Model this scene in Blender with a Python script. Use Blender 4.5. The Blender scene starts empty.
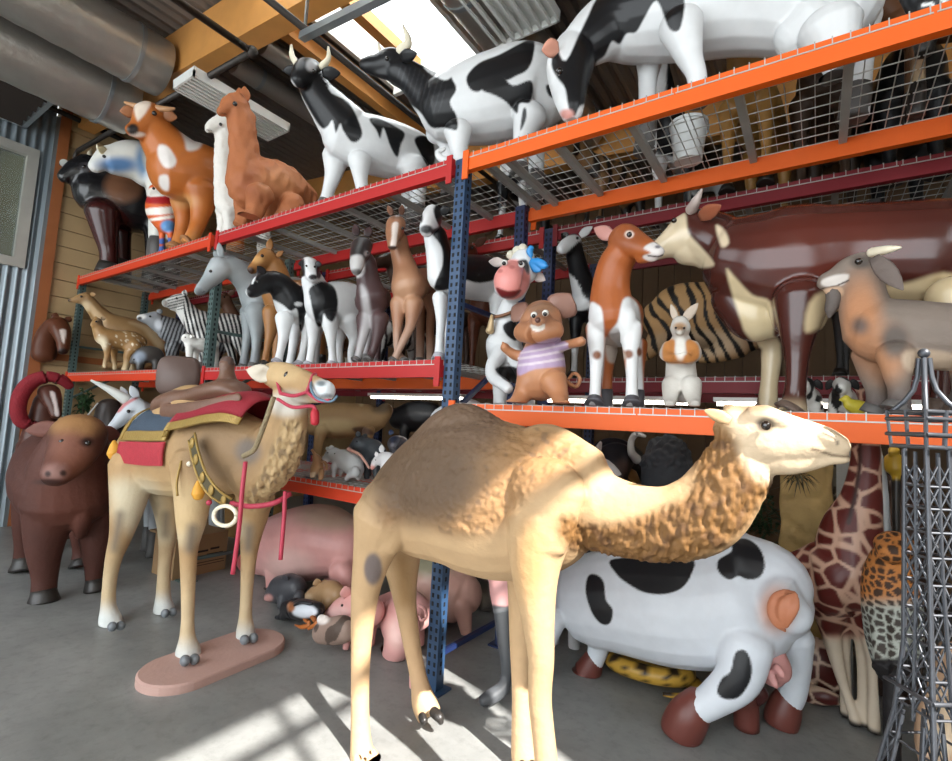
import bpy, bmesh, math, random
import numpy as np
from mathutils import Vector, Matrix, noise
random.seed(7)
scene = bpy.context.scene
COL = scene.collection
# ------------------------------------------------------------------ camera frame
CX, CY, F, H = 476.0, 380.5, 502.1, 1.65
_x = np.array([738, 4.5, 502.]); _x /= np.linalg.norm(_x)
_y = np.array([342, -62.5, -502.]); _y -= _x * (_x @ _y); _y /= np.linalg.norm(_y)
MC = np.stack([_x, _y, np.cross(_x, _y)])          # camera axes -> world
CAM = np.array([0, 0, H])

def ray(px, py): return MC @ np.array([(px - CX) / F, -(py - CY) / F, -1.0])
def atz(px, py, z):
    d = ray(px, py); return CAM + d * ((z - H) / d[2])
def aty(px, py, y):
    d = ray(px, py); return CAM + d * (y / d[1])
def atx(px, py, x):
    d = ray(px, py); return CAM + d * (x / d[0])
def projn(P):
    c = (np.asarray(P, float) - CAM) @ MC
    return CX + F * c[:, 0] / -c[:, 2], CY - F * c[:, 1] / -c[:, 2], -c[:, 2]
def depth(p): return float(-((np.asarray(p) - CAM) @ MC)[2])
def onlevel(px, y, z):
    """x such that (x, y, z) is seen in column px"""
    k = (px - CX) / F
    a = MC[:, 0] + k * MC[:, 2]
    q = np.array([0, y, z - H])
    return np.array([-(a @ q) / a[0], y, z])

def lin(h):
    if isinstance(h, (tuple, list)): return tuple(h)
    h = h.lstrip('#')
    o = []
    for i in (0, 2, 4):
        v = int(h[i:i + 2], 16) / 255
        o.append(v / 12.92 if v <= .04045 else ((v + .055) / 1.055) ** 2.4)
    return tuple(o)

# ------------------------------------------------------------------ materials
MATS = {}
def newmat(name):
    m = bpy.data.materials.new(name); m.use_nodes = True
    nt = m.node_tree; nt.nodes.clear()
    out = nt.nodes.new('ShaderNodeOutputMaterial'); b = nt.nodes.new('ShaderNodeBsdfPrincipled')
    nt.links.new(b.outputs[0], out.inputs[0])
    return m, nt, b
def N(nt, t, **kw):
    n = nt.nodes.new(t)
    for k, v in kw.items():
        if hasattr(n, k): setattr(n, k, v)
        else: n.inputs[k].default_value = v
    return n
def mat(name, hexc, rough=.5, metal=0., var=.12, scale=6., bump=0., bscale=40., coat=0.):
    """plain colour, slightly mottled by noise"""
    if name in MATS: return MATS[name]
    m, nt, b = newmat(name)
    c = lin(hexc)
    tc = N(nt, 'ShaderNodeTexCoord'); no = N(nt, 'ShaderNodeTexNoise', Scale=scale, Detail=5.)
    nt.links.new(tc.outputs['Object'], no.inputs['Vector'])
    mx = N(nt, 'ShaderNodeMix', data_type='RGBA')
    mx.inputs[6].default_value = (*[x * (1 - var) for x in c], 1); mx.inputs[7].default_value = (*[min(1, x * (1 + var)) for x in c], 1)
    nt.links.new(no.outputs['Fac'], mx.inputs[0]); nt.links.new(mx.outputs[2], b.inputs['Base Color'])
    b.inputs['Roughness'].default_value = rough; b.inputs['Metallic'].default_value = metal
    b.inputs['Coat Weight'].default_value = coat
    if bump:
        n2 = N(nt, 'ShaderNodeTexNoise', Scale=bscale, Detail=4.); nt.links.new(tc.outputs['Object'], n2.inputs['Vector'])
        bp = N(nt, 'ShaderNodeBump', Strength=bump, Distance=.01); nt.links.new(n2.outputs['Fac'], bp.inputs['Height'])
        nt.links.new(bp.outputs[0], b.inputs['Normal'])
    MATS[name] = m
    return m
def emis(name, hexc, s):
    if name in MATS: return MATS[name]
    m, nt, b = newmat(name)
    b.inputs['Base Color'].default_value = (*lin(hexc), 1)
    b.inputs['Emission Color'].default_value = (*lin(hexc), 1); b.inputs['Emission Strength'].default_value = s
    MATS[name] = m; return m
def painted(name, rough=.4, coat=0., bump=.25, bscale=30., var=.06):
    """hand painted fibreglass: the paint layout is stored on the mesh"""
    if name in MATS: return MATS[name]
    m, nt, b = newmat(name)
    at = N(nt, 'ShaderNodeVertexColor', layer_name='Col')
    tc = N(nt, 'ShaderNodeTexCoord'); no = N(nt, 'ShaderNodeTexNoise', Scale=9., Detail=6.)
    nt.links.new(tc.outputs['Object'], no.inputs['Vector'])
    mr = N(nt, 'ShaderNodeMapRange'); mr.inputs[3].default_value = 1 - var * 2; mr.inputs[4].default_value = 1 + var * 2
    nt.links.new(no.outputs['Fac'], mr.inputs[0])
    mx = N(nt, 'ShaderNodeVectorMath', operation='SCALE')
    nt.links.new(at.outputs[0], mx.inputs[0]); nt.links.new(mr.outputs[0], mx.inputs['Scale'])
    nt.links.new(mx.outputs[0], b.inputs['Base Color'])
    b.inputs['Specular IOR Level'].default_value = .32
    b.inputs['Roughness'].default_value = rough; b.inputs['Coat Weight'].default_value = coat; b.inputs['Coat Roughness'].default_value = .2
    n2 = N(nt, 'ShaderNodeTexNoise', Scale=bscale, Detail=5.); nt.links.new(tc.outputs['Object'], n2.inputs['Vector'])
    bp = N(nt, 'ShaderNodeBump', Strength=bump, Distance=.008); nt.links.new(n2.outputs['Fac'], bp.inputs['Height'])
    nt.links.new(bp.outputs[0], b.inputs['Normal'])
    MATS[name] = m
    return m
GLOSS = painted('painted_fibreglass', .38, .08, .12, 14.)
FUR = painted('painted_fur_texture', .62, 0., .6, 26.)
SHINY = painted('glossy_lacquered_paint', .22, .5, .1, 10.)

# ------------------------------------------------------------------ objects
def tag(o, label=None, cat=None, group=None, kind=None):
    if label: o['label'] = label
    if cat: o['category'] = cat
    if group: o['group'] = group
    if kind: o['kind'] = kind
    return o
def empty(name, loc, label=None, cat=None, group=None, rz=0):
    o = bpy.data.objects.new(name, None); COL.objects.link(o)
    o.location = tuple(float(v) for v in loc); o.rotation_euler = (0, 0, rz); o.empty_display_size = .1
    return tag(o, label, cat, group)
def mesh_obj(name, V, Fc, m, parent=None, smooth=True, col=None, origin=None):
    """V are world coordinates; stored relative to the parent's location (or origin)"""
    V = np.asarray(V, float)
    if origin is None: origin = np.array(parent_world(parent)) if parent else np.zeros(3)
    me = bpy.data.meshes.new(name)
    me.from_pydata((V - origin).tolist(), [], [list(f) for f in Fc])
    o = bpy.data.objects.new(name, me); COL.objects.link(o)
    if parent is not None: o.parent = parent
    else: o.location = tuple(float(v) for v in origin)
    if m is not None:
        for mm in (m if isinstance(m, list) else [m]): me.materials.append(mm)
    if smooth and len(me.polygons): me.polygons.foreach_set('use_smooth', [True] * len(me.polygons))
    if col is not None:
        a = me.color_attributes.new('Col', 'FLOAT_COLOR', 'POINT')
        c4 = np.ones((len(V), 4), np.float32); c4[:, :3] = col
        a.data.foreach_set('color', c4.ravel())
    me.update()
    return o
def parent_world(p):
    w = np.zeros(3)
    while p is not None:
        w += np.array(p.location); p = p.parent
    return w
class MB:
    """collects boxes, bars, tubes, lathes as one mesh"""
    def __init__(s): s.V = []; s.F = []; s.mi = []
    def add(s, V, Fc, mi=0):
        n = len(s.V); s.V += [tuple(map(float, v)) for v in V]; s.F += [[i + n for i in f] for f in Fc]; s.mi += [mi] * len(Fc); return s
    def box(s, x0, x1, y0, y1, z0, z1, mi=0):
        V = [(x, y, z) for x in (x0, x1) for y in (y0, y1) for z in (z0, z1)]
        return s.add(V, [(0, 1, 3, 2), (4, 6, 7, 5), (0, 4, 5, 1), (2, 3, 7, 6), (0, 2, 6, 4), (1, 5, 7, 3)], mi)
    def bar(s, a, b, w, h=None, up=(0, 0, 1), mi=0):
        a = np.array(a, float); b = np.array(b, float); h = h or w
        t = b - a; t /= np.linalg.norm(t); u = np.array(up, float)
        if abs(t @ u) > .95: u = np.array([1., 0, 0])
        sx = np.cross(t, u); sx /= np.linalg.norm(sx); u = np.cross(sx, t)
        V = [p + sx * i * w / 2 + u * j * h / 2 for p in (a, b) for i, j in ((-1, -1), (1, -1), (1, 1), (-1, 1))]
        return s.add(V, [(3, 2, 1, 0), (4, 5, 6, 7), (0, 1, 5, 4), (1, 2, 6, 5), (2, 3, 7, 6), (3, 0, 4, 7)], mi)
    def tube(s, pts, r, n=10, mi=0, caps=True):
        V, Fc = tube_geo([np.array(p, float) for p in pts], r, n, caps); return s.add(V, Fc, mi)
    def lathe(s, c, prof, n=20, axis='z', mi=0):
        V = []; Fc = []
        for (r, h) in prof:
            for k in range(n):
                a = 2 * math.pi * k / n
                d = (r * math.cos(a), r * math.sin(a), h)
                if axis == 'y': d = (d[0], d[2], d[1])
                if axis == 'x': d = (d[2], d[0], d[1])
                V.append((c[0] + d[0], c[1] + d[1], c[2] + d[2]))
        for i in range(len(prof) - 1):
            for k in range(n): Fc.append((i * n + k, i * n + (k + 1) % n, (i + 1) * n + (k + 1) % n, (i + 1) * n + k))
        Fc.append(tuple(range(n))[::-1]); Fc.append(tuple((len(prof) - 1) * n + k for k in range(n)))
        return s.add(V, Fc, mi)
    def sphere(s, c, r, n=14, mi=0, sc=(1, 1, 1)):
        prof = [(r * math.sin(math.pi * (i + .02) / (n // 2 + .04)), -r * math.cos(math.pi * (i + .02) / (n // 2 + .04))) for i in range(n // 2 + 1)]
        k = len(s.V); s.lathe((0, 0, 0), prof, n, mi=mi)
        for i in range(k, len(s.V)): s.V[i] = tuple(s.V[i][j] * sc[j] + c[j] for j in range(3))
        return s
    def build(s, name, m, parent=None, smooth=False, origin=None):
        o = mesh_obj(name, s.V, s.F, m, parent, smooth, origin=origin)
        if any(s.mi): o.data.polygons.foreach_set('material_index', s.mi)
        if smooth: 
            try: o.data.set_sharp_from_angle(angle=math.radians(50))
            except Exception: pass
        bm = bmesh.new(); bm.from_mesh(o.data); bmesh.ops.recalc_face_normals(bm, faces=bm.faces); bm.to_mesh(o.data); bm.free()
        return o
def tube_geo(pts, r, n=10, caps=True):
    pts = [np.asarray(p, float) for p in pts]
    if not hasattr(r, '__len__'): r = [r] * len(pts)
    V = []; Fc = []; ref = None
    for i, p in enumerate(pts):
        t = pts[min(i + 1, len(pts) - 1)] - pts[max(i - 1, 0)]; t /= (np.linalg.norm(t) + 1e-9)
        if ref is None:
            ref = np.array([0, 0, 1.]) if abs(t[2]) < .9 else np.array([1., 0, 0])
        a = np.cross(t, ref); a /= np.linalg.norm(a); b = np.cross(a, t); ref = b
        for k in range(n):
            an = 2 * math.pi * k / n; V.append(p + r[i] * (math.cos(an) * a + math.sin(an) * b))
    m = len(pts)
    for i in range(m - 1):
        for k in range(n): Fc.append((i * n + k, i * n + (k + 1) % n, (i + 1) * n + (k + 1) % n, (i + 1) * n + k))
    if caps: Fc.append(tuple(range(n))[::-1]); Fc.append(tuple((m - 1) * n + k for k in range(n)))
    return V, Fc
def catmull(P, sub=6):
    P = np.asarray(P, float)
    if len(P) < 3: 
        t = np.linspace(0, 1, sub + 1)[:, None]; return P[0] * (1 - t) + P[-1] * t
    Q = np.vstack([2 * P[0] - P[1], P, 2 * P[-1] - P[-2]]); out = []
    for i in range(1, len(Q) - 2):
        p0, p1, p2, p3 = Q[i - 1:i + 3]
        for t in np.linspace(0, 1, sub, endpoint=False):
            out.append(.5 * (2 * p1 + (p2 - p0) * t + (2 * p0 - 5 * p1 + 4 * p2 - p3) * t * t + (3 * p1 - p0 - 3 * p2 + p3) * t ** 3))
    out.append(Q[-2]); return np.array(out)

# ------------------------------------------------------------------ figures
class Sp:
    """a figure's own frame: where it stands, which way it heads, and how its survey points are read.
    mode l: third coordinate is the offset to its left (m); mode f: offset forward (m); mode m: plain metres (x forward, z up, y left)"""
    def __init__(s, base, yaw, mode='l', cr=(1, 0, 0)):
        s.B = np.array(base, float); a = math.radians(yaw)
        s.h = np.array([math.cos(a), math.sin(a), 0]); s.n = np.array([-math.sin(a), math.cos(a), 0]); s.mode = mode; s.cr = cr
    def P(s, x, y, o=0.):
        if s.mode == 'm': return s.B + s.h * x + s.n * o + np.array([0, 0, y])
        px, py = x / s.cr[0] + s.cr[1], y / s.cr[0] + s.cr[2]
        d = ray(px, py); ax = s.n if s.mode == 'l' else s.h
        t = ((s.B - CAM) @ ax + o) / (d @ ax)
        return CAM + d * t
    def yat(s, x, o, dz=0.):
        """survey row at which (x, o) meets the surface it stands on"""
        lo, hi = (CY - 900 - s.cr[2]) * s.cr[0], (CY + 900 - s.cr[2]) * s.cr[0]
        for _ in range(40):
            mid = (lo + hi) / 2
            if s.P(x, mid, o)[2] > s.B[2] + dz: lo = mid
            else: hi = mid
        return lo
    def R(s, p, r): return r if s.mode == 'm' else r / s.cr[0] * depth(p) / F
def chain_geo(sp, nodes, q=.85, n=20, sub=6, round_ends=True, flat_end=False):
    """swept elliptical tube; nodes (x, y, offset, radius[, q])"""
    C = []; 
    for nd in nodes:
        p = sp.P(nd[0], nd[1], nd[2]); r = sp.R(p, nd[3]); qq = nd[4] if len(nd) > 4 else q
        C.append([*p, r, qq])
    C = catmull(C, sub); C[:, 3] = np.maximum(C[:, 3], .002)
    P = C[:, :3]; V = []; Fc = []
    T = np.gradient(P, axis=0); T /= (np.linalg.norm(T, axis=1)[:, None] + 1e-9)
    rings = [(P[i], T[i], C[i, 3], C[i, 4]) for i in range(len(P))]
    if round_ends:
        a = [(P[0] - T[0] * C[0, 3] * math.sin(t) * .8, T[0], C[0, 3] * math.cos(t), C[0, 4]) for t in (1.35, .95, .5)]
        b = [(P[-1] + T[-1] * C[-1, 3] * math.sin(t) * .8, T[-1], C[-1, 3] * math.cos(t), C[-1, 4]) for t in (.5, .95, 1.35)]
        rings = a + rings + ([] if flat_end else b)
    ref = sp.n
    for (p, t, r, qq) in rings:
        L = ref - t * (t @ ref)
        if np.linalg.norm(L) < .3:
            L = sp.h - t * (t @ sp.h)
        L /= np.linalg.norm(L); U = np.cross(t, L)
        rl, ru = (r * qq, r) if sp.mode in 'lm' else (r, r * qq)
        for k in range(n):
            an = 2 * math.pi * k / n; V.append(p + L * rl * math.cos(an) + U * ru * math.sin(an))
    m = len(rings)
    for i in range(m - 1):
        for k in range(n): Fc.append((i * n + k, i * n + (k + 1) % n, (i + 1) * n + (k + 1) % n, (i + 1) * n + k))
    Fc.append(tuple(range(n))[::-1]); Fc.append(tuple((m - 1) * n + k for k in range(n)))
    return np.array(V), Fc
def fuse(geos, vox, smooth=5):
    """one continuous skin around all the given closed shapes"""
    V = []; Fc = []
    for v, f in geos:
        n = len(V); V += list(map(tuple, v)); Fc += [[i + n for i in ff] for ff in f]
    V = np.array(V); o0 = V.mean(0)
    me = bpy.data.meshes.new('t'); me.from_pydata((V - o0).tolist(), [], Fc)
    bm = bmesh.new(); bm.from_mesh(me); bmesh.ops.recalc_face_normals(bm, faces=bm.faces); bm.to_mesh(me); bm.free()
    ob = bpy.data.objects.new('t', me); COL.objects.link(ob)
    md = ob.modifiers.new('r', 'REMESH'); md.mode = 'VOXEL'; md.voxel_size = vox
    if smooth:
        sm = ob.modifiers.new('s', 'SMOOTH'); sm.factor = .5; sm.iterations = smooth
    dg = bpy.context.evaluated_depsgraph_get(); dg.update(); ev = ob.evaluated_get(dg); em = ev.to_mesh()
    co = np.empty(len(em.vertices) * 3, np.float32); em.vertices.foreach_get('co', co)
    fs = [tuple(p.vertices) for p in em.polygons]
    ev.to_mesh_clear(); bpy.data.objects.remove(ob); bpy.data.meshes.remove(me)
    return co.reshape(-1, 3) + o0, fs
def vnoise(P, s, seed=0.):
    return np.array([noise.noise((p[0] * s + seed, p[1] * s, p[2] * s)) for p in P])
def sstep(x, a, b):
    t = np.clip((x - a) / (b - a + 1e-9), 0, 1); return t * t * (3 - 2 * t)
def roundpoly(P):
    if len(P) < 4: return P
    n = len(P); out = []
    for i in range(n):
        p0, p1, p2, p3 = P[i - 1], P[i], P[(i + 1) % n], P[(i + 2) % n]
        for t in (0, .25, .5, .75): out.append(.5 * (2 * p1 + (p2 - p0) * t + (2 * p0 - 5 * p1 + 4 * p2 - p3) * t * t + (3 * p1 - p0 - 3 * p2 + p3) * t ** 3))
    return np.array(out)
def sd_poly(x, y, pts):
    P = roundpoly(np.array(pts, float)); d = np.full(len(x), 1e18); inside = np.zeros(len(x), bool)
    for i in range(len(P)):
        a = P[i]; b = P[(i + 1) % len(P)]; e = b - a
        t = np.clip(((x - a[0]) * e[0] + (y - a[1]) * e[1]) / (e @ e + 1e-12), 0, 1)
        d = np.minimum(d, (x - a[0] - t * e[0]) ** 2 + (y - a[1] - t * e[1]) ** 2)
        c = ((a[1] > y) != (b[1] > y)); 
        with np.errstate(divide='ignore', invalid='ignore'):
            xi = (b[0] - a[0]) * (y - a[1]) / (b[1] - a[1] + 1e-12) + a[0]
        inside ^= c & (x < xi)
    d = np.sqrt(d); return np.where(inside, -d, d)
def sd_line(x, y, pts):
    P = np.array(pts, float); d = np.full(len(x), 1e18)
    for i in range(len(P) - 1):
        a = P[i]; e = P[i + 1] - a
        t = np.clip(((x - a[0]) * e[0] + (y - a[1]) * e[1]) / (e @ e + 1e-12), 0, 1)
        d = np.minimum(d, (x - a[0] - t * e[0]) ** 2 + (y - a[1] - t * e[1]) ** 2)
    return np.sqrt(d)
def paint(sp, V, ops):
    """lay out the paint: list of (kind, colour, ...) in the figure's own survey coordinates"""
    V = np.asarray(V); out = np.zeros((len(V), 3))
    rel = V - sp.B; lx = rel @ sp.h; ly = rel @ sp.n; lz = rel[:, 2]
    if sp.mode == 'm': x, y = lx, lz
    else:
        px, py, dz = projn(V); x = (px - sp.cr[1]) * sp.cr[0]; y = (py - sp.cr[2]) * sp.cr[0]
    for op in ops:
        k, c = op[0], np.array(lin(op[1])) if op[1] is not None else None
        if k == 'all': out[:] = c; continue
        if k == 'poly': soft = op[3] if len(op) > 3 else (1.5 if sp.mode != 'm' else .006); w = 1 - sstep(sd_poly(x, y, op[2]), -soft, soft)
        elif k == 'line': soft = op[4] if len(op) > 4 else (1.5 if sp.mode != 'm' else .006); w = 1 - sstep(sd_line(x, y, op[2]), op[3] - soft, op[3] + soft)
        elif k == 'blob':
            cx, cy, rx, ry = op[2]; soft = op[3] if len(op) > 3 else .35
            w = 1 - sstep(np.sqrt(((x - cx) / rx) ** 2 + ((y - cy) / ry) ** 2), 1 - soft, 1 + soft)
        elif k == 'low': w = 1 - sstep(lz, op[2], op[3])            # metres above where it stands
        elif k == 'high': w = sstep(lz, op[2], op[3])
        elif k == 'fn': w = op[2](lx, ly, lz, x, y)
        elif k == 'patch':                                       # irregular patches over the whole figure
            sc, th, seed = op[2:5]; w = sstep(vnoise(rel * np.array([1, 1, .8]), sc, seed), th - .025, th + .025)
        if k != 'all' and len(op) > 5 and op[0] in ('poly', 'blob') and op[5] is not None: w = w * (np.sign(op[5]) * ly > abs(op[5]) - 1e-6)
        w = w[:, None]; out = out * (1 - w) + c * w
    return out
EYE = mat('glossy_dark_eye', '1a120d', .08, coat=.6)
IVORY = mat('ivory_horn', 'e6dcc3', .4); DARKHOOF = mat('dark_hoof', '2b2724', .4); GREYHOOF = mat('grey_hoof', '5d5a58', .45)
def hoofgeo(sp, nodes, frac, grow=1.12, q=.95):
    """shell around the last bit of a leg with flared rim"""
    a = np.array([[*sp.P(*nd[:3]), sp.R(sp.P(*nd[:3]), nd[3])] for nd in nodes[-2:]])
    p1, p0 = a[1], a[0] + (a[1] - a[0]) * (1 - frac)
    f = sp.h * p1[3] * .25
    pts = [p0[:3] + (p1[:3] - p0[:3]) * t + f * t for t in (0, .35, .8, 1.0, 1.06)]
    base = max(p0[3], p1[3] * .75)
    rr = [base * 1.02, base * 1.1, p1[3] * 1.15, p1[3] * 1.18, p1[3] * .9]
    V, Fc = tube_geo(pts, rr, 14); return V, Fc
def leaf(sp, b, t, w, thick=.35, cup=0.):
    """an ear: flattened pointed leaf from b to t"""
    pb, pt = sp.P(*b), sp.P(*t); r = sp.R(pb, w); d = pt - pb
    view = np.array(CAM) - pb; view /= np.linalg.norm(view)
    a = np.cross(d, view); a /= np.linalg.norm(a); nrm = np.cross(a, d); nrm /= np.linalg.norm(nrm)
    V = []; Fc = []; prof = [(0, .55), (.15, .8), (.35, 1.), (.55, .95), (.75, .68), (.9, .35), (1., .06)]; n = 10
    for (u, k) in prof:
        for j in range(n):
            an = 2 * math.pi * j / n; c, s_ = math.cos(an), math.sin(an)
            dent = -.5 * thick * (1 - abs(c)) if s_ > 0 else 0
            V.append(pb + d * u + a * r * k * c + nrm * r * k * (thick * s_ + dent * 1.3))
    for i in range(len(prof) - 1):
        for j in range(n): Fc.append((i * n + j, i * n + (j + 1) % n, (i + 1) * n + (j + 1) % n, (i + 1) * n + j))
    Fc.append(tuple(range(n))[::-1]); Fc.append(tuple((len(prof) - 1) * n + j for j in range(n)))
    return np.array(V), Fc
def animal(name, label, cat, sp, body, ops, legs=(), hoof=None, hoof_frac=.5, ears=(), ear_ops=None, horns=(), horn_mat=None, eyes=(),
           raw=(), m=None, group=None, vox=None, smooth=8, clamp=True, disp=None, lq=.92, eye_mat=None, q=.85):
    """one statue: Empty > body (one skin with legs, ears, tail), eyes, horns, hooves"""
    root = empty(name, sp.B, label, cat, group)
    legs = [[(nd[0], sp.yat(nd[0], nd[2], .008), *nd[2:]) if nd[1] is None else nd for nd in lg] for lg in legs]
    geos = [chain_geo(sp, c[0], c[1]) if isinstance(c, tuple) else chain_geo(sp, c, q) for c in body]
    geos += [chain_geo(sp, c, lq, flat_end=True) for c in legs]
    allv = np.vstack([g[0] for g in geos])
    if vox is None: vox = max(.006, 1.35 * float(np.median(projn(allv)[2])) / F)
    V, Fc = fuse(geos, vox, smooth)
    if disp is not None: V = disp(sp, V, Fc)
    col = paint(sp, V, ops)
    if clamp: V = V.copy(); V[:, 2] = np.maximum(V[:, 2], sp.B[2] + .004)
    V = list(V); col = list(col)
    for e in ears:
        v, f = leaf(sp, *e); n = len(V); V += list(v); Fc = list(Fc) + [tuple(i + n for i in ff) for ff in f]
        ec = paint(sp, v, ear_ops or ops); col += list(ec)
    for rw in raw:
        v, f = chain_geo(sp, rw[0], rw[1] if len(rw) > 1 else .9, n=8); n = len(V); V += list(v); Fc = list(Fc) + [tuple(i + n for i in ff) for ff in f]
        col += list(paint(sp, v, rw[2] if len(rw) > 2 else ops))
    mesh_obj('body', V, Fc, m or GLOSS, root, True, np.array(col))
    for hn in horns:
        v, f = chain_geo(sp, hn, 1., n=10); mesh_obj('horn', v, f, horn_mat or IVORY, root)
    for e in eyes:
        p = sp.P(*e[:3]); mb = MB().sphere(p, sp.R(p, e[3]), 12); mb.build('eye', eye_mat or EYE, root, True)
    if hoof is not None:
        for lg in legs:
            v, f = hoofgeo(sp, lg, hoof_frac); v = np.array(v); v[:, 2] = np.maximum(v[:, 2], sp.B[2] + .003); mesh_obj('hoof', v, f, hoof, root)
    return root
def part_tube(name, root, sp, nodes, m, q=1., n=10):
    v, f = chain_geo(sp, nodes, q, n=n); return mesh_obj(name, v, f, m, root)
def part_line(name, root, sp, pts, r, m, n=8):
    """a cord, strap or rope through survey points, radius in metres"""
    P = catmull([sp.P(*p) for p in pts], 6); v, f = tube_geo(P, r, n); return mesh_obj(name, v, f, m, root)
# ================================================================== THE PLACE
cam = bpy.data.objects.new('camera', bpy.data.cameras.new('camera')); COL.objects.link(cam)
cam.data.sensor_width = 36; cam.data.lens = F / 952 * 36; cam.data.clip_start = .05
cam.matrix_world = Matrix([[*MC[0], 0], [*MC[1], 0], [*MC[2], H], [0, 0, 0, 1]]); scene.camera = cam
WX = -8.8                                  # end wall
RX = 2.2
def roof_z(x): return 5.40 - .0825 * x
STEEL = mat('galvanised_steel', '9aa0a3', .38, .75, .12, 3.); CORR = mat('corrugated_steel', '8d979d', .42, .55, .1, 2.)
PINE = mat('pine_boards', 'b2956c', .6, 0, .2, 3.); GLULAM = mat('glulam_timber', 'c98d4a', .55, 0, .22, 4.)
TRIM = mat('stained_cedar_trim', '9a5a30', .55, 0, .2, 5.); FOIL = mat('foil_faced_duct', 'a9a59d', .33, .7, .15, 5., .5, 14.)
DARKPIPE = mat('dark_iron_pipe', '3c3733', .45, .5, .1); DECK = mat('roof_deck_steel', '77706a', .5, .4, .15, 2.)
WHITE = mat('white_enamel', 'd9d9d4', .4, 0, .05)
# floor: sealed concrete with stains, cracks and scuffs
m, nt, b = newmat('sealed_concrete'); tc = N(nt, 'ShaderNodeTexCoord')
n1 = N(nt, 'ShaderNodeTexNoise', Scale=1.3, Detail=8., Roughness=.65); n2 = N(nt, 'ShaderNodeTexNoise', Scale=14., Detail=8., Roughness=.7)
for n_ in (n1, n2): nt.links.new(tc.outputs['Object'], n_.inputs['Vector'])
r1 = N(nt, 'ShaderNodeValToRGB'); r1.color_ramp.elements[0].color = (*lin('727371'), 1); r1.color_ramp.elements[1].color = (*lin('989895'), 1)
r1.color_ramp.elements[0].position = .3; r1.color_ramp.elements[1].position = .72
nt.links.new(n1.outputs['Fac'], r1.inputs[0])
r2 = N(nt, 'ShaderNodeValToRGB'); r2.color_ramp.elements[0].color = (.55, .55, .55, 1); r2.color_ramp.elements[1].color = (1, 1, 1, 1)
r2.color_ramp.elements[0].position = .28; r2.color_ramp.elements[1].position = .5; nt.links.new(n2.outputs['Fac'], r2.inputs[0])
mx = N(nt, 'ShaderNodeMix', data_type='RGBA', blend_type='MULTIPLY'); mx.inputs[0].default_value = .55
nt.links.new(r1.outputs[0], mx.inputs[6]); nt.links.new(r2.outputs[0], mx.inputs[7]); nt.links.new(mx.outputs[2], b.inputs['Base Color'])
b.inputs['Roughness'].default_value = .42
bp = N(nt, 'ShaderNodeBump', Strength=.15, Distance=.01); nt.links.new(n2.outputs['Fac'], bp.inputs['Height']); nt.links.new(bp.outputs[0], b.inputs['Normal'])
CONC = m
def struct(o): o['kind'] = 'structure'; return o
struct(MB().box(WX - .2, RX + .05, -6, 9.2, -.15, 0).build('floor', CONC))
# corrugated wall with its window
mb = MB(); YC = 2.14; per = .1
def corr(y0, y1, z0, z1):
    n = int((y1 - y0) / .0125); V = []; 
    for i in range(n + 1):
        y = y0 + (y1 - y0) * i / n
        x = WX + .02 * math.sin(2 * math.pi * y / per) + .02
        V += [(x, y, z0), (x, y, z1)]
    mb.add(V, [(2 * i, 2 * i + 2, 2 * i + 3, 2 * i + 1) for i in range(n)])
corr(-6, YC, 0, 3.42); corr(-6, YC, 5.02, 5.62); corr(1.96, YC, 3.42, 5.02); corr(-6, -.6, 3.42, 5.02)
mb.box(WX - .15, WX - .005, -6, YC - .02, 0, 3.42); mb.box(WX - .15, WX - .005, -6, YC - .02, 5.02, 6.2)
struct(mb.build('wall_left', CORR, None, True))
struct(MB().box(WX - .1, WX + .05, 2.11, 2.155, 0, 5.62).build('trim_1', STEEL))
ALU = mat('window_aluminium', 'b9b8b0', .4, .4)
mb = MB(); w = .11
mb.box(WX - .08, WX + .07, 1.86, 1.98, 3.4, 5.04); mb.box(WX - .08, WX + .07, -.6, 1.86, 3.4, 3.52); mb.box(WX - .08, WX + .07, -.6, 1.86, 4.92, 5.04); mb.box(WX - .08, WX + .07, -.6, -.5, 3.4, 5.04)
win = struct(mb.build('window_1', ALU))
m, nt, b = newmat('dim_window_glass'); b.inputs['Base Color'].default_value = (.55, .6, .58, 1); b.inputs['Roughness'].default_value = .03
b.inputs['Transmission Weight'].default_value = .85; b.inputs['IOR'].default_value = 1.3; GLASS = m
MB().box(WX - .02, WX - .012, -.5, 1.86, 3.52, 4.92).build('pane', GLASS, win)
# office seen dimly through that window
mb = MB(); mb.box(WX - 2.6, WX - 2.5, -6, 2.1, 2.8, 6.2); mb.box(WX - 2.5, WX - .16, -6, 2.1, 2.7, 2.8); mb.box(WX - 2.5, WX - .16, 2.0, 2.1, 2.8, 6.2); mb.box(WX - 2.5, WX - .16, -6, 2.1, 5.6, 5.7)
struct(mb.build('wall_office', mat('office_plaster', '8f8a62', .7)))
for k in range(2):
    o = MB().box(WX - 2.0, WX - 1.0, .3 + k * .9, .45 + k * .9, 5.5, 5.56).build('office_ceiling_light', emis('office_lamp', 'fff4d8', 2.)); tag(o, 'dim ceiling light inside the office behind the left window' + (', the nearer one' if k == 0 else ', the farther one'), 'light')
mb = MB(); mb.box(WX - .05, WX + .06, .6, 1.80, 1.2, 1.28); mb.box(WX - .05, WX + .06, .6, 1.8, 1.96, 2.03); mb.box(WX - .05, WX + .06, 1.74, 1.8, 1.2, 2.03)
win2 = struct(mb.build('window_2', WHITE)); MB().box(WX - .0, WX + .045, .6, 1.74, 1.28, 1.96).build('pane', GLASS, win2)
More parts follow.
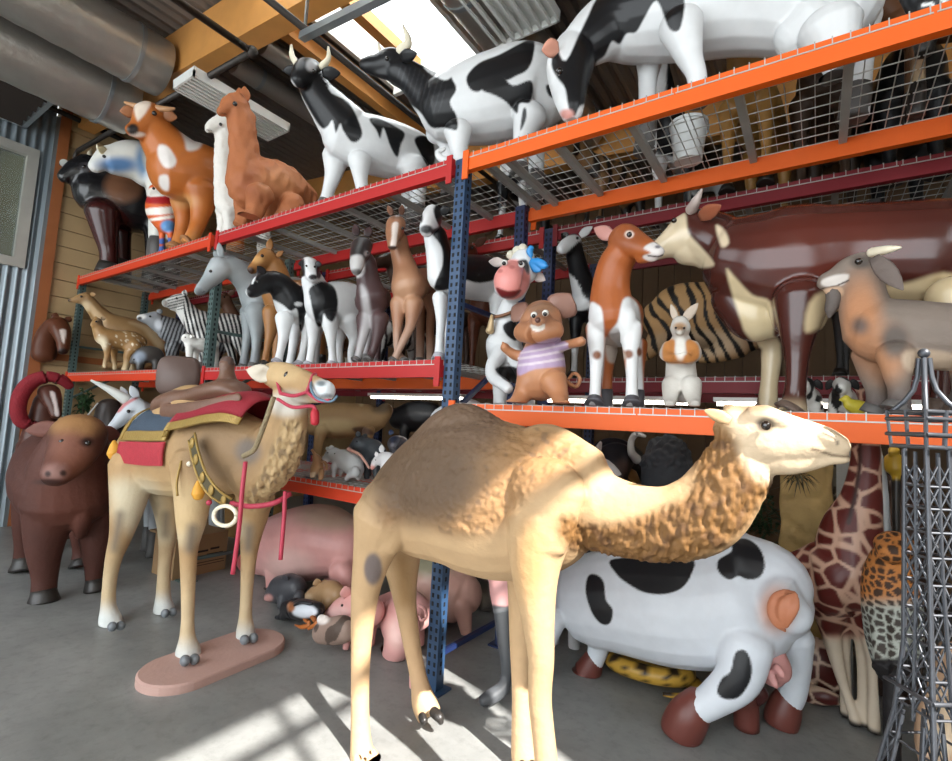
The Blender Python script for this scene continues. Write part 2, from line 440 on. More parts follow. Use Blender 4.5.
# timber end wall behind the racks, horizontal boards
mb = MB(); z = 0.
while z < 6.3:
    mb.box(WX - .06, WX, 2.15, 9.2, z + .006, z + .235); z += .24
mb.box(WX - .12, WX - .05, 2.15, 9.2, 0, 6.4)
struct(mb.build('wall_end', PINE))
struct(MB().box(WX, WX + .05, 2.155, 2.28, 0, 6.1).build('trim_2', TRIM)); struct(MB().box(WX, WX + .04, 2.28, 9.0, 2.23, 2.32).build('trim_3', TRIM))
mb = MB(); x = WX
while x < RX - .1:
    mb.box(x + .004, x + .236, 8.0, 8.06, 0, 6.4); x += .24
mb.box(WX, RX, 8.06, 8.1, 0, 6.4)
struct(mb.build('wall_back', mat('dark_pine_boards', '6b5238', .7, 0, .2, 3.)))
# right wall with the clerestory window that lets the sun in
WZ0, WZ1, WY0, WY1 = 2.8, 4.78, -1.2, 1.39
mb = MB()
mb.box(RX, RX + .05, -6, 9.2, 0, WZ0); mb.box(RX, RX + .05, -6, WY0, WZ0, WZ1); mb.box(RX, RX + .05, WY1, 9.2, WZ0, WZ1); mb.box(RX, RX + .05, -6, 9.2, WZ1, 5.6)
struct(mb.build('wall_right', mat('pale_painted_wall', 'b8b2a6', .7)))
mb = MB(); mb.box(RX + .0, RX + .05, WY0, WY1, 4.45, 4.52); mb.box(RX + .005, RX + .05, .205, .25, WZ0, WZ1)
struct(mb.build('window_3', ALU))
# roof with the visible skylight; three more added out of view for ambient light
mb = MB()
SKY = [(-4.25, -3.0, 1.7, 4.1), (-4.25, -3.0, -3.9, -1.6), (-7.6, -6.5, -3.9, -1.6), (-.6, .8, -3.9, -1.6)]
def roof(x0, x1, y0, y1):
    n = max(1, int((x1 - x0) / .04)); V = []
    for i in range(n + 1):
        x = x0 + (x1 - x0) * i / n; d = [0, .045, .045, 0][int(round(x / .04)) % 4]
        V += [(x, y0, roof_z(x) + d), (x, y1, roof_z(x) + d)]
    mb.add(V, [(2 * i, 2 * i + 1, 2 * i + 3, 2 * i + 2) for i in range(n)])
xs = sorted({WX - .1, RX + .05, *[s[0] for s in SKY], *[s[1] for s in SKY]})
for a, c in zip(xs, xs[1:]):
    cuts = sorted([(s[2], s[3]) for s in SKY if s[0] < (a + c) / 2 < s[1]]); y = -4.6
    for (p, q) in cuts:
        roof(a, c, y, p); y = q
    roof(a, c, y, 9.2)
V0 = len(mb.V)
for (a, c, p, q) in [(WX - .1, 2.8, -4.6, 9.2)]: pass
struct(mb.build('ceiling', DECK))
m, nt, b = newmat('white_skylight_diffuser'); tr = N(nt, 'ShaderNodeBsdfTranslucent', Color=(.9, .92, .93, 1)); nt.links.new(tr.outputs[0], nt.nodes['Material Output'].inputs[0]); DIFF = m
for i, (x0, x1, y0, y1) in enumerate(SKY):
    mb = MB(); z0 = roof_z(x1) - .06; z1 = roof_z(x0) + .42; t = .05
    mb.box(x0 - t, x0, y0 - t, y1 + t, z0 + .1, z1); mb.box(x1, x1 + t, y0 - t, y1 + t, z0, z1); mb.box(x0, x1, y0 - t, y0, z0, z1); mb.box(x0, x1, y1, y1 + t, z0, z1)
    o = struct(mb.build('skylight_%d' % (i + 1), WHITE))
    MB().box(x0 - .04, x1 + .04, y0 - .04, y1 + .04, z1 + .005, z1 + .015).build('diffuser_pane', DIFF, o)
    f = MB(); f.box(x0 + .30, x0 + .42, y0, y1, z0 + .16, z0 + .30); f.build('kerb_timber', GLULAM, o)
# glulam rafters (run along the racks, follow the roof) and purlins
def rafter(y, w, h, x0, x1, name, drop=0):
    mb = MB(); V = []
    for x in (x0, x1):
        zt = roof_z(x) - drop
        V += [(x, y, zt - h), (x, y + w, zt - h), (x, y + w, zt), (x, y, zt)]
    mb.add(V, [(3, 2, 1, 0), (4, 5, 6, 7), (0, 1, 5, 4), (1, 2, 6, 5), (2, 3, 7, 6), (3, 0, 4, 7)])
    return struct(mb.build(name, GLULAM))
rafter(2.36, .2, .53, WX + .02, RX - .02, 'trim_4'); rafter(5.6, .2, .6, WX + .02, RX - .02, 'trim_5'); rafter(-1.2, .2, .53, WX + .02, RX - .02, 'trim_6')
for k, x in enumerate((-2.62, -4.55)):
    struct(MB().box(x, x + .12, 2.56, 5.6, roof_z(x) - .28, roof_z(x) - .02).build('trim_%d' % (7 + k), GLULAM))
# ducts, pipes, lamps under the roof: things of their own
def duct(x, z, r, y0, y1, label, ribs=True, cat='duct'):
    root = empty('air_duct', (x, y0, z), label, cat)
    n = 40; pr = []
    for i in range(n + 1):
        h = (y1 - y0) * i / n; pr.append((r * (1 + (.022 if ribs and i % 2 else 0)), h))
    MB().lathe((x, y0, z), pr, 24, 'y').build('duct_tube', FOIL, root, True)
    for y in (y0 + .3, (y0 + y1) / 2, y1 - .3): MB().lathe((x, y, z), [(r * 1.05, -.02), (r * 1.05, .02)], 24, 'y').build('hanger_band', STEEL, root, True)
    return root
duct(-2.35, 5.28, .26, 2.7, 5.5, 'ribbed round foil air duct beside the bright skylight')
duct(-6.05, 5.42, .30, -3., 2.3, 'wide foil duct ending at the timber beam, the right one of the top left pair')
duct(-6.95, 5.32, .36, -3., 2.34, 'wider foil duct over the corrugated wall, the left one of the top left pair')
duct(-5.3, 5.48, .12, 2.7, 7.9, 'slim dark duct under the roof behind the timber beam', False)
duct(-4.75, 5.46, .10, 2.7, 7.9, 'slim dark duct nearest the left side of the skylight', False)
o = empty('air_vent', (-8.2, 1.2, 5.35), 'square dark ceiling vent with angled blades above the corrugated wall', 'vent')
mb = MB(); mb.box(-8.7, -7.5, 1.0, 1.05, 5.25, 5.6); mb.box(-8.7, -7.5, 1.75, 1.8, 5.25, 5.6); mb.box(-8.7, -8.65, 1., 1.8, 5.25, 5.6); mb.box(-7.55, -7.5, 1., 1.8, 5.25, 5.6); mb.box(-8.7, -7.5, 1., 1.8, 5.6, 5.62); mb.build('vent_box', STEEL, o)
for k in range(6): MB().bar((-8.6 + k * .19, 1.06, 5.3), (-8.6 + k * .19, 1.74, 5.3), .02, .14, (.6, 0, .8)).build('blade', DARKPIPE, o)
def pipe(pts, r, label, m=DARKPIPE, name='iron_pipe'):
    o = mesh_obj(name, *tube_geo([np.array(p) for p in pts], r, 12), m, None, origin=np.array(pts[0])); return tag(o, label, 'pipe')
pipe([(-8.72, -1., 5.68), (-8.72, 2.3, 5.68), (-8.72, 5., 5.62)], .035, 'long iron pipe along the top of the corrugated wall')
p1 = atz(252, 52, 4.95); 
pipe([(p1[0], -1.5, 4.95), (p1[0], p1[1], 4.95)], .032, 'iron pipe running under the timber beam toward the elbow')
pe = atx(76, 152, WX + .1)
pipe([tuple(p1), tuple(pe + (p1 - pe) * .02), (pe[0], pe[1], pe[2] - .05), (pe[0], pe[1], pe[2] - .35)], .032, 'iron pipe from the elbow to the timber end wall')
tag(MB().sphere(p1, .055).build('pipe_elbow', DARKPIPE, None, True, origin=p1), 'iron elbow joining the two pipes over the llamas', 'pipe fitting')
s0, s1 = atz(302, 37, 4.75), atz(376, 0, 4.6)
q = MB(); e = s1 + (s1 - s0) * 1.2; q.bar(s0, e, .06, .06); st = empty('strut_channel', s0, 'grey steel strut channel hanging under the roof left of the skylight', 'channel'); q.build('channel', STEEL, st)
MB().bar(s0 + np.array([0, .02, 0]), (s0[0], s0[1] + .02, roof_z(s0[0])), .02).build('hanger_rod', STEEL, st)
pipe([(s0[0], 1.0, 4.835), (s0[0], 7.8, 4.835)], .03, 'thin dark conduit carried along the strut channel')
def louvre(x0, x1, y0, y1, z, label):
    o = empty('ceiling_light', (x0, y0, z), label, 'light')
    mb = MB(); mb.box(x0, x1, y0, y1, z + .06, z + .10); mb.box(x0, x0 + .02, y0, y1, z, z + .06); mb.box(x1 - .02, x1, y0, y1, z, z + .06); mb.box(x0, x1, y0, y0 + .02, z, z + .06); mb.box(x0, x1, y1 - .02, y1, z, z + .06); mb.build('housing', WHITE, o)
    k = 7
    for i in range(1, k): MB().box(x0 + (x1 - x0) * i / k - .012, x0 + (x1 - x0) * i / k + .012, y0 + .02, y1 - .02, z, z + .04).build('louvre_blade', WHITE, o)
a1, a2 = atz(180, 84, 4.9), atz(272, 132, 4.9)
louvre(a1[0] - .16, a1[0] + .26, a1[1], a2[1] + .1, 4.9, 'long white louvred ceiling light behind the brown alpaca')
b1 = atz(528, 36, 5.0); louvre(b1[0] - .3, b1[0] + .3, b1[1] - 1.6, b1[1], 5.0, 'square white louvred ceiling light right of the skylight')

# ------------------------------------------------------------------ racks
ORANGE = mat('orange_rack_paint', 'dd5a02', .55, 0, .05); ORED = mat('orange_red_rack_paint', 'cc3a14', .55, 0, .06); RED = mat('red_rack_paint', 'b01a18', .55, 0, .06); DRED = mat('dark_red_rack_paint', '7c101c', .55, 0, .06)
NAVY = mat('navy_rack_paint_sunlit', '2b4666', .4, 0, .08); NAVYD = mat('navy_rack_paint', '1c2a52', .4, 0, .08); GREEN = mat('grey_green_rack_paint', '4c5f5c', .45, 0, .08); HOLE = mat('punched_hole_shadow_gap', '0c0e12', .8)  # NAVY: front posts' copy of the navy paint, lightened toward its sunlit look
WIRE = mat('zinc_wire', 'b4b3ae', .45, .3); BARM = mat('deck_support_grey', 'a3a29c', .5, .1)
YF, YB = 2.575, 3.47
def post(root, x, y, h, m, w=.085, d=.075):
    mb = MB(); mb.box(x - w / 2, x + w / 2, y, y + .008, 0, h); mb.box(x - w / 2, x - w / 2 + .008, y + .008, y + d, 0, h); mb.box(x + w / 2 - .008, x + w / 2, y + .008, y + d, 0, h)
    mb.box(x - .085, x + .085, y - .03, y + d + .03, 0, .012)
    z = .1
    while z < h - .05:
        for dx in (-.021, .021): mb.box(x + dx - .008, x + dx + .008, y - .002, y + .001, z, z + .026, 1)
        mb.box(x - w / 2 - .002, x - w / 2 + .001, y + .03, y + .046, z, z + .026, 1); mb.box(x + w / 2 - .001, x + w / 2 + .002, y + .03, y + .046, z, z + .026, 1)
        z += .051
    return mb.build('upright_post', [m, HOLE], root)
def beam(root, x0, x1, y, zt, m, h=.115, back=False):
    mb = MB(); d = .045; s = -1 if back else 1
    y0, y1 = (y, y + d) if not back else (y - d, y)
    mb.box(x0, x1, y0, y1, zt - h, zt - .035); mb.box(x0, x1, y0 + (.0 if not back else .018), y1 - (.018 if not back else 0), zt - .035, zt)
    for xe in (x0, x1):
        e = .045 if xe == x0 else -.045
        mb.box(min(xe, xe + e), max(xe, xe + e), y0 - .012 if not back else y1, y0 if not back else y1 + .012, zt - h - .06, zt + .02)
    return mb.build('beam', m, root)
def deck(root, x0, x1, y0, y1, z, lip=True, dy=.1, dx=.064):
    mb = MB(); r = .0045
    n = int((x1 - x0) / dx)
    for i in range(n + 1):
        x = x0 + .01 + (x1 - x0 - .02) * i / n
        mb.box(x - r / 2, x + r / 2, y0 - .006, y1, z, z + r)
        if lip: mb.box(x - r / 2, x + r / 2, y0 - .007, y0 - .002, z - .035, z + r)
    k = int((y1 - y0) / dy)
    for j in range(k + 1):
        y = y0 + .02 + (y1 - y0 - .03) * j / k
        mb.box(x0, x1, y - r / 2, y + r / 2, z - r, z)
    if lip: mb.box(x0, x1, y0 - .0085, y0 - .0035, z - .038, z - .032)
    d = mb.build('wire_deck', WIRE, root)
    for f in ((.27, .73) if x1 - x0 < 1.2 else (.15, .5, .85)):
        x = x0 + (x1 - x0) * f
        MB().box(x - .02, x + .02, y0 + .03, y1 - .03, z - .045, z - .006).build('support_bar', BARM, d)
    return d
P0, P1, P2, P3 = -8.69, -5.04, -1.98, 1.66
ZT, ZML, ZMR, ZL = 3.43, 2.06, 1.775, 1.16
rack = empty('pallet_rack', (P2, YF, 0), 'tall front row pallet rack with orange and red beams carrying the statues', 'rack')
for (x, m) in ((P0, GREEN), (P1, GREEN), (P2, NAVYD), (P3, NAVYD)):
    post(rack, x, YF + .002, ZT, NAVY if m is NAVYD else m); post(rack, x, YB - .077, ZT, m)
    z = .2
    while z < 3.0:
        MB().bar((x, YF + .04, z), (x, YB - .04, z + (.55 if int(z * 10) % 2 else .0)), .03, .03).build('frame_brace', m, rack); z += .75
def level(x0, x1, z, m, mb_=None, edges=None):
    beam(rack, x0, x1, YF - .03, z, m); beam(rack, x0, x1, YB + .03, z, mb_ or m, back=True)
    e = edges or [x0 + i * (x1 - x0) / max(1, round((x1 - x0) / 1.05)) for i in range(max(1, round((x1 - x0) / 1.05)) + 1)]
    for a, c in zip(e, e[1:]): deck(rack, a + .005, c - .005, YF - .025, YB + .01, z + .004)
g = .045
level(P0 + g, P1 - g, ZT, ORED); level(P1 + g, P2 - g, ZT, RED); level(P2 + g, P3 - g, ZT, ORANGE, None, [P2 + g, -1.6, -.6, .4, 1.4])
level(P0 + g, P1 - g, ZML, ORED); level(P1 + g, P2 - g, ZML, RED, ORANGE); level(P2 + g, P3 - g, ZMR, ORANGE, ORANGE)
level(P1 + g, P2 - g, ZL, ORED)
rackb = empty('pallet_rack', (P2, 3.95, 0), 'rear row pallet rack with dark red beams behind the front rack', 'rack')
for x in (P0, P1, P2, P3):
    post(rackb, x, 3.92, ZT, NAVYD); post(rackb, x, 5.0, ZT, NAVYD)
rack_front = rack; rack = rackb; YFo, YBo = YF, YB; YF, YB = 3.95, 5.0
level(P0 + g, P1 - g, ZT, DRED); level(P1 + g, P2 - g, ZT, RED); level(P2 + g, P3 - g, ZT, DRED)
level(P0 + g, P1 - g, 2.08, DRED); level(P1 + g, P2 - g, 2.08, DRED); level(P2 + g, P3 - g, 2.08, DRED)
level(P1 + g, P2 - g, 1.16, DRED)
YF, YB = YFo, YBo; rack = rack_front
TUBE = emis('fluorescent_tube', 'fff8ee', 9.)
for (x0, x1, lab) in ((-4.0, -2.75, 'lit fluorescent tube light under the rack left of the navy post'), (-1.9, -.75, 'lit fluorescent tube light behind the cartoon mouse'), (-.6, .62, 'lit fluorescent tube light behind the feet of the big brown cow')):
    o = empty('tube_light', (x0, 3.84, 1.9), lab, 'light')
    MB().box(x0, x1, 3.80, 3.88, 1.90, 1.928).build('housing', WHITE, o); MB().lathe((x0 + .02, 3.84, 1.885), [(.014, 0), (.014, x1 - x0 - .04)], 10, 'x').build('tube', TUBE, o, True)
# ================================================================== STATUES ON THE FLOOR
def normals_of(V, Fc):
    V = np.asarray(V); nrm = np.zeros_like(V)
    F4 = np.array([f if len(f) == 4 else (*f, f[-1]) for f in Fc])
    n = np.cross(V[F4[:, 2]] - V[F4[:, 0]], V[F4[:, 3]] - V[F4[:, 1]])
    for k in range(4): np.add.at(nrm, F4[:, k], n)
    return nrm / (np.linalg.norm(nrm, axis=1)[:, None] + 1e-12)
def px_of(sp, V):
    px, py, _ = projn(V); return (px - sp.cr[1]) * sp.cr[0], (py - sp.cr[2]) * sp.cr[0]
def fleece(regions, amp=.011, sc=16., stretch=(1, 1, 1), inner=None):
    """knobbly modelled fleece inside the given regions"""
    def f(sp, V, Fc):
        x, y = px_of(sp, V); w = np.zeros(len(V))
        for r in regions: w = np.maximum(w, 1 - sstep(sd_poly(x, y, r), -7, 4))
        n = normals_of(V, Fc); idx = np.where(w > .01)[0]; d = np.zeros(len(V))
        for i in idx:
            p = V[i]; q = (p[0] * sc * stretch[0], p[1] * sc * stretch[1], p[2] * sc * stretch[2])
            a = 1 - abs(noise.noise(q)) * 2; b = noise.noise((q[0] * 2.1 + 5, q[1] * 2.1, q[2] * 2.1)); c = noise.noise((q[0] * 4.3, q[1] * 4.3 + 3, q[2] * 4.3))
            d[i] = a * .35 + b * .45 + c * .35 - .2
        V = V + n * (d * w * amp)[:, None]
        return inner(sp, V, Fc) if inner else V
    return f
# --- the big plain camel in front
sp = Sp((-1.3, 2.05, 0), 0)
HUMP = [(378, 500), (395, 462), (425, 425), (455, 400), (492, 408), (520, 425), (552, 428), (590, 450), (560, 478), (520, 505), (500, 530), (455, 535), (415, 520), (385, 525)]
NECKF = [(698, 440), (714, 424), (738, 440), (752, 468), (788, 482), (765, 500), (742, 532), (700, 560), (640, 572), (565, 545), (562, 515), (600, 525), (650, 512), (690, 490)]
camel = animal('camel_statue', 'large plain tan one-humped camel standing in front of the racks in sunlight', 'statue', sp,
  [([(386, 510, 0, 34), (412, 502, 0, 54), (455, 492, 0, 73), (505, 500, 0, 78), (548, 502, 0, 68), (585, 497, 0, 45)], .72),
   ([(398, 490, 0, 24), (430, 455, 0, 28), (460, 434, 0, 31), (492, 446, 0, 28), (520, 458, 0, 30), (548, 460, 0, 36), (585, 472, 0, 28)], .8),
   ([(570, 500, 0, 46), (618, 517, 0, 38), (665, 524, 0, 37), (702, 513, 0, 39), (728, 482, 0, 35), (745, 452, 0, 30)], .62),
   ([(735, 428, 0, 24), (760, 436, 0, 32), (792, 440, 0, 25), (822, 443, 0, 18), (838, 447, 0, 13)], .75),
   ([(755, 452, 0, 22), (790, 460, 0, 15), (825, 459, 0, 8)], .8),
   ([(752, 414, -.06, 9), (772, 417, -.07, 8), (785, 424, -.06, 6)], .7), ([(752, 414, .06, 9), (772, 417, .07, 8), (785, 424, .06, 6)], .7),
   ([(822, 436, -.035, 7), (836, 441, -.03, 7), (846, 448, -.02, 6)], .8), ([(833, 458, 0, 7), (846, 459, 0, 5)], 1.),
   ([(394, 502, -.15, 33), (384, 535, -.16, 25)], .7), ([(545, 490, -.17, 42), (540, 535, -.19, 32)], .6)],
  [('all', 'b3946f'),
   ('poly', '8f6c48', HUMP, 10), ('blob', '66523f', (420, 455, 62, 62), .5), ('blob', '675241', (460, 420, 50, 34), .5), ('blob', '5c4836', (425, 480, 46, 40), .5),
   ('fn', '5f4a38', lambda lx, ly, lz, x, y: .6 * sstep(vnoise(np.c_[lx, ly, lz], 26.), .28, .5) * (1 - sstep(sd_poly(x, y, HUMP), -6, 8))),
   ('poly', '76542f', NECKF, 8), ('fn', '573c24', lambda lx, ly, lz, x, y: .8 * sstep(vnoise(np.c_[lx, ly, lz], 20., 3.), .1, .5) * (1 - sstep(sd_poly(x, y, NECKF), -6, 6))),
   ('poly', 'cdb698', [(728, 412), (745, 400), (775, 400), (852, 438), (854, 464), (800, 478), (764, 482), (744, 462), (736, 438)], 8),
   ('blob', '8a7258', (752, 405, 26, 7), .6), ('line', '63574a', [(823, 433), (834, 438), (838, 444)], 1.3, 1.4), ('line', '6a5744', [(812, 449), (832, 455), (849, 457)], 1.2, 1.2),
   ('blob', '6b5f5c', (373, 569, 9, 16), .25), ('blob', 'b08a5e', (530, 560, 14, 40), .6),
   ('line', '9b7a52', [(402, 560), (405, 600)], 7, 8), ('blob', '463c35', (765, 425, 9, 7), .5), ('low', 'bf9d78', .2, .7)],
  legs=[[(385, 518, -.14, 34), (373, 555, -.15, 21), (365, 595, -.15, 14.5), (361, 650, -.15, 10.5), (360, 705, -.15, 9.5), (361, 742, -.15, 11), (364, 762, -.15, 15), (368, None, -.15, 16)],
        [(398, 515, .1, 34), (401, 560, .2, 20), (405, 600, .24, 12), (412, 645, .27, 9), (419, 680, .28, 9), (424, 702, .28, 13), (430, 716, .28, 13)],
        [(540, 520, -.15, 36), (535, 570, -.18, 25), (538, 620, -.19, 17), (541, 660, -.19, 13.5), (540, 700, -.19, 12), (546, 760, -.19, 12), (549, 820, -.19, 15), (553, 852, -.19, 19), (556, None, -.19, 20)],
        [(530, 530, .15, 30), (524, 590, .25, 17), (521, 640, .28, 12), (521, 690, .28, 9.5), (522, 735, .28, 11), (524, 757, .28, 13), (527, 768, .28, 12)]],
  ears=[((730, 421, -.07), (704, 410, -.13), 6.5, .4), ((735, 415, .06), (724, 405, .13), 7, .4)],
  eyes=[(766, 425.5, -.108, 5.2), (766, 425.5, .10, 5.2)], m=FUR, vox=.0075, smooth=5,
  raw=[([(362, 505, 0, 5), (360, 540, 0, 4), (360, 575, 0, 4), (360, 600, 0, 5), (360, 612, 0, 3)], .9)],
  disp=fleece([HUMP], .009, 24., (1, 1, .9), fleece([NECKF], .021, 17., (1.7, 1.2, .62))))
# toe nails of the raised far hind foot and the front ones
for pts in ([(434, 712, .22, 5), (439, 717, .2, 5), (441, 722, .2, 3)], [(422, 716, .19, 4), (424, 721, .18, 4)]): part_tube('toe_nail', camel, sp, pts, DARKHOOF)
for pts in ([(546, 868, -.26, 6), (552, 880, -.3, 5)], [(562, 866, -.16, 6), (570, 877, -.18, 5)], [(522, 764, .2, 4), (524, 770, .18, 4)], [(532, 764, .24, 4), (536, 770, .22, 4)]): part_tube('toe_nail', camel, sp, pts, DARKHOOF)

# --- the saddled camel on its base
CR = (2.115, 80, 340)
sp = Sp((-3.85, 1.97, 0), 4, 'l', CR)
MANE = [(440, 165), (490, 200), (495, 275), (470, 320), (430, 350), (365, 360), (350, 335), (380, 290), (400, 240), (420, 190)]
LEG1 = [(250, 265, -.12, 58), (240, 330, -.15, 40), (235, 390, -.16, 30), (230, 440, -.16, 20), (229, 500, -.16, 16), (228, 580, -.16, 13.5), (227, 625, -.16, 16), (228, 655, -.16, 25), (230, 682, -.16, 27)]
LEG2 = [(370, 285, .12, 48), (368, 360, .2, 34), (362, 410, .22, 24), (357, 460, .22, 17), (352, 540, .22, 13), (350, 585, .22, 14), (350, 610, .22, 19), (352, 637, .22, 22)]
LEG3 = [(115, 265, -.12, 50), (102, 345, -.15, 36), (88, 410, -.16, 24), (72, 460, -.16, 17), (63, 510, -.16, 14), (60, 560, -.16, 15), (63, 590, -.16, 22), (68, 612, -.16, 24)]
LEG4 = [(180, 290, .1, 42), (187, 370, .18, 27), (184, 430, .2, 17), (178, 490, .2, 13.5), (176, 540, .2, 15), (177, 568, .2, 21), (180, 584, .2, 22)]
scam = animal('camel_statue', 'saddled camel with red and blue trappings, two feet on a pink oval base', 'statue', sp,
  [([(118, 235, 0, 52), (165, 240, 0, 82), (235, 240, 0, 92), (310, 235, 0, 92), (365, 240, 0, 76)], .72),
   ([(365, 275, 0, 72), (408, 240, 0, 66), (436, 185, -.02, 52), (444, 140, -.03, 44), (438, 105, -.02, 36)], .7),
   ([(405, 72, 0, 26), (432, 80, -.03, 33), (468, 92, -.10, 31), (500, 102, -.16, 25), (522, 108, -.19, 22)], .85),
   ([(440, 105, -.03, 26), (480, 116, -.1, 18), (512, 122, -.17, 12)], .85),
   ([(200, 160, 0, 52), (240, 150, 0, 56), (290, 170, 0, 45)], .8)],
  [('all', 'ad8c63'), ('blob', '8b7052', (300, 240, 90, 70), .5), ('poly', 'c9bb9f', [(60, 310), (140, 300), (210, 355), (330, 380), (330, 420), (120, 420)], 25),
   ('blob', 'c4a87e', (220, 360, 50, 60), .5), ('poly', 'b79b72', MANE, 10), ('fn', '7c6750', lambda lx, ly, lz, x, y: .75 * sstep(vnoise(np.c_[lx * 1.4, ly, lz * .5], 26.), .05, .4) * (1 - sstep(sd_poly(x, y, MANE), -8, 8))),
   ('blob', 'cfc9bd', (440, 135, 40, 26), .5), ('blob', 'c3a479', (425, 65, 45, 25), .4), ('blob', 'd9dee0', (522, 108, 34, 24), .35), ('blob', '70777a', (510, 92, 10, 6), .5), ('blob', '8a8f93', (521, 118, 14, 4), .5),
   ('blob', '6e6258', (355, 235, 26, 26), .5), ('line', '75685a', [(85, 370), (78, 410), (72, 440)], 8, 14), ('line', '75685a', [(238, 400), (232, 440)], 10, 14), ('line', '75685a', [(358, 400), (355, 440)], 10, 14), ('line', '8a7a66', [(182, 370), (180, 410)], 8, 12),
   ('low', 'c2ab88', .25, .7), ('low', 'ccceca', .05, .2)],
  legs=[LEG1, LEG2, LEG3, LEG4], ears=[((406, 76, -.07), (352, 63, -.14), 20, .4), ((420, 62, .1), (400, 52, .2), 12, .35)], ear_ops=[('all', 'cfc4b2'), ('blob', '8f7a66', (384, 70, 12, 6), .6)],
  eyes=[(440, 75, -.132, 9)], m=FUR, smooth=4, disp=fleece([MANE], .03, 15., (1.3, 1, .45)), raw=[([(108, 225, 0, 8), (92, 280, 0, 7), (88, 320, 0, 7), (86, 350, 0, 11), (87, 364, 0, 4)], .9)])
NAIL = mat('grey_toe_nail', '6f7478', .35)
for L, pts in ((LEG1, [(222, 678, -.28), (242, 675, -.22)]), (LEG2, [(348, 634, .12), (367, 630, .18)]), (LEG3, [(68, 606, -.3), (86, 604, -.24)]), (LEG4, [(180, 578, .1), (196, 575, .16)])):
    for (x, y, o) in pts: MB().sphere(sp.P(x, y, o), .03, 10, sc=(1.3, 1, 1.1)).build('toe_nail', NAIL, scam, True)
# trappings
LEATHER = mat('brown_saddle_leather', '6e5040', .42, 0, .15, 6., .2, 60.); LEATHD = mat('dark_saddle_leather', '59463f', .5, 0, .1)
BLUECL = mat('blue_saddle_cloth', '3a4756', .75, 0, .2, 20., .5, 120.); REDCL = mat('crimson_saddle_cloth', '8f1f2d', .6, 0, .12, 10., .2, 60.); GOLD = mat('gold_braid', '9c7f42', .45, .3, .2, 30., .5, 80.); FRINGE = mat('red_fringe', 'a82a36', .7, 0, .2, 40., .6, 150.)
ROPE = mat('pink_red_strap', 'b0354a', .55, 0, .1); OLIVE = mat('olive_harness_band', '4a4128', .6, 0, .15)
def drape(name, path, a0, a1, m, infl=1.06, q=.72, n=18, thick=.012):
    """cloth lying over the back: path of (x, y, r) along the trunk, from angle a0 to a1 about it (0 = up, + = near side)"""
    C = catmull([(x, y, r) for x, y, r in path], 4); V = []; Fc = []
    for s_ in (0, thick):
        for (x, y, r) in C:
            p = sp.P(x, y, 0); R = sp.R(p, r) * infl + s_
            for k in range(n + 1):
                a = math.radians(a0 + (a1 - a0) * k / n)
                V.append(p + np.array([0, 0, 1]) * R * math.cos(a) - sp.n * (sp.R(p, r) * infl * q + s_) * math.sin(a))
    m_ = len(C); w = n + 1; o2 = m_ * w
    for i in range(m_ - 1):
        for k in range(n):
            a, b, c, d = i * w + k, i * w + k + 1, (i + 1) * w + k + 1, (i + 1) * w + k
            Fc += [(a, b, c, d), (d + o2, c + o2, b + o2, a + o2)]
    for i in range(m_ - 1):
        for k in (0, n): Fc.append((i * w + k, (i + 1) * w + k, (i + 1) * w + k + o2, i * w + k + o2))
    for k in range(n):
        for i in (0, m_ - 1): Fc.append((i * w + k, i * w + k + 1, i * w + k + 1 + o2, i * w + k + o2))
    return mesh_obj(name, V, Fc, m, scam)
TR = [(118, 235, 62), (165, 238, 84), (235, 238, 94), (310, 233, 94), (365, 238, 80)]
drape('saddle_cloth', [(158, 234, 84), (185, 236, 90), (215, 238, 93), (246, 238, 95)], -80, 72, BLUECL, 1.03)
drape('gold_border', [(150, 234, 82), (158, 234, 85)], -82, 75, GOLD, 1.07); drape('gold_border', [(244, 238, 95), (253, 238, 96)], -82, 72, GOLD, 1.06)
drape('gold_border', [(150, 234, 82), (185, 236, 90), (215, 238, 93), (252, 238, 95)], 64, 76, GOLD, 1.06)
drape('fringe', [(150, 236, 82), (185, 238, 90), (215, 240, 93), (250, 240, 95)], 76, 103, FRINGE, 1.04)
drape('red_pad', [(256, 238, 96), (290, 234, 100), (330, 226, 102), (366, 220, 98), (392, 220, 84)], -66, 58, REDCL, 1.1, .8)
drape('gold_border', [(254, 238, 97), (290, 234, 101), (330, 226, 103), (368, 220, 99), (394, 220, 85)], 56, 66, GOLD, 1.09, .8)
# saddle: shaped seat, horn and cantle
v, f = fuse([chain_geo(sp, [(176, 150, 0, 14), (198, 138, 0, 24), (225, 128, 0, 25), (255, 122, 0, 22), (290, 112, 0, 24), (325, 106, 0, 22), (345, 118, 0, 10)], 1.9),
             chain_geo(sp, [(312, 118, 0, 28), (312, 90, 0, 19), (311, 66, 0, 13), (311, 52, 0, 15)], 1.2), chain_geo(sp, [(175, 150, -.16, 14), (240, 146, -.2, 18), (335, 122, -.16, 12)], .4), chain_geo(sp, [(200, 150, .16, 16), (320, 130, .16, 12)], .4)], .012, 6)
mesh_obj('saddle_seat', v, f, LEATHER, scam); part_tube('saddle_horn_cap', scam, sp, [(311, 52, 0, 15), (311, 45, 0, 14)], LEATHD, 1.)
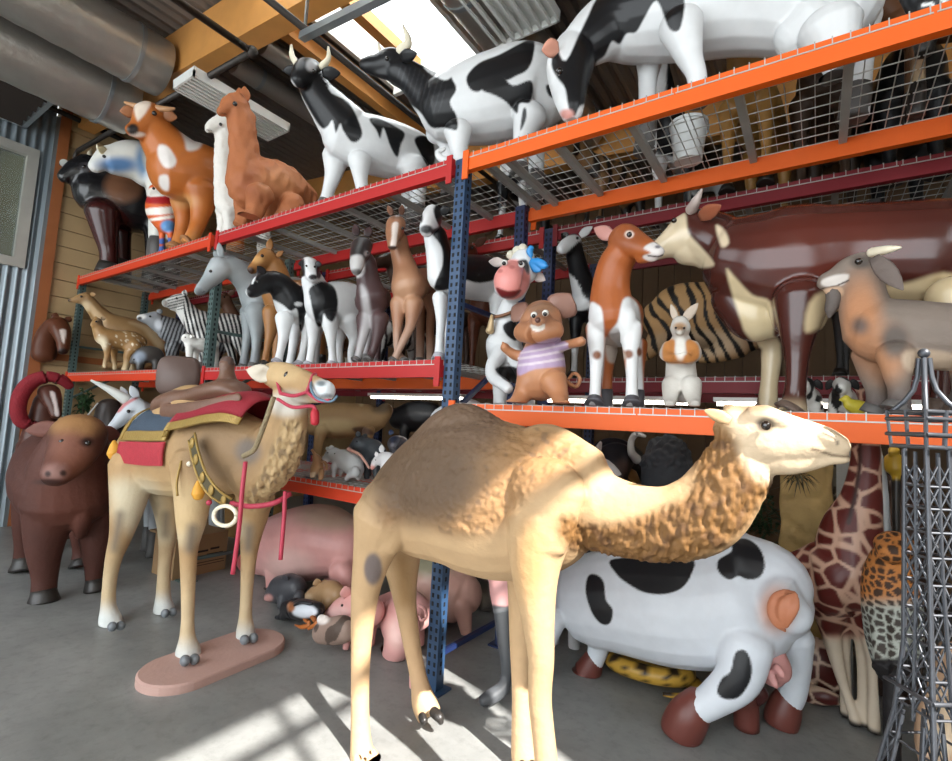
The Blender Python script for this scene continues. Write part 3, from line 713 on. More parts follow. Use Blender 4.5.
# cantle: an upright rounded backrest
pc = [sp.P(x, y, 0) for x, y in ((168, 108), (166, 80), (170, 55), (190, 44), (225, 48), (248, 62), (254, 95), (250, 118))]
Vc = []; nn = len(pc); vv = np.array([.35, -.3, .0])
cen = np.mean(pc, 0); ax = sp.h * .62 + -sp.n * .78; side = np.cross(np.array([0, 0, 1]), ax)
for d_ in (-.035, .0, .035):
    for i in range(24):
        a = 2 * math.pi * i / 24; c_, s_ = math.cos(a), math.sin(a); k = abs(c_) ** .5 * math.copysign(1, c_), abs(s_) ** .55 * math.copysign(1, s_)
        g_ = .88 if d_ else 1.; Vc.append(cen + side * .165 * g_ * k[0] + np.array([0, 0, 1]) * .16 * g_ * k[1] + ax * d_)
Fc_ = [(j * 24 + i, j * 24 + (i + 1) % 24, (j + 1) * 24 + (i + 1) % 24, (j + 1) * 24 + i) for j in range(2) for i in range(24)] + [tuple(range(24))[::-1], tuple(48 + i for i in range(24))]
mesh_obj('saddle_backrest', Vc, Fc_, LEATHD, scam)
# harness band with medallions, tassels
band = [(238, 205, -.275), (246, 245, -.30), (262, 290, -.30), (285, 322, -.28), (318, 345, -.22)]
Pb = catmull([sp.P(*b) for b in band], 6); mb = MB()
for a, c in zip(Pb, Pb[1:]): mb.bar(a, c + (c - a) * .15, .075, .012, tuple(-sp.n))
mb.build('harness_band', OLIVE, scam)
for e in (-.04, .04):
    P_ = [p + np.cross((Pb[min(i + 1, len(Pb) - 1)] - Pb[max(i - 1, 0)]) / np.linalg.norm(Pb[min(i + 1, len(Pb) - 1)] - Pb[max(i - 1, 0)]), sp.n) * e - sp.n * .006 for i, p in enumerate(Pb)]
    mesh_obj('gold_piping', *tube_geo(P_, .008, 8), GOLD, scam)
for i in range(2, len(Pb) - 1, 5): MB().sphere(Pb[i] - sp.n * .01, .026, 12, sc=(1, .5, 1.4)).build('medallion', GOLD, scam, True)
part_line('gold_piping', scam, sp, [(214, 255, -.28), (205, 300, -.3), (206, 330, -.3)], .008, GOLD)
YEL = mat('yellow_tassel', 'd79a35', .6, 0, .15)
for (x, y, o) in ((72, 215, -.2), (250, 300, -.31)): part_tube('tassel', scam, sp, [(x, y, o, 4), (x, y + 10, o, 9), (x, y + 24, o, 13), (x, y + 30, o, 11)], YEL)
for (x, y, o) in ((231, 262, -.285), (273, 344, -.30)): MB().sphere(sp.P(x, y, o), .018, 10).build('boss', ROPE if y > 300 else IVORY, scam, True)
# halter, reins, mane rope, breast ring
for pts in ([(424, 113, -.17), (452, 118, -.19), (480, 110, -.23)], [(480, 110, -.23), (487, 92, -.22), (492, 76, -.16), (498, 72, -.1)], [(424, 113, -.17), (418, 90, -.12), (414, 60, -.06)], [(480, 110, -.24), (506, 128, -.25), (528, 128, -.26)], [(418, 125, -.17), (450, 142, -.18), (490, 140, -.2), (500, 150, -.2)]):
    part_line('halter_strap', scam, sp, pts, .011, ROPE)
part_tube('tassel', scam, sp, [(496, 145, -.2, 5), (497, 155, -.2, 9), (497, 174, -.2, 9)], mat('red_tassel', 'b3202e', .6))
part_line('noseband', scam, sp, [(498, 74, -.12), (488, 96, -.24), (500, 122, -.26), (530, 130, -.26), (545, 118, -.24)], .008, mat('blue_grey_noseband', '5b7384', .4))
part_line('rein', scam, sp, [(350, 258, -.3), (343, 320, -.34), (336, 400, -.36), (323, 495, -.37)], .013, ROPE); part_line('rein', scam, sp, [(434, 320, -.12), (431, 380, -.14), (424, 465, -.16)], .013, ROPE)
part_line('mane_rope', scam, sp, [(410, 120, -.17), (395, 165, -.2), (380, 205, -.24), (368, 232, -.28), (345, 246, -.29)], .016, mat('braided_rope', '8a7a5c', .7, 0, .3, 60., .8, 90.))
part_line('breast_strap', scam, sp, [(320, 345, -.22), (360, 352, -.2), (410, 345, -.15), (445, 325, -.05)], .016, ROPE)
ring = [sp.P(307 + 24 * math.cos(a), 372 + 21 * math.sin(a), -.3) for a in np.linspace(0, 2 * math.pi, 25)]
mesh_obj('breast_ring', *tube_geo(ring, .013, 8), IVORY, scam)
# oval base under the two front feet
a_, b_ = atz(180, 668, .05), atz(250, 642, .05); d_ = (b_ - a_); d_[2] = 0; L_ = np.linalg.norm(d_); d_ /= L_; s_ = np.array([-d_[1], d_[0], 0]); c_ = (a_ + b_) / 2
V = []; n_ = 40
for (g_, z_) in ((1., .0), (1.0, .045), (.975, .055), (.3, .055)):
    for i in range(n_):
        t = 2 * math.pi * i / n_; cx = math.copysign(L_ / 2, math.cos(t)); V.append([*(c_ + d_ * (cx + .23 * math.cos(t)) * g_ + s_ * .23 * math.sin(t) * g_)[:2], z_])
Fb = [(j * n_ + i, j * n_ + (i + 1) % n_, (j + 1) * n_ + (i + 1) % n_, (j + 1) * n_ + i) for j in range(3) for i in range(n_)] + [tuple(3 * n_ + i for i in range(n_)), tuple(range(n_))[::-1]]
mesh_obj('base_plate', V, Fb, mat('pink_painted_base', 'b8958a', .7, 0, .1, 8., .3), scam, False)

# --- brown bull, front left
CR = (2.718, 0, 340)
sp = Sp((*atz(65, 595, 0)[:2], 0), -14, 'f', CR)
BL = [[(135, 470, .05, 62), (122, 560, .05, 44), (122, 640, .05, 30), (119, 690, .05, 29), (119, 714, .05, 31)], [(262, 460, .0, 52), (262, 560, .0, 36), (258, 620, 0, 24), (257, 660, 0, 21), (257, 682, .0, 22)],
      [(90, 420, -.85, 46), (76, 500, -.9, 34), (70, 560, -.95, 25), (68, 600, -.98, 27), (68, 622, -.98, 30)], [(220, 440, -.75, 40), (222, 520, -.8, 28), (222, 570, -.85, 21), (222, 600, -.85, 24), (222, 612, -.85, 26)]]
animal('bull_statue', 'dark red-brown bull standing on the floor behind the saddled camel', 'statue', sp,
  [([(150, 330, -1.05, 78), (160, 340, -.7, 100), (175, 370, -.3, 118), (190, 400, .0, 116)], 1.05), ([(190, 430, .05, 108), (190, 350, .12, 92), (205, 290, .2, 78)], .8),
   ([(215, 255, .25, 66), (205, 290, .38, 62), (178, 335, .52, 50), (158, 360, .62, 40), (152, 368, .66, 36)], .85), ([(220, 400, .16, 26), (222, 480, .2, 26), (218, 530, .14, 14)], 1.2)],
  [('all', '4a2a22'), ('blob', '5d3428', (190, 400, 90, 120), .6), ('blob', '9a7148', (205, 232, 70, 34), .5), ('blob', '7d5243', (190, 300, 50, 50), .6), ('blob', '8d6a62', (150, 358, 34, 22), .5), ('blob', '3a211c', (135, 386, 40, 8), .6), ('blob', '2c1713', (172, 362, 9, 8), .5), ('blob', '2c1713', (130, 364, 8, 8), .5), ('blob', '2f1a16', (237, 278, 18, 12), .6)],
  legs=BL, hoof=DARKHOOF, hoof_frac=1.5, ears=[((165, 240, .2), (68, 246, .08), 24, .4), ((262, 255, .2), (328, 258, .05), 24, .4)], ear_ops=[('all', '6b4238')], eyes=[(238, 281, .52, 8), (168, 276, .50, 7)], m=FUR, eye_mat=EYE)
# ================================================================== STATUES ON THE TOP DECK
def on(px, y, z, yaw, mode='l', cr=(1, 0, 0)): return Sp(onlevel(px, y, z + .011), yaw, mode, cr)
BLK, WHT = '161618', 'dadbdb'
Z1 = (2.928, 0, 0); Z2 = (2.928, 260, 0); Z3 = (2.3107, 540, 0)
sp = on(112, 2.8, ZT, -95, 'l', Z1)
animal('bull_statue', 'black bull with a brown patch on its neck, at the wall end of top deck', 'statue', sp,
  [[(275, 560, 0, 66), (340, 580, 0, 85), (420, 600, 0, 85), (480, 610, 0, 76)], [(370, 545, 0, 80), (320, 530, 0, 68), (270, 510, 0, 55)], [(262, 498, 0, 46), (225, 506, 0, 36), (200, 514, 0, 25), (188, 520, 0, 20)]],
  [('all', '1b1a1c'), ('blob', '75503a', (362, 545, 55, 48), .3), ('poly', '3d1614', [(260, 590), (380, 640), (380, 800), (250, 800)], 14), ('blob', '3c383a', (255, 488, 22, 12), .5)],
  legs=[[(300, 620, .16, 46), (310, 690, .16, 32), (318, 740, .16, 24), (320, None, .16, 26)], [(345, 620, -.16, 40), (352, 700, -.16, 28), (355, None, -.16, 26)], [(450, 640, .16, 40), (455, 700, .16, 28), (455, None, .16, 26)], [(480, 640, -.16, 40), (490, 700, -.16, 28), (490, None, -.16, 26)]],
  hoof=DARKHOOF, ears=[((300, 480, .1), (330, 462, .25), 16)], horns=[[(268, 470, -.06, 9), (262, 452, -.14, 6), (268, 436, -.16, 2)]], eyes=[(246, 488, .16, 6)], m=SHINY)
sp = Sp((-7.3, 3.0, ZT + .011), -95, 'l', Z1)
animal('cow_statue', 'white cow with pale blue shading between the black bull and the brown cow', 'statue', sp,
  [[(330, 470, 0, 42), (390, 470, 0, 58), (450, 490, 0, 66), (520, 510, 0, 66)], [(350, 460, 0, 38), (318, 462, 0, 32), (292, 478, 0, 24), (276, 490, 0, 18)]],
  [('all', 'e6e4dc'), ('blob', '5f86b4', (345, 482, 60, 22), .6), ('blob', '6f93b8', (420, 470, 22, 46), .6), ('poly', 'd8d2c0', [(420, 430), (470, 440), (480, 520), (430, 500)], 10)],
  legs=[[(455, 520, .14, 30), (460, 600, .14, 20), (462, None, .14, 20)], [(450, 520, -.14, 30), (455, 600, -.14, 20), (457, None, -.14, 20)], [(500, 540, .14, 32), (505, 620, .14, 22), (505, None, .14, 20)], [(500, 540, -.14, 32), (505, 620, -.14, 22), (505, None, -.14, 20)]],
  hoof=GREYHOOF, ears=[((312, 446, .08), (286, 432, .16), 12)], ear_ops=[('all', 'e0d2a8')], horns=[[(300, 448, -.05, 7), (288, 436, -.08, 5), (284, 424, -.08, 2)]], eyes=[(305, 458, .1, 5)])
# painted striped bird
sp = on(163, 2.68, ZT, -80, 'f', Z1)
STR = [('all', 'd9642e'), ('poly', 'a82024', [(425, 572), (500, 572), (515, 595), (430, 595)], 2), ('poly', 'efe9e0', [(440, 550), (500, 550), (505, 570), (435, 575)], 2), ('poly', 'efe6dc', [(420, 612), (525, 605), (525, 622), (430, 630)], 2), ('poly', 'efe6dc', [(440, 640), (520, 628), (520, 636), (440, 648)], 2), ('blob', '5f93c8', (492, 662, 22, 18), .25), ('poly', '3f62a8', [(460, 700), (530, 696), (530, 712), (460, 714)], 2), ('poly', '4a6cb0', [(460, 724), (530, 720), (530, 760), (460, 760)], 2)]
animal('bird_statue', 'round bird figure in orange, white and red stripes on thin striped legs', 'statue', sp,
  [[(470, 562, 0, 28), (473, 590, 0, 44), (476, 620, 0, 47), (484, 650, 0, 34), (490, 668, .02, 20)], [(455, 556, .08, 20), (448, 566, .12, 12), (436, 572, .18, 5)]], STR,
  legs=[[(474, 650, 0, 14), (474, 690, .0, 9), (474, 720, 0, 8), (474, None, .03, 12)], [(498, 650, 0, 14), (499, 690, 0, 9), (499, 720, 0, 8), (498, None, .03, 12)]], eyes=[(450, 552, .17, 4), (468, 550, .17, 4)])
# brown and white cow
sp = on(192, 2.75, ZT, -95, 'l', Z1)
animal('cow_statue', 'orange-brown and white horned cow beside the white llama on the top deck', 'statue', sp,
  [[(505, 500, 0, 82), (570, 510, 0, 92), (640, 530, 0, 85), (710, 545, 0, 76)], [(520, 470, 0, 84), (480, 420, 0, 64), (450, 380, 0, 52)], [(446, 340, .0, 44), (438, 350, .02, 46), (415, 370, .05, 32), (394, 380, .07, 22), (382, 382, .07, 18)], [(430, 392, .03, 20), (405, 396, .06, 15)]],
  [('all', 'b8692f'), ('blob', 'a75f2b', (600, 520, 60, 60), .5), ('poly', 'e3dcd6', [(466, 425), (492, 430), (516, 468), (505, 490), (480, 488), (462, 455)], 5), ('poly', 'e3dcd6', [(468, 515), (492, 515), (494, 556), (478, 556), (466, 540)], 5), ('poly', 'e3dcd6', [(518, 360), (560, 385), (592, 412), (580, 436), (548, 440), (540, 410)], 6), ('poly', 'e6d5c4', [(392, 298), (440, 298), (430, 325), (410, 350), (400, 350)], 5), ('blob', 'e8dcd0', (402, 394, 22, 8), .4), ('blob', '2a2422', (388, 378, 18, 16), .3), ('low', 'c9884c', .0, .25), ('blob', 'c28a55', (540, 590, 40, 20), .6)],
  legs=[[(592, 560, .16, 50), (590, 610, .16, 32), (578, 660, .16, 22), (560, 700, .2, 20), (552, None, .2, 24)], [(535, 590, -.14, 34), (538, 640, -.16, 24), (530, 690, -.16, 20), (516, None, -.16, 23)], [(690, 590, .16, 50), (690, 660, .16, 26), (690, None, .16, 24)], [(680, 590, -.16, 46), (670, 660, -.16, 24), (670, None, -.16, 24)]],
  hoof=mat('tan_hoof', '9c6b43', .5), hoof_frac=.3, ears=[((396, 328, -.12), (350, 326, -.16), 17, .4), ((478, 335, .14), (520, 345, .2), 17, .4)], ear_ops=[('all', '9a6440')],
  horns=[[(400, 312, -.1, 10), (384, 308, -.14, 8), (366, 300, -.18, 4)], [(462, 318, .12, 10), (488, 320, .18, 8), (510, 318, .22, 4)]], horn_mat=mat('tan_horn', 'b98a62', .4), eyes=[(452, 332, .19, 7), (398, 330, -.03, 6)])
# llamas
sp = on(224, 2.72, ZT, -95, 'l', Z1)
animal('llama_statue', 'white young llama standing in front of the brown alpaca', 'statue', sp,
  [[(668, 600, 0, 42), (700, 605, 0, 44), (750, 612, 0, 44), (785, 622, 0, 36)], [(672, 600, 0, 42), (662, 540, 0, 34), (656, 470, 0, 28), (658, 410, 0, 27), (660, 375, 0, 29)], [(655, 362, 0, 28), (632, 368, .0, 22), (614, 374, 0, 15), (606, 378, 0, 10)]],
  [('all', 'e2ded6'), ('line', '5d5450', [(604, 380), (618, 382)], 1.5)],
  legs=[[(672, 620, .08, 26), (672, 645, .08, 18), (670, None, .08, 19)], [(655, 620, -.08, 24), (653, 645, -.08, 17), (652, None, -.08, 17)], [(775, 630, .1, 24), (778, 655, .1, 16), (778, None, .1, 16)], [(770, 630, -.1, 24), (770, None, -.1, 16)]],
  ears=[((648, 344, .05), (652, 330, .06), 8)], eyes=[(646, 364, .09, 5)], m=FUR, disp=lambda sp, V, Fc: V + normals_of(V, Fc) * (vnoise(V, 22.) * .008)[:, None])
sp = on(268, 2.8, ZT, -96, 'l', Z1)
animal('alpaca_statue', 'rusty brown alpaca resting on the top deck behind the white llama', 'statue', sp,
  [[(720, 545, 0, 66), (790, 545, 0, 78), (850, 562, 0, 66), (895, 582, 0, 42)], [(725, 540, 0, 62), (716, 470, 0, 46), (712, 400, 0, 40), (706, 340, 0, 40)], [(700, 312, 0, 38), (678, 312, 0, 30), (658, 322, 0, 20), (646, 328, 0, 13)], [(790, 595, .0, 50), (880, 600, .0, 40)]],
  [('all', 'a8663f'), ('blob', '8f5232', (760, 540, 60, 50), .6), ('blob', 'b87a50', (820, 530, 60, 40), .6), ('line', '5d3a28', [(644, 332), (662, 334)], 1.6)],
  legs=[[(762, 570, .2, 40), (748, 612, .22, 28), (728, 640, .24, 24), (708, None, .24, 22)], [(720, 590, -.12, 36), (715, 640, -.12, 24), (700, None, -.12, 22)], [(860, 600, .2, 36), (830, 640, .22, 26), (800, None, .22, 22)]],
  ears=[((718, 296, .05), (716, 252, .06), 15, .45), ((704, 290, -.08), (700, 256, -.1), 12, .4)], eyes=[(688, 304, .11, 7)], m=FUR, disp=lambda sp, V, Fc: V + normals_of(V, Fc) * (vnoise(V * np.array([1, 1, .6]), 16.) * .018)[:, None])
# black and white horned cow
sp = on(352, 2.85, ZT, -112, 'l', Z2)
animal('cow_statue', 'smaller black and white horned cow with raised black head left of the skylight', 'statue', sp,
  [[(240, 395, 0, 72), (310, 420, 0, 84), (390, 440, 0, 82), (460, 455, 0, 68), (495, 460, 0, 50)], [(245, 370, 0, 76), (205, 320, 0, 62), (170, 275, 0, 50), (150, 235, 0, 44)], [(155, 210, 0, 38), (140, 215, .03, 42), (122, 228, .08, 32), (112, 236, .1, 24)]],
  [('all', WHT), ('poly', BLK, [(60, 165), (220, 165), (200, 260), (260, 300), (298, 380), (290, 410), (268, 415), (245, 385), (235, 362), (222, 388), (212, 352), (196, 372), (172, 366), (110, 260)], 3),
   ('poly', BLK, [(320, 350), (345, 345), (400, 372), (424, 392), (412, 425), (402, 460), (382, 430), (362, 375), (352, 405), (340, 380)], 3), ('poly', BLK, [(452, 410), (472, 396), (505, 412), (512, 470), (495, 492), (470, 450)], 3), ('blob', 'b9b9ba', (150, 190, 16, 18), .4)],
  legs=[[(222, 460, -.14, 40), (215, 510, -.16, 26), (200, 560, -.16, 18), (186, None, -.16, 20)], [(292, 470, .16, 36), (294, 520, .16, 22), (300, 560, .16, 19), (300, None, .16, 21)], [(450, 490, .16, 46), (462, 560, .16, 26), (455, None, .16, 22)], [(430, 490, -.16, 44), (436, 560, -.16, 24), (430, None, -.16, 22)]],
  hoof=GREYHOOF, ears=[((112, 208, -.08), (68, 206, -.14), 16, .45), ((182, 215, .12), (236, 214, .2), 18, .45)], ear_ops=[('all', BLK)],
  horns=[[(106, 185, -.06, 9), (94, 162, -.1, 8), (92, 132, -.1, 3)], [(180, 195, .1, 10), (200, 172, .14, 8), (200, 138, .14, 3)]], eyes=[(112, 205, .0, 6), (158, 208, .17, 6)])
# larger black and white cow under the skylight
sp = on(470, 2.95, ZT, -145, 'l', Z2)
animal('cow_statue', 'black and white cow with a long black neck and horns against the bright skylight', 'statue', sp,
  [[(540, 318, 0, 96), (620, 305, 0, 118), (700, 285, 0, 128), (780, 262, 0, 128), (830, 270, 0, 108)], [(540, 310, 0, 86), (490, 270, 0, 62), (445, 230, 0, 46), (405, 205, 0, 44)], [(410, 190, 0, 40), (380, 185, 0, 42), (345, 190, 0, 30), (318, 190, 0, 25), (304, 188, 0, 18)], [(390, 215, 0, 25), (350, 212, 0, 16), (330, 210, 0, 10)]],
  [('all', WHT), ('poly', BLK, [(290, 150), (470, 140), (480, 200), (540, 235), (572, 218), (575, 262), (556, 300), (576, 340), (576, 380), (540, 374), (500, 372), (462, 322), (380, 270), (290, 215)], 3), ('poly', WHT, [(560, 215), (600, 190), (612, 230), (590, 300), (600, 370), (580, 340), (560, 300), (576, 262)], 3),
   ('poly', BLK, [(605, 225), (640, 185), (700, 160), (795, 115), (800, 165), (782, 205), (750, 222), (722, 235), (700, 222), (668, 240), (642, 268), (615, 260)], 3), ('poly', BLK, [(648, 262), (668, 234), (700, 215), (740, 250), (790, 235), (800, 262), (790, 300), (760, 302), (752, 332), (722, 300), (690, 280)], 3), ('poly', BLK, [(770, 320), (780, 322), (778, 352), (762, 382)], 3), ('poly', BLK, [(838, 250), (870, 250), (866, 285), (846, 280)], 3),
   ('fn', '2e2e31', lambda lx, ly, lz, x, y: .8 * (np.sin(x * .42 + y * .12) > .55) * (1 - sstep(sd_poly(x, y, [(410, 190), (540, 240), (520, 330), (420, 270)]), -8, 8)))],
  legs=[[(580, 385, .2, 44), (582, 430, .2, 28), (585, 470, .2, 23), (588, None, .2, 25)], [(520, 385, -.18, 38), (550, 430, -.18, 24), (560, None, -.18, 22)], [(790, 340, .2, 52), (770, 400, .2, 30), (760, 450, .2, 22), (765, None, .2, 24)], [(800, 340, -.2, 50), (810, 420, -.2, 26), (805, None, -.2, 24)]],
  hoof=GREYHOOF, ears=[((412, 168, .12), (460, 156, .2), 18, .45), ((392, 165, -.1), (372, 150, -.2), 10, .4)], ear_ops=[('all', BLK)],
  horns=[[(412, 150, .07, 16), (434, 122, .1, 12), (418, 72, .1, 3)], [(372, 162, -.06, 10), (354, 150, -.1, 7), (346, 126, -.1, 3)]], eyes=[(372, 172, .12, 6)],
  raw=[([(545, 470, .3, 12), (528, 462, .3, 11), (522, 446, .3, 9), (540, 436, .3, 6)], .9)])
# big cow, head lowered
sp = on(700, 2.98, ZT, -170, 'l', Z3)
animal('cow_statue', 'largest black and white cow, head lowered over the orange top beam, pink ear', 'statue', sp,
  [[(200, 40, 0, 96), (330, 15, 0, 118), (480, -10, 0, 128), (620, 5, 0, 118), (700, 20, 0, 96)], [(210, 50, 0, 96), (150, 70, .05, 74), (105, 100, .12, 58)], [(78, 110, .14, 46), (70, 150, .2, 56), (68, 200, .26, 44), (72, 245, .3, 32), (74, 262, .3, 26)], [(620, 70, .1, 70), (590, 90, .1, 52)], [(600, 118, .0, 22), (600, 130, .0, 10)]],
  [('all', WHT), ('poly', BLK, [(60, 140), (100, 60), (160, -30), (320, -30), (326, 60), (300, 68), (276, 10), (262, 6), (240, 44), (222, 74), (200, 78), (184, 102), (166, 96), (150, 128), (128, 150), (130, 210), (112, 236), (92, 246), (80, 268), (66, 250), (58, 205), (40, 180), (26, 150), (36, 110)], 3), ('blob', 'c98f86', (62, 264, 16, 12), .4)],
  legs=[[(255, 90, -.2, 40), (252, 150, -.2, 28), (248, 210, -.2, 20), (247, None, -.2, 22)], [(325, 60, .22, 50), (345, 130, .22, 30), (362, 175, .22, 22), (366, None, .22, 24)], [(670, 70, .22, 66), (690, 150, .22, 34), (680, 200, .22, 24), (685, None, .22, 26)], [(720, 60, -.2, 60), (735, 130, -.2, 32), (730, None, -.2, 26)]],
  hoof=GREYHOOF, ears=[((42, 108, .34), (4, 116, .42), 20, .45), ((96, 82, .05), (84, 60, -.1), 14, .4)], ear_ops=[('all', 'd99a84')], horns=[[(96, 80, .05, 14), (84, 62, .0, 11), (64, 74, -.02, 5)]], horn_mat=mat('dark_horn', '2b2a2d', .4), eyes=[(45, 165, .42, 8)])
# rumps at the far right
sp = on(930, 3.58, ZT, -160, 'l', (2.3107, 552, 0))
animal('calf_statue', 'brown and cream calf at the top right corner beside the black calf', 'statue', sp,
  [[(800, 60, 0, 40), (850, 40, 0, 62), (930, 20, 0, 72), (1010, 10, 0, 66)], [(810, 50, 0, 36), (780, 20, 0, 30), (760, -20, 0, 26)], [(770, -30, 0, 24), (745, -25, 0, 18), (730, -20, 0, 12)]], [('all', '5b3c28'), ('poly', 'd9c7a8', [(820, 40), (860, 10), (880, 20), (840, 80)], 5), ('low', 'c9b48f', .0, .4)],
  legs=[[(840, 80, .1, 26), (845, 120, .1, 15), (845, None, .1, 15)], [(830, 80, -.1, 26), (832, 120, -.1, 15), (830, None, -.1, 15)], [(990, 60, .1, 30), (1000, None, .1, 16)], [(980, 60, -.1, 30), (985, None, -.1, 16)]], hoof=DARKHOOF)
sp = on(945, 2.8, ZT, -165, 'l', Z3)
animal('calf_statue', 'black calf with thin white markings at the top right corner', 'statue', sp,
  [[(890, 20, 0, 40), (950, 0, 0, 58), (1040, -20, 0, 60)], [(890, 10, 0, 36), (860, -30, 0, 30)], [(860, -40, 0, 26), (835, -30, 0, 18)]], [('all', BLK), ('line', WHT, [(885, 12), (905, 8), (915, 22)], 4), ('line', WHT, [(950, 20), (930, 0), (960, -10)], 5)],
  legs=[[(900, 40, .1, 26), (905, None, .1, 15)], [(890, 40, -.1, 26), (892, None, -.1, 15)], [(1030, 20, .1, 28), (1035, None, .1, 15)], [(1020, 20, -.1, 28), (1022, None, -.1, 15)]], hoof=DARKHOOF)
# ================================================================== STATUES ON THE MIDDLE DECK, LEFT BAYS
Z5 = (3.4, 180, 180); Y8 = (4.327, 60, 260); Z6 = (3.169, 440, 180); Z7 = (2.867, 620, 180)
# doe and fawn
sp = on(100, 2.78, ZML, -95, 'l', Y8)
animal('deer_statue', 'tan doe with raised head lying at the far left of the middle deck', 'statue', sp,
  [[(215, 290, 0, 62), (290, 320, 0, 72), (370, 350, 0, 68), (440, 380, 0, 56)], [(215, 280, 0, 50), (170, 235, 0, 36), (140, 200, 0, 30), (120, 175, 0, 28)], [(115, 165, 0, 28), (85, 170, 0, 22), (55, 175, 0, 13), (38, 175, 0, 9)]],
  [('all', '9c7a52'), ('blob', 'cdb48e', (110, 200, 26, 22), .5), ('poly', 'c4a57c', [(130, 190), (160, 215), (200, 260), (170, 270), (135, 225)], 6), ('blob', '4a3a2e', (38, 175, 10, 8), .4), ('blob', '8c5c34', (440, 380, 60, 50), .5), ('poly', 'cdb48e', [(300, 270), (400, 290), (450, 370), (420, 380), (360, 300)], 12)],
  legs=[[(210, 330, .1, 28), (205, 400, .1, 15), (208, None, .12, 13)], [(235, 330, -.1, 28), (232, 400, -.1, 15), (228, None, -.12, 13)], [(400, 420, .12, 44), (330, 450, .14, 26), (250, 458, .16, 16), (180, 462, .18, 12)]],
  ears=[((130, 150, .04), (155, 148, .12), 10)], eyes=[(92, 158, .07, 5)])
sp = on(118, 2.62, ZML, -95, 'l', Y8)
SPOTS = lambda lx, ly, lz, x, y: .9 * (vnoise(np.c_[lx, ly, lz], 30., 2.) > .33) * sstep(y, 300, 320) * (1 - sstep(y, 370, 400))
animal('fawn_statue', 'spotted fawn with pale belly standing in front of the lying doe', 'statue', sp,
  [[(185, 330, 0, 38), (250, 345, 0, 42), (310, 350, 0, 44), (345, 358, 0, 34)], [(185, 330, 0, 34), (168, 300, 0, 25), (160, 280, 0, 21)], [(165, 268, 0, 21), (150, 275, .02, 16), (138, 284, .03, 10)]],
  [('all', 'a07a4c'), ('blob', '6e5a44', (180, 265, 22, 18), .4), ('fn', 'e8dcc4', SPOTS), ('blob', 'd9c9aa', (180, 360, 26, 30), .5), ('low', 'cdb892', .0, .18)],
  legs=[[(200, 360, .06, 22), (205, 410, .07, 12), (195, 440, .07, 10), (192, None, .08, 10)], [(225, 370, -.06, 20), (235, 420, -.07, 11), (238, None, -.07, 10)], [(325, 375, .07, 34), (295, 410, .08, 20), (292, 440, .08, 15), (280, None, .1, 15)], [(335, 375, -.07, 30), (318, 420, -.08, 15), (312, None, -.08, 13)]],
  hoof=None, ears=[((178, 255, .04), (200, 250, .1), 9), ((160, 256, -.04), (150, 244, -.08), 7)], eyes=[(157, 266, .06, 4)])
sp = on(150, 2.75, ZML, -100, 'l', Y8)
animal('badger_statue', 'small dark grey badger with a pale patch beside the fawn', 'statue', sp, [[(330, 430, 0, 26), (370, 410, 0, 38), (410, 410, 0, 34), (430, 430, 0, 24)], [(330, 430, 0, 24), (318, 436, 0, 18), (306, 442, 0, 10)]],
  [('all', '4a4643'), ('blob', '8e98a6', (345, 420, 26, 24), .5)], legs=[[(345, 440, .05, 15), (343, None, .05, 13)], [(415, 440, .05, 15), (415, None, .05, 13)], [(350, 440, -.05, 15), (350, None, -.05, 13)]], eyes=[(320, 430, .05, 3)])
# zebras, the nearer one white-striped, the other darker
def ZSTR(f, a_,  dirx, diry, m0):
    return lambda lx, ly, lz, x, y: sstep(np.sin((x * dirx + y * diry) * f + 1.4 * vnoise(np.c_[lx, ly, lz], 6., 1.)), a_ - .3, a_ + .3) * sstep(x, m0, m0 + 10)
sp = on(170, 3.05, ZML, -100, 'l', Y8)
animal('zebra_statue', 'dark grey striped zebra foal half hidden behind the nearer zebra', 'statue', sp,
  [[(470, 300, 0, 52), (530, 330, 0, 62), (600, 350, 0, 64), (680, 360, 0, 60)], [(480, 300, 0, 52), (430, 275, 0, 40), (405, 260, 0, 34)], [(415, 255, 0, 34), (385, 255, 0, 28), (360, 252, 0, 20), (345, 250, 0, 15)]],
  [('all', '8b8d90'), ('fn', '2a2b2e', ZSTR(.36, .0, 1, .35, 430)), ('blob', 'd8d6d2', (350, 244, 22, 12), .4), ('blob', '3a3a3c', (345, 252, 10, 7), .4), ('blob', 'c9ccd2', (425, 280, 16, 22), .5)],
  legs=[[(490, 370, .1, 26), (490, 430, .1, 16), (490, None, .1, 15)], [(480, 370, -.1, 26), (476, 430, -.1, 16), (476, None, -.1, 15)], [(660, 390, .1, 30), (665, None, .1, 15)], [(670, 390, -.1, 30), (675, None, -.1, 15)]], hoof=DARKHOOF, ears=[((425, 232, .04), (440, 212, .06), 12)], eyes=[(390, 244, .1, 5)], vox=.009)
sp = on(196, 2.9, ZML, -98, 'l', Y8)
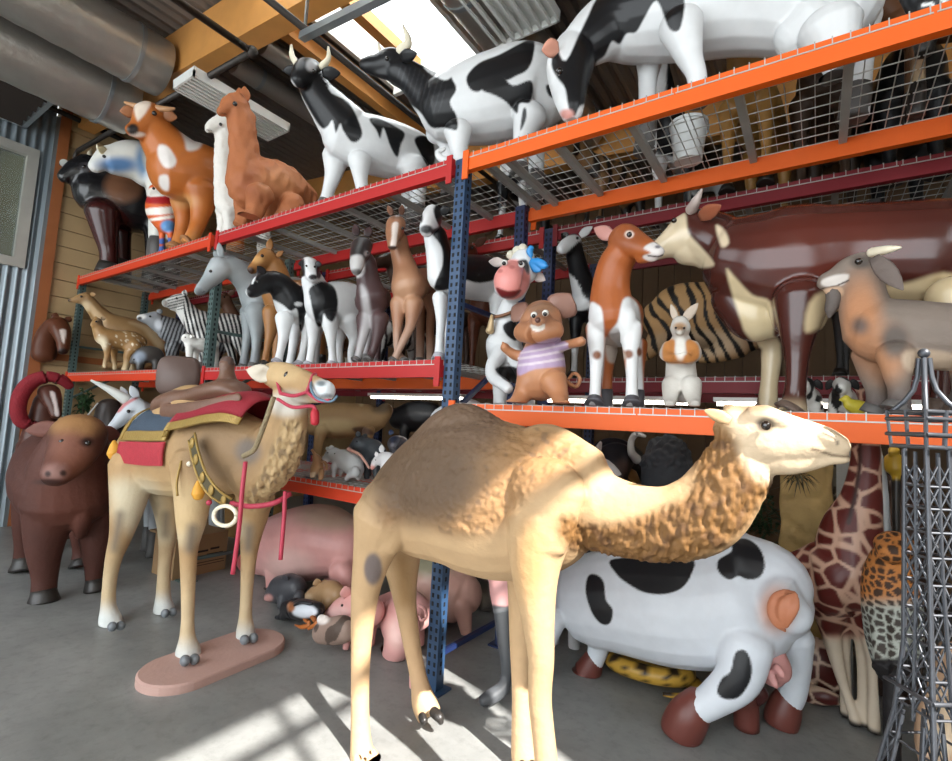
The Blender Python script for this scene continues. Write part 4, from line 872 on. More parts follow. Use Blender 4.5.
animal('zebra_statue', 'black and white striped zebra foal on the middle deck behind the grey-green post', 'statue', sp,
  [[(590, 270, 0, 58), (660, 290, 0, 62), (730, 295, 0, 64), (790, 300, 0, 58)], [(600, 280, 0, 56), (560, 235, 0, 44), (530, 200, 0, 36)], [(530, 180, 0, 36), (500, 180, .01, 30), (472, 186, .02, 21), (455, 188, .03, 17)], [(505, 205, 0, 20), (480, 205, .02, 13)]],
  [('all', 'd6d4cf'), ('fn', '232326', ZSTR(.34, -.1, 1, -.25, 530)), ('fn', '232326', lambda lx, ly, lz, x, y: .9 * sstep(np.sin((x * .25 + y) * .5), .2, .6) * (x > 465) * (x < 540) * (y < 215)), ('blob', '8c8680', (452, 186, 12, 14), .4), ('low', 'bdbdbd', 0., .2)],
  legs=[[(770, 340, .1, 32), (785, 390, .1, 18), (800, 430, .1, 13), (810, None, .12, 14)], [(720, 340, -.1, 28), (742, 400, -.1, 17), (755, None, -.1, 14)], [(620, 330, .1, 30), (612, 400, .1, 17), (608, None, .1, 14)], [(600, 330, -.1, 28), (595, 400, -.1, 16), (590, None, -.1, 14)]],
  hoof=GREYHOOF, ears=[((538, 155, .05), (542, 128, .07), 12)], eyes=[(505, 166, .1, 5)], vox=.009)
sp = on(203, 2.66, ZML, -95, 'l', Y8)
animal('lamb_statue', 'small plain white lamb standing in front of the zebras', 'statue', sp, [[(560, 365, 0, 26), (610, 368, 0, 30), (665, 368, 0, 29)], [(565, 350, 0, 24), (548, 338, 0, 22), (535, 342, 0, 15)]],
  [('all', 'dedcd6')], legs=[[(560, 380, .04, 17), (560, None, .05, 13)], [(585, 380, -.04, 16), (588, None, -.05, 13)], [(650, 380, .04, 17), (652, None, .05, 13)], [(670, 380, -.04, 17), (676, None, -.05, 13)]], ears=[((560, 330, .03), (572, 332, .07), 8)], eyes=[(542, 334, .05, 3)], m=FUR)
# grey-white horse and brown foal
sp = Sp((-4.81, 2.85, ZML + .011), -92, 'l', Z5)
animal('horse_statue', 'pale blue-grey horse with a long neck looking left past the grey-green post', 'statue', sp,
  [[(262, 405, 0, 66), (320, 400, 0, 70), (390, 400, 0, 70), (450, 405, 0, 60)], [(265, 395, 0, 62), (235, 345, 0, 52), (195, 310, 0, 44), (160, 295, 0, 38)], [(140, 298, 0, 42), (115, 325, .01, 32), (88, 355, .02, 23), (68, 375, .03, 20), (60, 380, .03, 15)]],
  [('all', '9aa0a2'), ('blob', 'b4babc', (130, 305, 40, 30), .6), ('blob', '6b6e70', (62, 378, 14, 12), .5), ('line', '4a4a4c', [(62, 388), (84, 380)], 1.6), ('low', '7d8083', .0, .3)],
  legs=[[(262, 450, .12, 42), (262, 520, .13, 22), (258, 580, .13, 15), (250, None, .14, 18)], [(240, 450, -.12, 36), (232, 520, -.13, 20), (222, 580, -.13, 14), (215, None, -.14, 17)], [(450, 440, .12, 40), (455, 520, .12, 22), (455, None, .12, 18)], [(440, 440, -.12, 40), (440, 520, -.12, 22), (440, None, -.12, 18)]],
  hoof=GREYHOOF, hoof_frac=.3, ears=[((140, 262, .04), (132, 212, .05), 12, .4), ((128, 265, -.04), (116, 240, -.05), 9, .4)], eyes=[(104, 310, .11, 5.5)], raw=[([(150, 252, 0, 9), (165, 262, 0, 9), (195, 272, 0, 8), (220, 300, 0, 7)], .5)])
sp = Sp((-4.35, 3.0, ZML + .011), -92, 'l', Z5)
animal('foal_statue', 'chestnut foal with pricked ears behind the left-facing black and white calf', 'statue', sp,
  [[(335, 400, 0, 62), (400, 405, 0, 66), (470, 405, 0, 60)], [(335, 390, 0, 58), (330, 330, 0, 44), (318, 290, 0, 38)], [(300, 262, 0, 34), (278, 278, .01, 28), (256, 296, .02, 20), (242, 306, .03, 16)]],
  [('all', '9a6a3c'), ('blob', 'c99a62', (262, 270, 20, 14), .5), ('blob', '3c2a22', (240, 308, 14, 12), .4), ('low', '8a5a2e', 0., .4)],
  legs=[[(315, 450, .12, 36), (308, 520, .13, 20), (296, 580, .13, 13), (288, None, .14, 16)], [(350, 450, -.12, 30), (335, 520, -.13, 18), (325, None, -.13, 15)], [(470, 440, .12, 36), (475, None, .12, 16)], [(460, 440, -.12, 36), (462, None, -.12, 16)]],
  hoof=DARKHOOF, hoof_frac=.3, ears=[((302, 240, .04), (308, 198, .05), 12, .4), ((330, 260, .1), (352, 240, .13), 9, .4)], eyes=[(280, 258, .1, 5.5)])
# black and white calves
sp = Sp((-3.9, 2.68, ZML + .011), -93, 'l', Z5)
animal('calf_statue', 'black and white calf with a black head looking left on the middle deck', 'statue', sp,
  [[(375, 420, 0, 62), (420, 425, 0, 66), (470, 425, 0, 60)], [(378, 410, 0, 62), (345, 365, 0, 46), (315, 345, 0, 40)], [(300, 345, 0, 38), (275, 358, .01, 33), (255, 375, .02, 25), (240, 384, .03, 20)]],
  [('all', WHT), ('poly', BLK, [(228, 360), (262, 300), (340, 310), (420, 350), (432, 420), (420, 500), (408, 510), (398, 440), (375, 445), (350, 425), (310, 405), (260, 400), (232, 396)], 3), ('blob', WHT, (403, 422, 14, 8), .3), ('line', WHT, [(258, 318), (246, 350)], 4)],
  legs=[[(355, 470, .1, 32), (352, 530, .12, 19), (340, 590, .12, 14), (332, None, .13, 17)], [(395, 480, -.1, 28), (388, 540, -.11, 18), (378, 600, -.11, 14), (370, None, -.12, 16)], [(450, 460, .1, 38), (432, 530, .12, 20), (418, 590, .12, 14), (405, None, .13, 17)], [(470, 460, -.1, 34), (462, 540, -.12, 18), (455, None, -.12, 16)]],
  hoof=mat('pale_hoof', 'a9a6ad', .45), hoof_frac=.25, ears=[((290, 318, .06), (262, 292, .1), 12), ((275, 330, -.06), (262, 300, -.1), 8)], ear_ops=[('all', '2a2628')], eyes=[(262, 345, .11, 5)])
sp = Sp((-3.5, 2.8, ZML + .011), -92, 'l', Z5)
animal('calf_statue', 'round-bellied black and white calf facing forward with a white face and black ears', 'statue', sp,
  [[(480, 420, 0, 68), (530, 425, 0, 80), (580, 430, 0, 78), (610, 440, 0, 56)], [(478, 410, 0, 60), (462, 370, 0, 46), (450, 340, 0, 40)], [(442, 290, 0, 34), (444, 305, .03, 32), (448, 322, .08, 25), (450, 334, .1, 20)]],
  [('all', WHT), ('poly', BLK, [(440, 370), (480, 345), (520, 360), (536, 400), (534, 450), (518, 482), (498, 470), (488, 455), (482, 495), (466, 495), (452, 450), (444, 410)], 3), ('poly', BLK, [(596, 400), (640, 380), (650, 450), (620, 450), (604, 430)], 3), ('poly', '262426', [(404, 285), (422, 268), (424, 325), (408, 320)], 3), ('poly', '262426', [(462, 280), (480, 290), (478, 330), (466, 330)], 3), ('blob', '2a2a2c', (452, 330, 16, 9), .3)],
  legs=[[(508, 470, .1, 34), (514, 540, .12, 18), (518, 590, .12, 14), (520, None, .13, 18)], [(455, 470, -.1, 32), (452, 540, -.12, 18), (445, 590, -.12, 14), (440, None, -.13, 17)], [(575, 480, .1, 40), (592, 540, .12, 20), (582, 590, .12, 14), (588, None, .13, 17)], [(545, 490, -.1, 34), (540, 560, -.12, 17), (540, None, -.12, 16)]],
  hoof=mat('pale_hoof', 'a9a6ad', .45), hoof_frac=.25, ears=[((424, 282, .0), (402, 286, -.02), 11), ((460, 285, .08), (482, 288, .12), 11)], ear_ops=[('all', '2a2628')], eyes=[(430, 292, .09, 4), (458, 295, .12, 4)])
# donkey foal and brown foal seen from the front
sp = on(375, 2.66, ZML, -78, 'f', Z5)
animal('donkey_statue', 'dark brown donkey foal with a white muzzle between the calves and the tan foal', 'statue', sp,
  [[(665, 400, -.3, 50), (662, 405, -.15, 56), (652, 415, 0, 58)], [(650, 400, .02, 56), (640, 340, .04, 42), (628, 280, .06, 40)], [(618, 225, .1, 38), (610, 250, .17, 34), (603, 280, .23, 27), (600, 302, .26, 22), (600, 312, .27, 17)]],
  [('all', '4a3636'), ('blob', '2a2626', (618, 225, 44, 50), .5), ('poly', 'bdbab8', [(580, 262), (620, 258), (628, 310), (600, 335), (576, 315)], 6), ('blob', '55504e', (600, 312, 22, 10), .5), ('poly', 'a6a2a2', [(612, 360), (636, 380), (650, 470), (640, 560), (600, 640), (580, 640), (600, 560), (622, 470)], 9), ('blob', '9b989a', (635, 250, 9, 9), .5)],
  legs=[[(630, 470, .0, 32), (622, 530, .02, 20), (608, 590, .03, 14), (600, None, .04, 17)], [(680, 470, -.0, 34), (672, 530, .0, 20), (655, 585, .0, 14), (640, None, .04, 16)], [(680, 470, -.28, 28), (672, 540, -.3, 16), (665, None, -.3, 15)], [(640, 470, -.28, 28), (636, None, -.3, 14)]],
  hoof=GREYHOOF, hoof_frac=.25, ears=[((600, 190, .06), (596, 148, .04), 14, .4), ((634, 192, .06), (648, 158, .04), 15, .4)], eyes=[(590, 232, .2, 5), (637, 248, .17, 5)])
sp = on(410, 2.78, ZML, -85, 'f', Z5)
animal('foal_statue', 'tan brown foal with a white blaze standing left of the navy post', 'statue', sp,
  [[(830, 340, -.6, 48), (805, 350, -.3, 56), (780, 365, 0, 64)], [(775, 360, .02, 62), (765, 300, .02, 44), (750, 250, .04, 36), (742, 205, .05, 34)], [(734, 150, .08, 36), (728, 180, .14, 31), (724, 210, .19, 22), (722, 226, .2, 18)]],
  [('all', '9a6c50'), ('blob', 'b48a6c', (760, 380, 40, 60), .6), ('poly', 'd8cac0', [(722, 148), (742, 146), (738, 190), (734, 226), (716, 226), (720, 190)], 3), ('blob', '3e2c28', (722, 230, 18, 6), .5), ('blob', '5a3c30', (740, 108, 30, 22), .5), ('low', 'c2b0a8', .0, .2), ('low', 'a98874', .1, .4)],
  legs=[[(745, 420, .02, 34), (740, 490, .03, 19), (738, 540, .03, 15), (742, 590, .03, 13), (765, None, .04, 16)], [(795, 420, .02, 36), (785, 490, .04, 20), (760, 545, .07, 15), (738, 590, .09, 13), (726, None, .1, 16)], [(850, 390, -.55, 34), (858, 440, -.6, 22), (850, 500, -.6, 15), (852, None, -.6, 15)], [(810, 400, -.55, 30), (818, 460, -.6, 17), (815, None, -.6, 14)]],
  hoof=GREYHOOF, hoof_frac=.25, ears=[((722, 118, .04), (706, 86, .02), 11, .4), ((752, 118, .04), (756, 84, .02), 11, .4)], eyes=[(707, 158, .15, 5), (757, 164, .15, 5)])
# black and white cow behind the navy post
sp = Sp((-2.22, 2.8, ZML + .011), -92, 'l', Z5)
animal('cow_statue', 'black and white cow whose neck stands behind the navy post, left of the cartoon cow', 'statue', sp,
  [[(900, 330, 0, 62), (960, 330, 0, 74), (1030, 335, 0, 78), (1095, 350, 0, 70)], [(895, 330, 0, 60), (880, 250, 0, 48), (868, 190, 0, 44)], [(862, 118, 0, 36), (854, 135, .05, 38), (842, 158, .1, 31), (836, 172, .12, 26)]],
  [('all', WHT), ('poly', BLK, [(866, 90), (930, 80), (960, 230), (1000, 250), (1080, 260), (1080, 330), (1020, 350), (960, 340), (920, 370), (870, 375), (868, 350), (892, 290), (890, 230), (862, 190), (850, 170), (880, 160), (868, 130)], 3), ('blob', '3a3a3c', (838, 168, 22, 15), .3), ('blob', BLK, (818, 130, 8, 16), .4), ('blob', WHT, (1080, 200, 16, 12), .4)],
  legs=[[(885, 400, .06, 30), (888, 470, .08, 20), (884, 540, .08, 16), (882, None, .09, 21)], [(910, 400, -.1, 30), (915, 480, -.1, 18), (915, None, -.1, 18)], [(1085, 400, .1, 40), (1075, 470, .1, 22), (1068, 540, .12, 15), (1062, None, .13, 18)], [(1100, 400, -.1, 40), (1105, 480, -.1, 20), (1100, None, -.1, 17)]],
  hoof=mat('pale_hoof', 'a9a6ad', .45), hoof_frac=.25, ears=[((886, 110, .1), (920, 96, .16), 16)], ear_ops=[('all', BLK)], eyes=[(870, 128, .12, 5)])
# ================================================================== STATUES ON THE MIDDLE DECK, RIGHT BAY
sp = on(508, 2.84, ZMR, -95, 'f', Z6)
PINK = 'd98d86'
cc = animal('cartoon_cow_statue', 'cartoon cow with huge pink muzzle, open mouth and blue bow behind the mouse', 'statue', sp,
  [[(218, 600, -.1, 54), (210, 560, -.05, 62), (200, 520, 0, 60)], [(200, 520, 0, 54), (208, 450, 0, 38), (222, 400, .02, 34)], [(238, 290, .04, 52), (238, 330, .06, 50), (236, 355, .08, 40)], [(228, 288, .2, 40), (216, 312, .24, 48), (214, 340, .24, 46)], [(262, 250, .06, 40), (275, 300, .06, 36)]],
  [('all', 'cfd0d0'), ('poly', PINK, [(168, 310), (180, 268), (215, 252), (262, 258), (284, 290), (282, 335), (255, 372), (210, 378), (178, 350)], 4), ('poly', '6d1f22', [(178, 340), (215, 352), (258, 348), (236, 372), (205, 376), (186, 362)], 3), ('poly', BLK, [(246, 258), (272, 252), (284, 276), (280, 300), (262, 276)], 3), ('poly', BLK, [(200, 460), (235, 445), (250, 480), (240, 510), (210, 490)], 3), ('poly', BLK, [(175, 600), (215, 590), (250, 600), (270, 640), (215, 640)], 3), ('blob', 'b86d68', (190, 288, 9, 6), .4), ('blob', 'b86d68', (228, 276, 9, 6), .4)],
  legs=[[(196, 540, .05, 32), (166, 590, .12, 23), (170, 625, .15, 22), (205, 650, .2, 20), (222, 668, .22, 15)], [(240, 560, .0, 32), (262, 620, .05, 22), (258, None, .08, 24)], [(196, 620, -.03, 34), (190, 690, -.03, 22), (190, None, -.03, 24)], [(265, 620, -.2, 34), (275, 690, -.2, 26), (275, None, -.2, 28)]],
  ears=[((200, 262, .02), (154, 258, .0), 16, .5), ((298, 300, .02), (334, 318, .02), 16, .5)], ear_ops=[('all', 'cfc0ba')], horns=[], eyes=[(205, 262, .3, 10), (258, 268, .28, 10)], eye_mat=mat('white_eye', 'e6e4de', .2))
for k, (x, y, r) in enumerate(((225, 238, 15), (245, 226, 17), (262, 218, 16), (272, 236, 15), (240, 246, 14))): MB().sphere(sp.P(x, y, .08), sp.R(sp.P(x, y, .08), r), 12).build('hair_tuft', mat('cream_hair', 'cfc9b6', .6), cc, True)
BOW = mat('blue_bow', '2d86c8', .4, 0, .1)
v, f = fuse([chain_geo(sp, [(288, 240, .1, 7), (284, 226, .1, 11), (290, 214, .1, 9)], 1.2), chain_geo(sp, [(290, 255, .1, 8), (312, 262, .1, 15), (334, 272, .1, 12), (342, 272, .1, 4)], .6), chain_geo(sp, [(288, 262, .1, 9), (302, 282, .1, 12), (316, 288, .1, 6)], .6)], .006, 3); mesh_obj('bow', v, f, BOW, cc)
for x in (203, 256): MB().sphere(sp.P(x, 264, .36), .013, 10).build('pupil', EYE, cc, True)
part_line('bell_strap', cc, sp, [(170, 435, .08), (195, 430, .09), (225, 420, .06), (240, 410, .02)], .012, mat('bell_strap_leather', '7a5238', .5))
part_tube('cow_bell', cc, sp, [(164, 430, .11, 5), (163, 445, .11, 8), (160, 465, .11, 11), (158, 478, .11, 14)], mat('pale_bell', 'b9a07a', .35, .3))
# cartoon mouse
sp = on(545, 2.64, ZMR, -100, 'f', Z6)
mouse = animal('cartoon_mouse_statue', 'smiling brown cartoon mouse in a lilac striped top with arms spread', 'statue', sp,
  [[(315, 640, 0, 76), (320, 600, 0, 82), (325, 560, 0, 74), (330, 520, 0, 60)], [(318, 470, .02, 66), (318, 450, .05, 72), (316, 430, .03, 58)], [(270, 480, .12, 40), (312, 485, .18, 42), (358, 476, .12, 42)], [(318, 440, .16, 36), (312, 452, .24, 24)],
   [(275, 560, .0, 24), (240, 555, .04, 20), (215, 540, .08, 16), (205, 530, .1, 17)], [(375, 530, 0, 22), (405, 522, .04, 18), (430, 516, .06, 18), (448, 512, .07, 19)], [(445, 512, .07, 8), (462, 508, .09, 5)], [(440, 505, .07, 7), (450, 497, .09, 5)], [(206, 525, .1, 7), (198, 514, .12, 5)]],
  [('all', 'b27a56'), ('blob', 'a9795c', (318, 435, 60, 40), .6), ('blob', 'c08860', (318, 590, 60, 40), .6), ('blob', '8d6a52', (320, 405, 46, 20), .5),
   ('poly', 'b39ab8', [(256, 545), (300, 520), (390, 502), (416, 585), (380, 592), (300, 600), (246, 618)], 4), ('line', 'd6c8cf', [(250, 566), (320, 556), (412, 538)], 4, 2), ('line', 'd6c8cf', [(250, 588), (320, 578), (416, 562)], 4, 2), ('line', 'd6c8cf', [(258, 548), (320, 538), (404, 520)], 3, 2), ('poly', 'e8e2d8', [(288, 458), (312, 464), (332, 456), (328, 474), (308, 480), (292, 474)], 2)],
  legs=[[(285, 640, .05, 48), (262, 680, .08, 32), (240, 705, .14, 24), (210, 714, .2, 15)], [(360, 640, .05, 46), (378, 680, .08, 30), (384, 705, .12, 26), (400, 714, .18, 17)]],
  ears=[((268, 430, -.02), (228, 402, -.04), 38, .3), ((370, 425, -.02), (412, 360, -.04), 52, .3)], ear_ops=[('all', '8f6a5c')], eyes=[(298, 428, .25, 11), (334, 422, .25, 11)], eye_mat=mat('white_eye', 'e6e4de', .2),
  raw=[([(400, 640, -.1, 8), (430, 655, -.1, 7), (444, 630, -.1, 6), (425, 612, -.1, 6), (408, 630, -.1, 5)], .9)])
for x, y in ((297, 431), (333, 425)): MB().sphere(sp.P(x, y, .33), .0115, 10).build('pupil', EYE, mouse, True)
MB().sphere(sp.P(310, 444, .34), .016, 10).build('nose', mat('mouse_nose', '5a3a30', .3), mouse, True)
# brown and white calf
sp = on(612, 2.74, ZMR, -92, 'f', Z6)
animal('calf_statue', 'chestnut and white calf nose to nose with the big brown cow', 'statue', sp,
  [[(565, 470, -.7, 72), (560, 450, -.4, 80), (558, 430, -.1, 84), (556, 420, 0, 76)], [(545, 430, .05, 76), (540, 350, .05, 62), (552, 280, .06, 56), (575, 235, .08, 52)], [(580, 185, .08, 52), (605, 200, .1, 50), (645, 215, .13, 38), (675, 225, .15, 28), (692, 230, .16, 22)], [(640, 245, .12, 24), (680, 246, .15, 15)], [(588, 430, .08, 34), (592, 480, .08, 24), (580, 515, .06, 10)]],
  [('all', 'a2582c'), ('blob', '8f4f2e', (590, 180, 60, 40), .6), ('poly', WHT, [(470, 400), (500, 395), (516, 430), (520, 560), (500, 720), (460, 720), (466, 540)], 5), ('poly', WHT, [(580, 380), (610, 375), (634, 420), (640, 560), (640, 720), (580, 720), (590, 560), (562, 530), (535, 490), (562, 450)], 5), ('blob', '7a4a30', (497, 555, 14, 14), .4), ('blob', '7a4a30', (598, 552, 14, 14), .4), ('blob', '7a4a30', (632, 545, 8, 14), .4), ('poly', 'cfc8c4', [(645, 215), (680, 196), (712, 215), (712, 240), (690, 264), (650, 252), (644, 240), (668, 230)], 4), ('line', '3c2a26', [(660, 240), (690, 243), (708, 238)], 2.5), ('blob', '6e6a6e', (690, 212, 9, 5), .4), ('blob', 'd8c6bc', (600, 172, 14, 12), .3), ('poly', 'b8a99c', [(524, 500), (560, 520), (590, 560), (560, 580), (530, 570)], 6)],
  legs=[[(495, 470, .05, 36), (497, 550, .06, 25), (494, 620, .06, 19), (492, 680, .06, 20), (491, None, .08, 27)], [(608, 470, .05, 36), (605, 550, .06, 25), (608, 620, .06, 19), (608, 680, .06, 20), (610, None, .08, 27)], [(535, 540, -.6, 28), (530, 620, -.65, 17), (528, None, -.65, 19)], [(630, 520, -.6, 28), (632, 620, -.65, 15), (630, None, -.65, 17)]],
  hoof=mat('slate_hoof', '4d4b50', .45), hoof_frac=.6, ears=[((548, 180, .0), (488, 152, -.04), 24, .45)], ear_ops=[('all', 'c08a80')], eyes=[(600, 173, .27, 9)])
# tiger
sp = on(705, 4.25, 2.085, 178, 'l', Z7)
def TSTR(lx, ly, lz, x, y): return sstep(np.sin((x * 1.0 - y * .45) * .17 + 5. * vnoise(np.c_[lx, ly * .3, lz], 4., 4.)) + .9 * vnoise(np.c_[lx, ly * .3, lz], 12., 9.), .2, .6)
animal('tiger_statue', 'striped tiger lying behind the upright rabbit figure and the brown cow', 'statue', sp,
  [[(110, 400, 0, 56), (160, 385, 0, 84), (230, 385, 0, 92), (300, 400, 0, 92), (370, 420, 0, 78)], [(130, 430, .05, 50), (100, 470, .08, 30), (70, 500, .1, 22)], [(330, 470, .1, 46), (270, 500, .16, 26), (220, 505, .18, 20)], [(380, 400, 0, 60), (430, 370, 0, 60), (460, 375, 0, 48)]],
  [('all', 'b08a5c'), ('blob', 'c2a888', (240, 470, 150, 40), .4), ('fn', '1c1816', TSTR)], m=FUR)
# big brown cow with a white face
sp = on(800, 3.16, ZMR, 180, 'l', Z7)
bc = animal('cow_statue', 'big glossy red-brown cow with a cream face and horn filling the right bay', 'statue', sp,
  [[(350, 230, 0, 130), (430, 240, 0, 158), (540, 235, 0, 165), (660, 220, 0, 150), (800, 215, 0, 152), (920, 215, 0, 155), (1000, 240, 0, 130)], [(380, 250, 0, 130), (310, 200, 0, 92), (250, 165, 0, 78), (215, 145, 0, 66)], [(215, 135, 0, 56), (185, 160, .02, 60), (150, 180, .04, 46), (122, 195, .05, 34), (106, 205, .06, 28)], [(190, 205, .02, 40), (230, 215, .02, 34)], [(330, 330, 0, 70), (390, 390, 0, 76), (440, 400, 0, 56)], [(520, 330, .1, 90), (510, 400, .14, 70)]],
  [('all', '46221c'), ('blob', '58281f', (600, 200, 240, 100), .6), ('poly', 'd8c6a6', [(78, 175), (120, 130), (165, 78), (188, 96), (196, 150), (230, 190), (270, 240), (240, 252), (190, 250), (120, 240), (80, 215)], 6), ('poly', 'd0bd97', [(305, 255), (335, 285), (380, 330), (430, 350), (440, 430), (430, 480), (400, 480), (360, 440), (345, 400), (322, 330)], 7), ('poly', 'cdb892', [(560, 330), (700, 300), (800, 300), (960, 270), (1000, 420), (860, 380), (700, 390), (580, 425), (530, 430)], 10), ('poly', 'd6c4a6', [(275, 130), (300, 145), (312, 180), (290, 190)], 6), ('blob', '9a8c7a', (92, 208, 16, 14), .4), ('poly', 'c9b694', [(410, 470), (460, 470), (450, 660), (400, 660)], 6), ('low', 'c4b090', .0, .1)],
  legs=[[(520, 340, .2, 74), (512, 430, .22, 50), (508, 500, .22, 34), (505, 570, .22, 28), (500, 620, .22, 30), (496, None, .24, 38)], [(420, 400, -.18, 54), (436, 480, -.2, 34), (430, 560, -.2, 24), (425, 610, -.2, 25), (420, None, -.2, 32)], [(960, 330, .2, 70), (975, 430, .22, 48), (985, 520, .22, 30), (985, None, .24, 36)], [(940, 330, -.2, 70), (930, 430, -.22, 44), (925, 520, -.22, 28), (920, None, -.22, 32)]],
  hoof=mat('brown_grey_hoof', '6b5a50', .45), hoof_frac=.35, ears=[((228, 108, .14), (290, 72, .26), 22, .45)], ear_ops=[('all', '9a5a40')], horns=[[(205, 84, .1, 17), (218, 60, .16, 13), (234, 28, .18, 4)]], horn_mat=mat('greyed_horn', 'b3a49c', .4), eyes=[(155, 116, .17, 8)], m=SHINY, smooth=28)
# goat
sp = on(890, 2.72, ZMR, 170, 'l', Z7)
goat = animal('goat_statue', 'grey-brown goat with a beard and drooping ear, right of the rabbit', 'statue', sp,
  [[(740, 430, 0, 92), (830, 440, 0, 96), (930, 450, 0, 98), (1040, 450, 0, 96)], [(730, 430, 0, 80), (700, 360, 0, 62), (695, 300, 0, 52), (700, 260, 0, 48)], [(700, 250, 0, 46), (660, 260, .02, 40), (620, 280, .03, 30), (592, 290, .04, 24), (582, 300, .04, 18)], [(640, 300, .02, 30), (600, 318, .04, 16)]],
  [('all', '7d7066'), ('blob', 'b07c58', (690, 400, 56, 120), .6), ('blob', 'a87a5a', (760, 500, 60, 80), .6), ('blob', '60564f', (790, 460, 40, 50), .5), ('blob', '695850', (688, 418, 24, 24), .8), ('poly', 'cfc7c0', [(582, 285), (620, 272), (656, 272), (640, 300), (600, 306), (578, 300)], 4), ('line', '43352e', [(580, 312), (620, 304), (655, 288)], 2.5), ('poly', 'b9987c', [(580, 316), (630, 306), (640, 330), (600, 336)], 5), ('blob', '5c544e', (690, 235, 30, 18), .5), ('poly', 'b5a08a', [(820, 490), (960, 500), (960, 560), (830, 550)], 10), ('low', '4c4444', .0, .16)],
  legs=[[(790, 500, .1, 48), (795, 560, .12, 34), (800, 610, .12, 26), (798, None, .14, 32)], [(720, 500, -.1, 48), (726, 560, -.12, 34), (735, 610, -.12, 25), (736, None, -.12, 30)], [(1020, 500, .1, 46), (1025, None, .12, 30)], [(1000, 500, -.1, 46), (1000, None, -.12, 30)]],
  hoof=GREYHOOF, hoof_frac=.4, ears=[((728, 222, .12), (812, 316, .2), 24, .35)], ear_ops=[('all', '6e625c')], horns=[[(722, 208, .08, 14), (765, 200, .12, 12), (802, 194, .14, 5)]], eyes=[(684, 234, .13, 10)], m=FUR)
part_tube('beard', goat, sp, [(612, 320, .03, 20), (612, 345, .03, 19), (604, 372, .03, 15), (600, 392, .03, 5)], mat('grey_beard', '5d544f', .7, 0, .2, 30., .5))
# plain rabbit figure with folded arms
sp = on(680, 2.66, ZMR, -100, 'f', Z7)
animal('rabbit_statue', 'upright rabbit figure with folded brown arms on the orange shelf edge', 'statue', sp,
  [[(178, 610, -.02, 38), (176, 580, 0, 44), (174, 540, 0, 42), (174, 490, .0, 38), (174, 462, 0, 30)], [(173, 445, .02, 22), (173, 425, .03, 29), (172, 408, .03, 24)], [(171, 434, .08, 16), (171, 436, .12, 11)], [(142, 478, .0, 22), (132, 500, .03, 19), (150, 512, .1, 15), (190, 504, .13, 14)], [(205, 478, 0, 22), (215, 500, .03, 19), (200, 515, .1, 15), (160, 508, .14, 13)]],
  [('all', 'b5b0a8'), ('poly', 'b3763f', [(125, 470), (150, 456), (160, 470), (158, 500), (190, 500), (186, 470), (200, 456), (225, 475), (226, 510), (200, 525), (140, 525), (122, 510)], 4), ('blob', 'd8d4cc', (173, 480, 14, 36), .4), ('blob', '9a7a5c', (172, 420, 18, 12), .5), ('blob', 'c9c5bd', (176, 590, 30, 40), .5)],
  legs=[[(150, 585, .05, 30), (146, 615, .08, 24), (144, 638, .12, 18), (140, 645, .16, 14)], [(204, 585, .05, 30), (208, 615, .08, 24), (212, 638, .12, 18), (216, 645, .16, 14)]],
  ears=[((162, 405, .02), (146, 355, .0), 10, .45), ((182, 405, .02), (224, 352, .0), 14, .45)], ear_ops=[('all', 'b8a898')], eyes=[(160, 424, .1, 3.5), (184, 424, .1, 3.5)], m=FUR)
# ================================================================== LOW DECK AND UNDER THE RACKS
Y1 = (2.536, 220, 420); Y3 = (3.173, 560, 380); Y4 = (2.916, 540, 500); Y5 = (1.807, 760, 340); Z8 = (2.718, 0, 340); ZA = (5.6, 290, 390); ZB = (4.327, 240, 560); ZC = (3.786, 760, 560); ZD = (6.347, 0, 360)
def onfloor(px, py, yaw, mode='l', cr=(1, 0, 0), z=0.): p = atz(px, py, z); return Sp((p[0], p[1], z + (.011 if z else 0)), yaw, mode, cr)
# ---- low deck figures
sp = on(338, 2.74, ZL, 175, 'l', ZA)
animal('piglet_statue', 'pale grey piglet figure sitting at the edge of the low red shelf', 'statue', sp, [[(265, 375, 0, 42), (310, 390, 0, 58), (355, 420, 0, 62), (380, 450, 0, 44)], [(270, 375, 0, 44), (235, 360, 0, 40), (205, 385, .02, 26), (182, 402, .03, 18)]],
  [('all', 'c4c6c6'), ('blob', 'e2dcd8', (190, 400, 22, 16), .4)], legs=[[(250, 420, .04, 22), (246, 470, .05, 14), (244, None, .05, 15)], [(285, 425, -.03, 22), (280, 475, -.04, 14), (278, None, -.04, 15)], [(365, 460, .06, 36), (330, 480, .08, 18), (312, None, .08, 14)], [(395, 420, .0, 12), (390, 470, .0, 13), (380, None, .0, 14)]], ears=[((232, 330, .03), (232, 308, .04), 16), ((215, 335, -.02), (205, 318, -.03), 12)], eyes=[(212, 352, .06, 4), (250, 356, .07, 4)])
sp = on(312, 2.62, ZL, 165, 'l', ZA)
animal('puppy_statue', 'small tan animal figure lifting one arm, beside the pale grey piglet', 'statue', sp, [[(150, 440, 0, 44), (155, 400, 0, 32), (140, 370, 0, 20)], [(140, 395, .02, 16), (138, 360, .03, 12), (122, 335, .04, 11)]],
  [('all', 'a9805a'), ('blob', 'd8c2a4', (130, 475, 30, 14), .4)], legs=[[(130, 455, .03, 22), (125, None, .05, 16)], [(175, 455, .03, 22), (172, None, .05, 16)]], raw=[([(180, 400, .0, 9), (200, 410, .0, 9), (205, 440, .0, 8)], .9)])
sp = on(365, 2.88, ZL, 178, 'l', ZA)
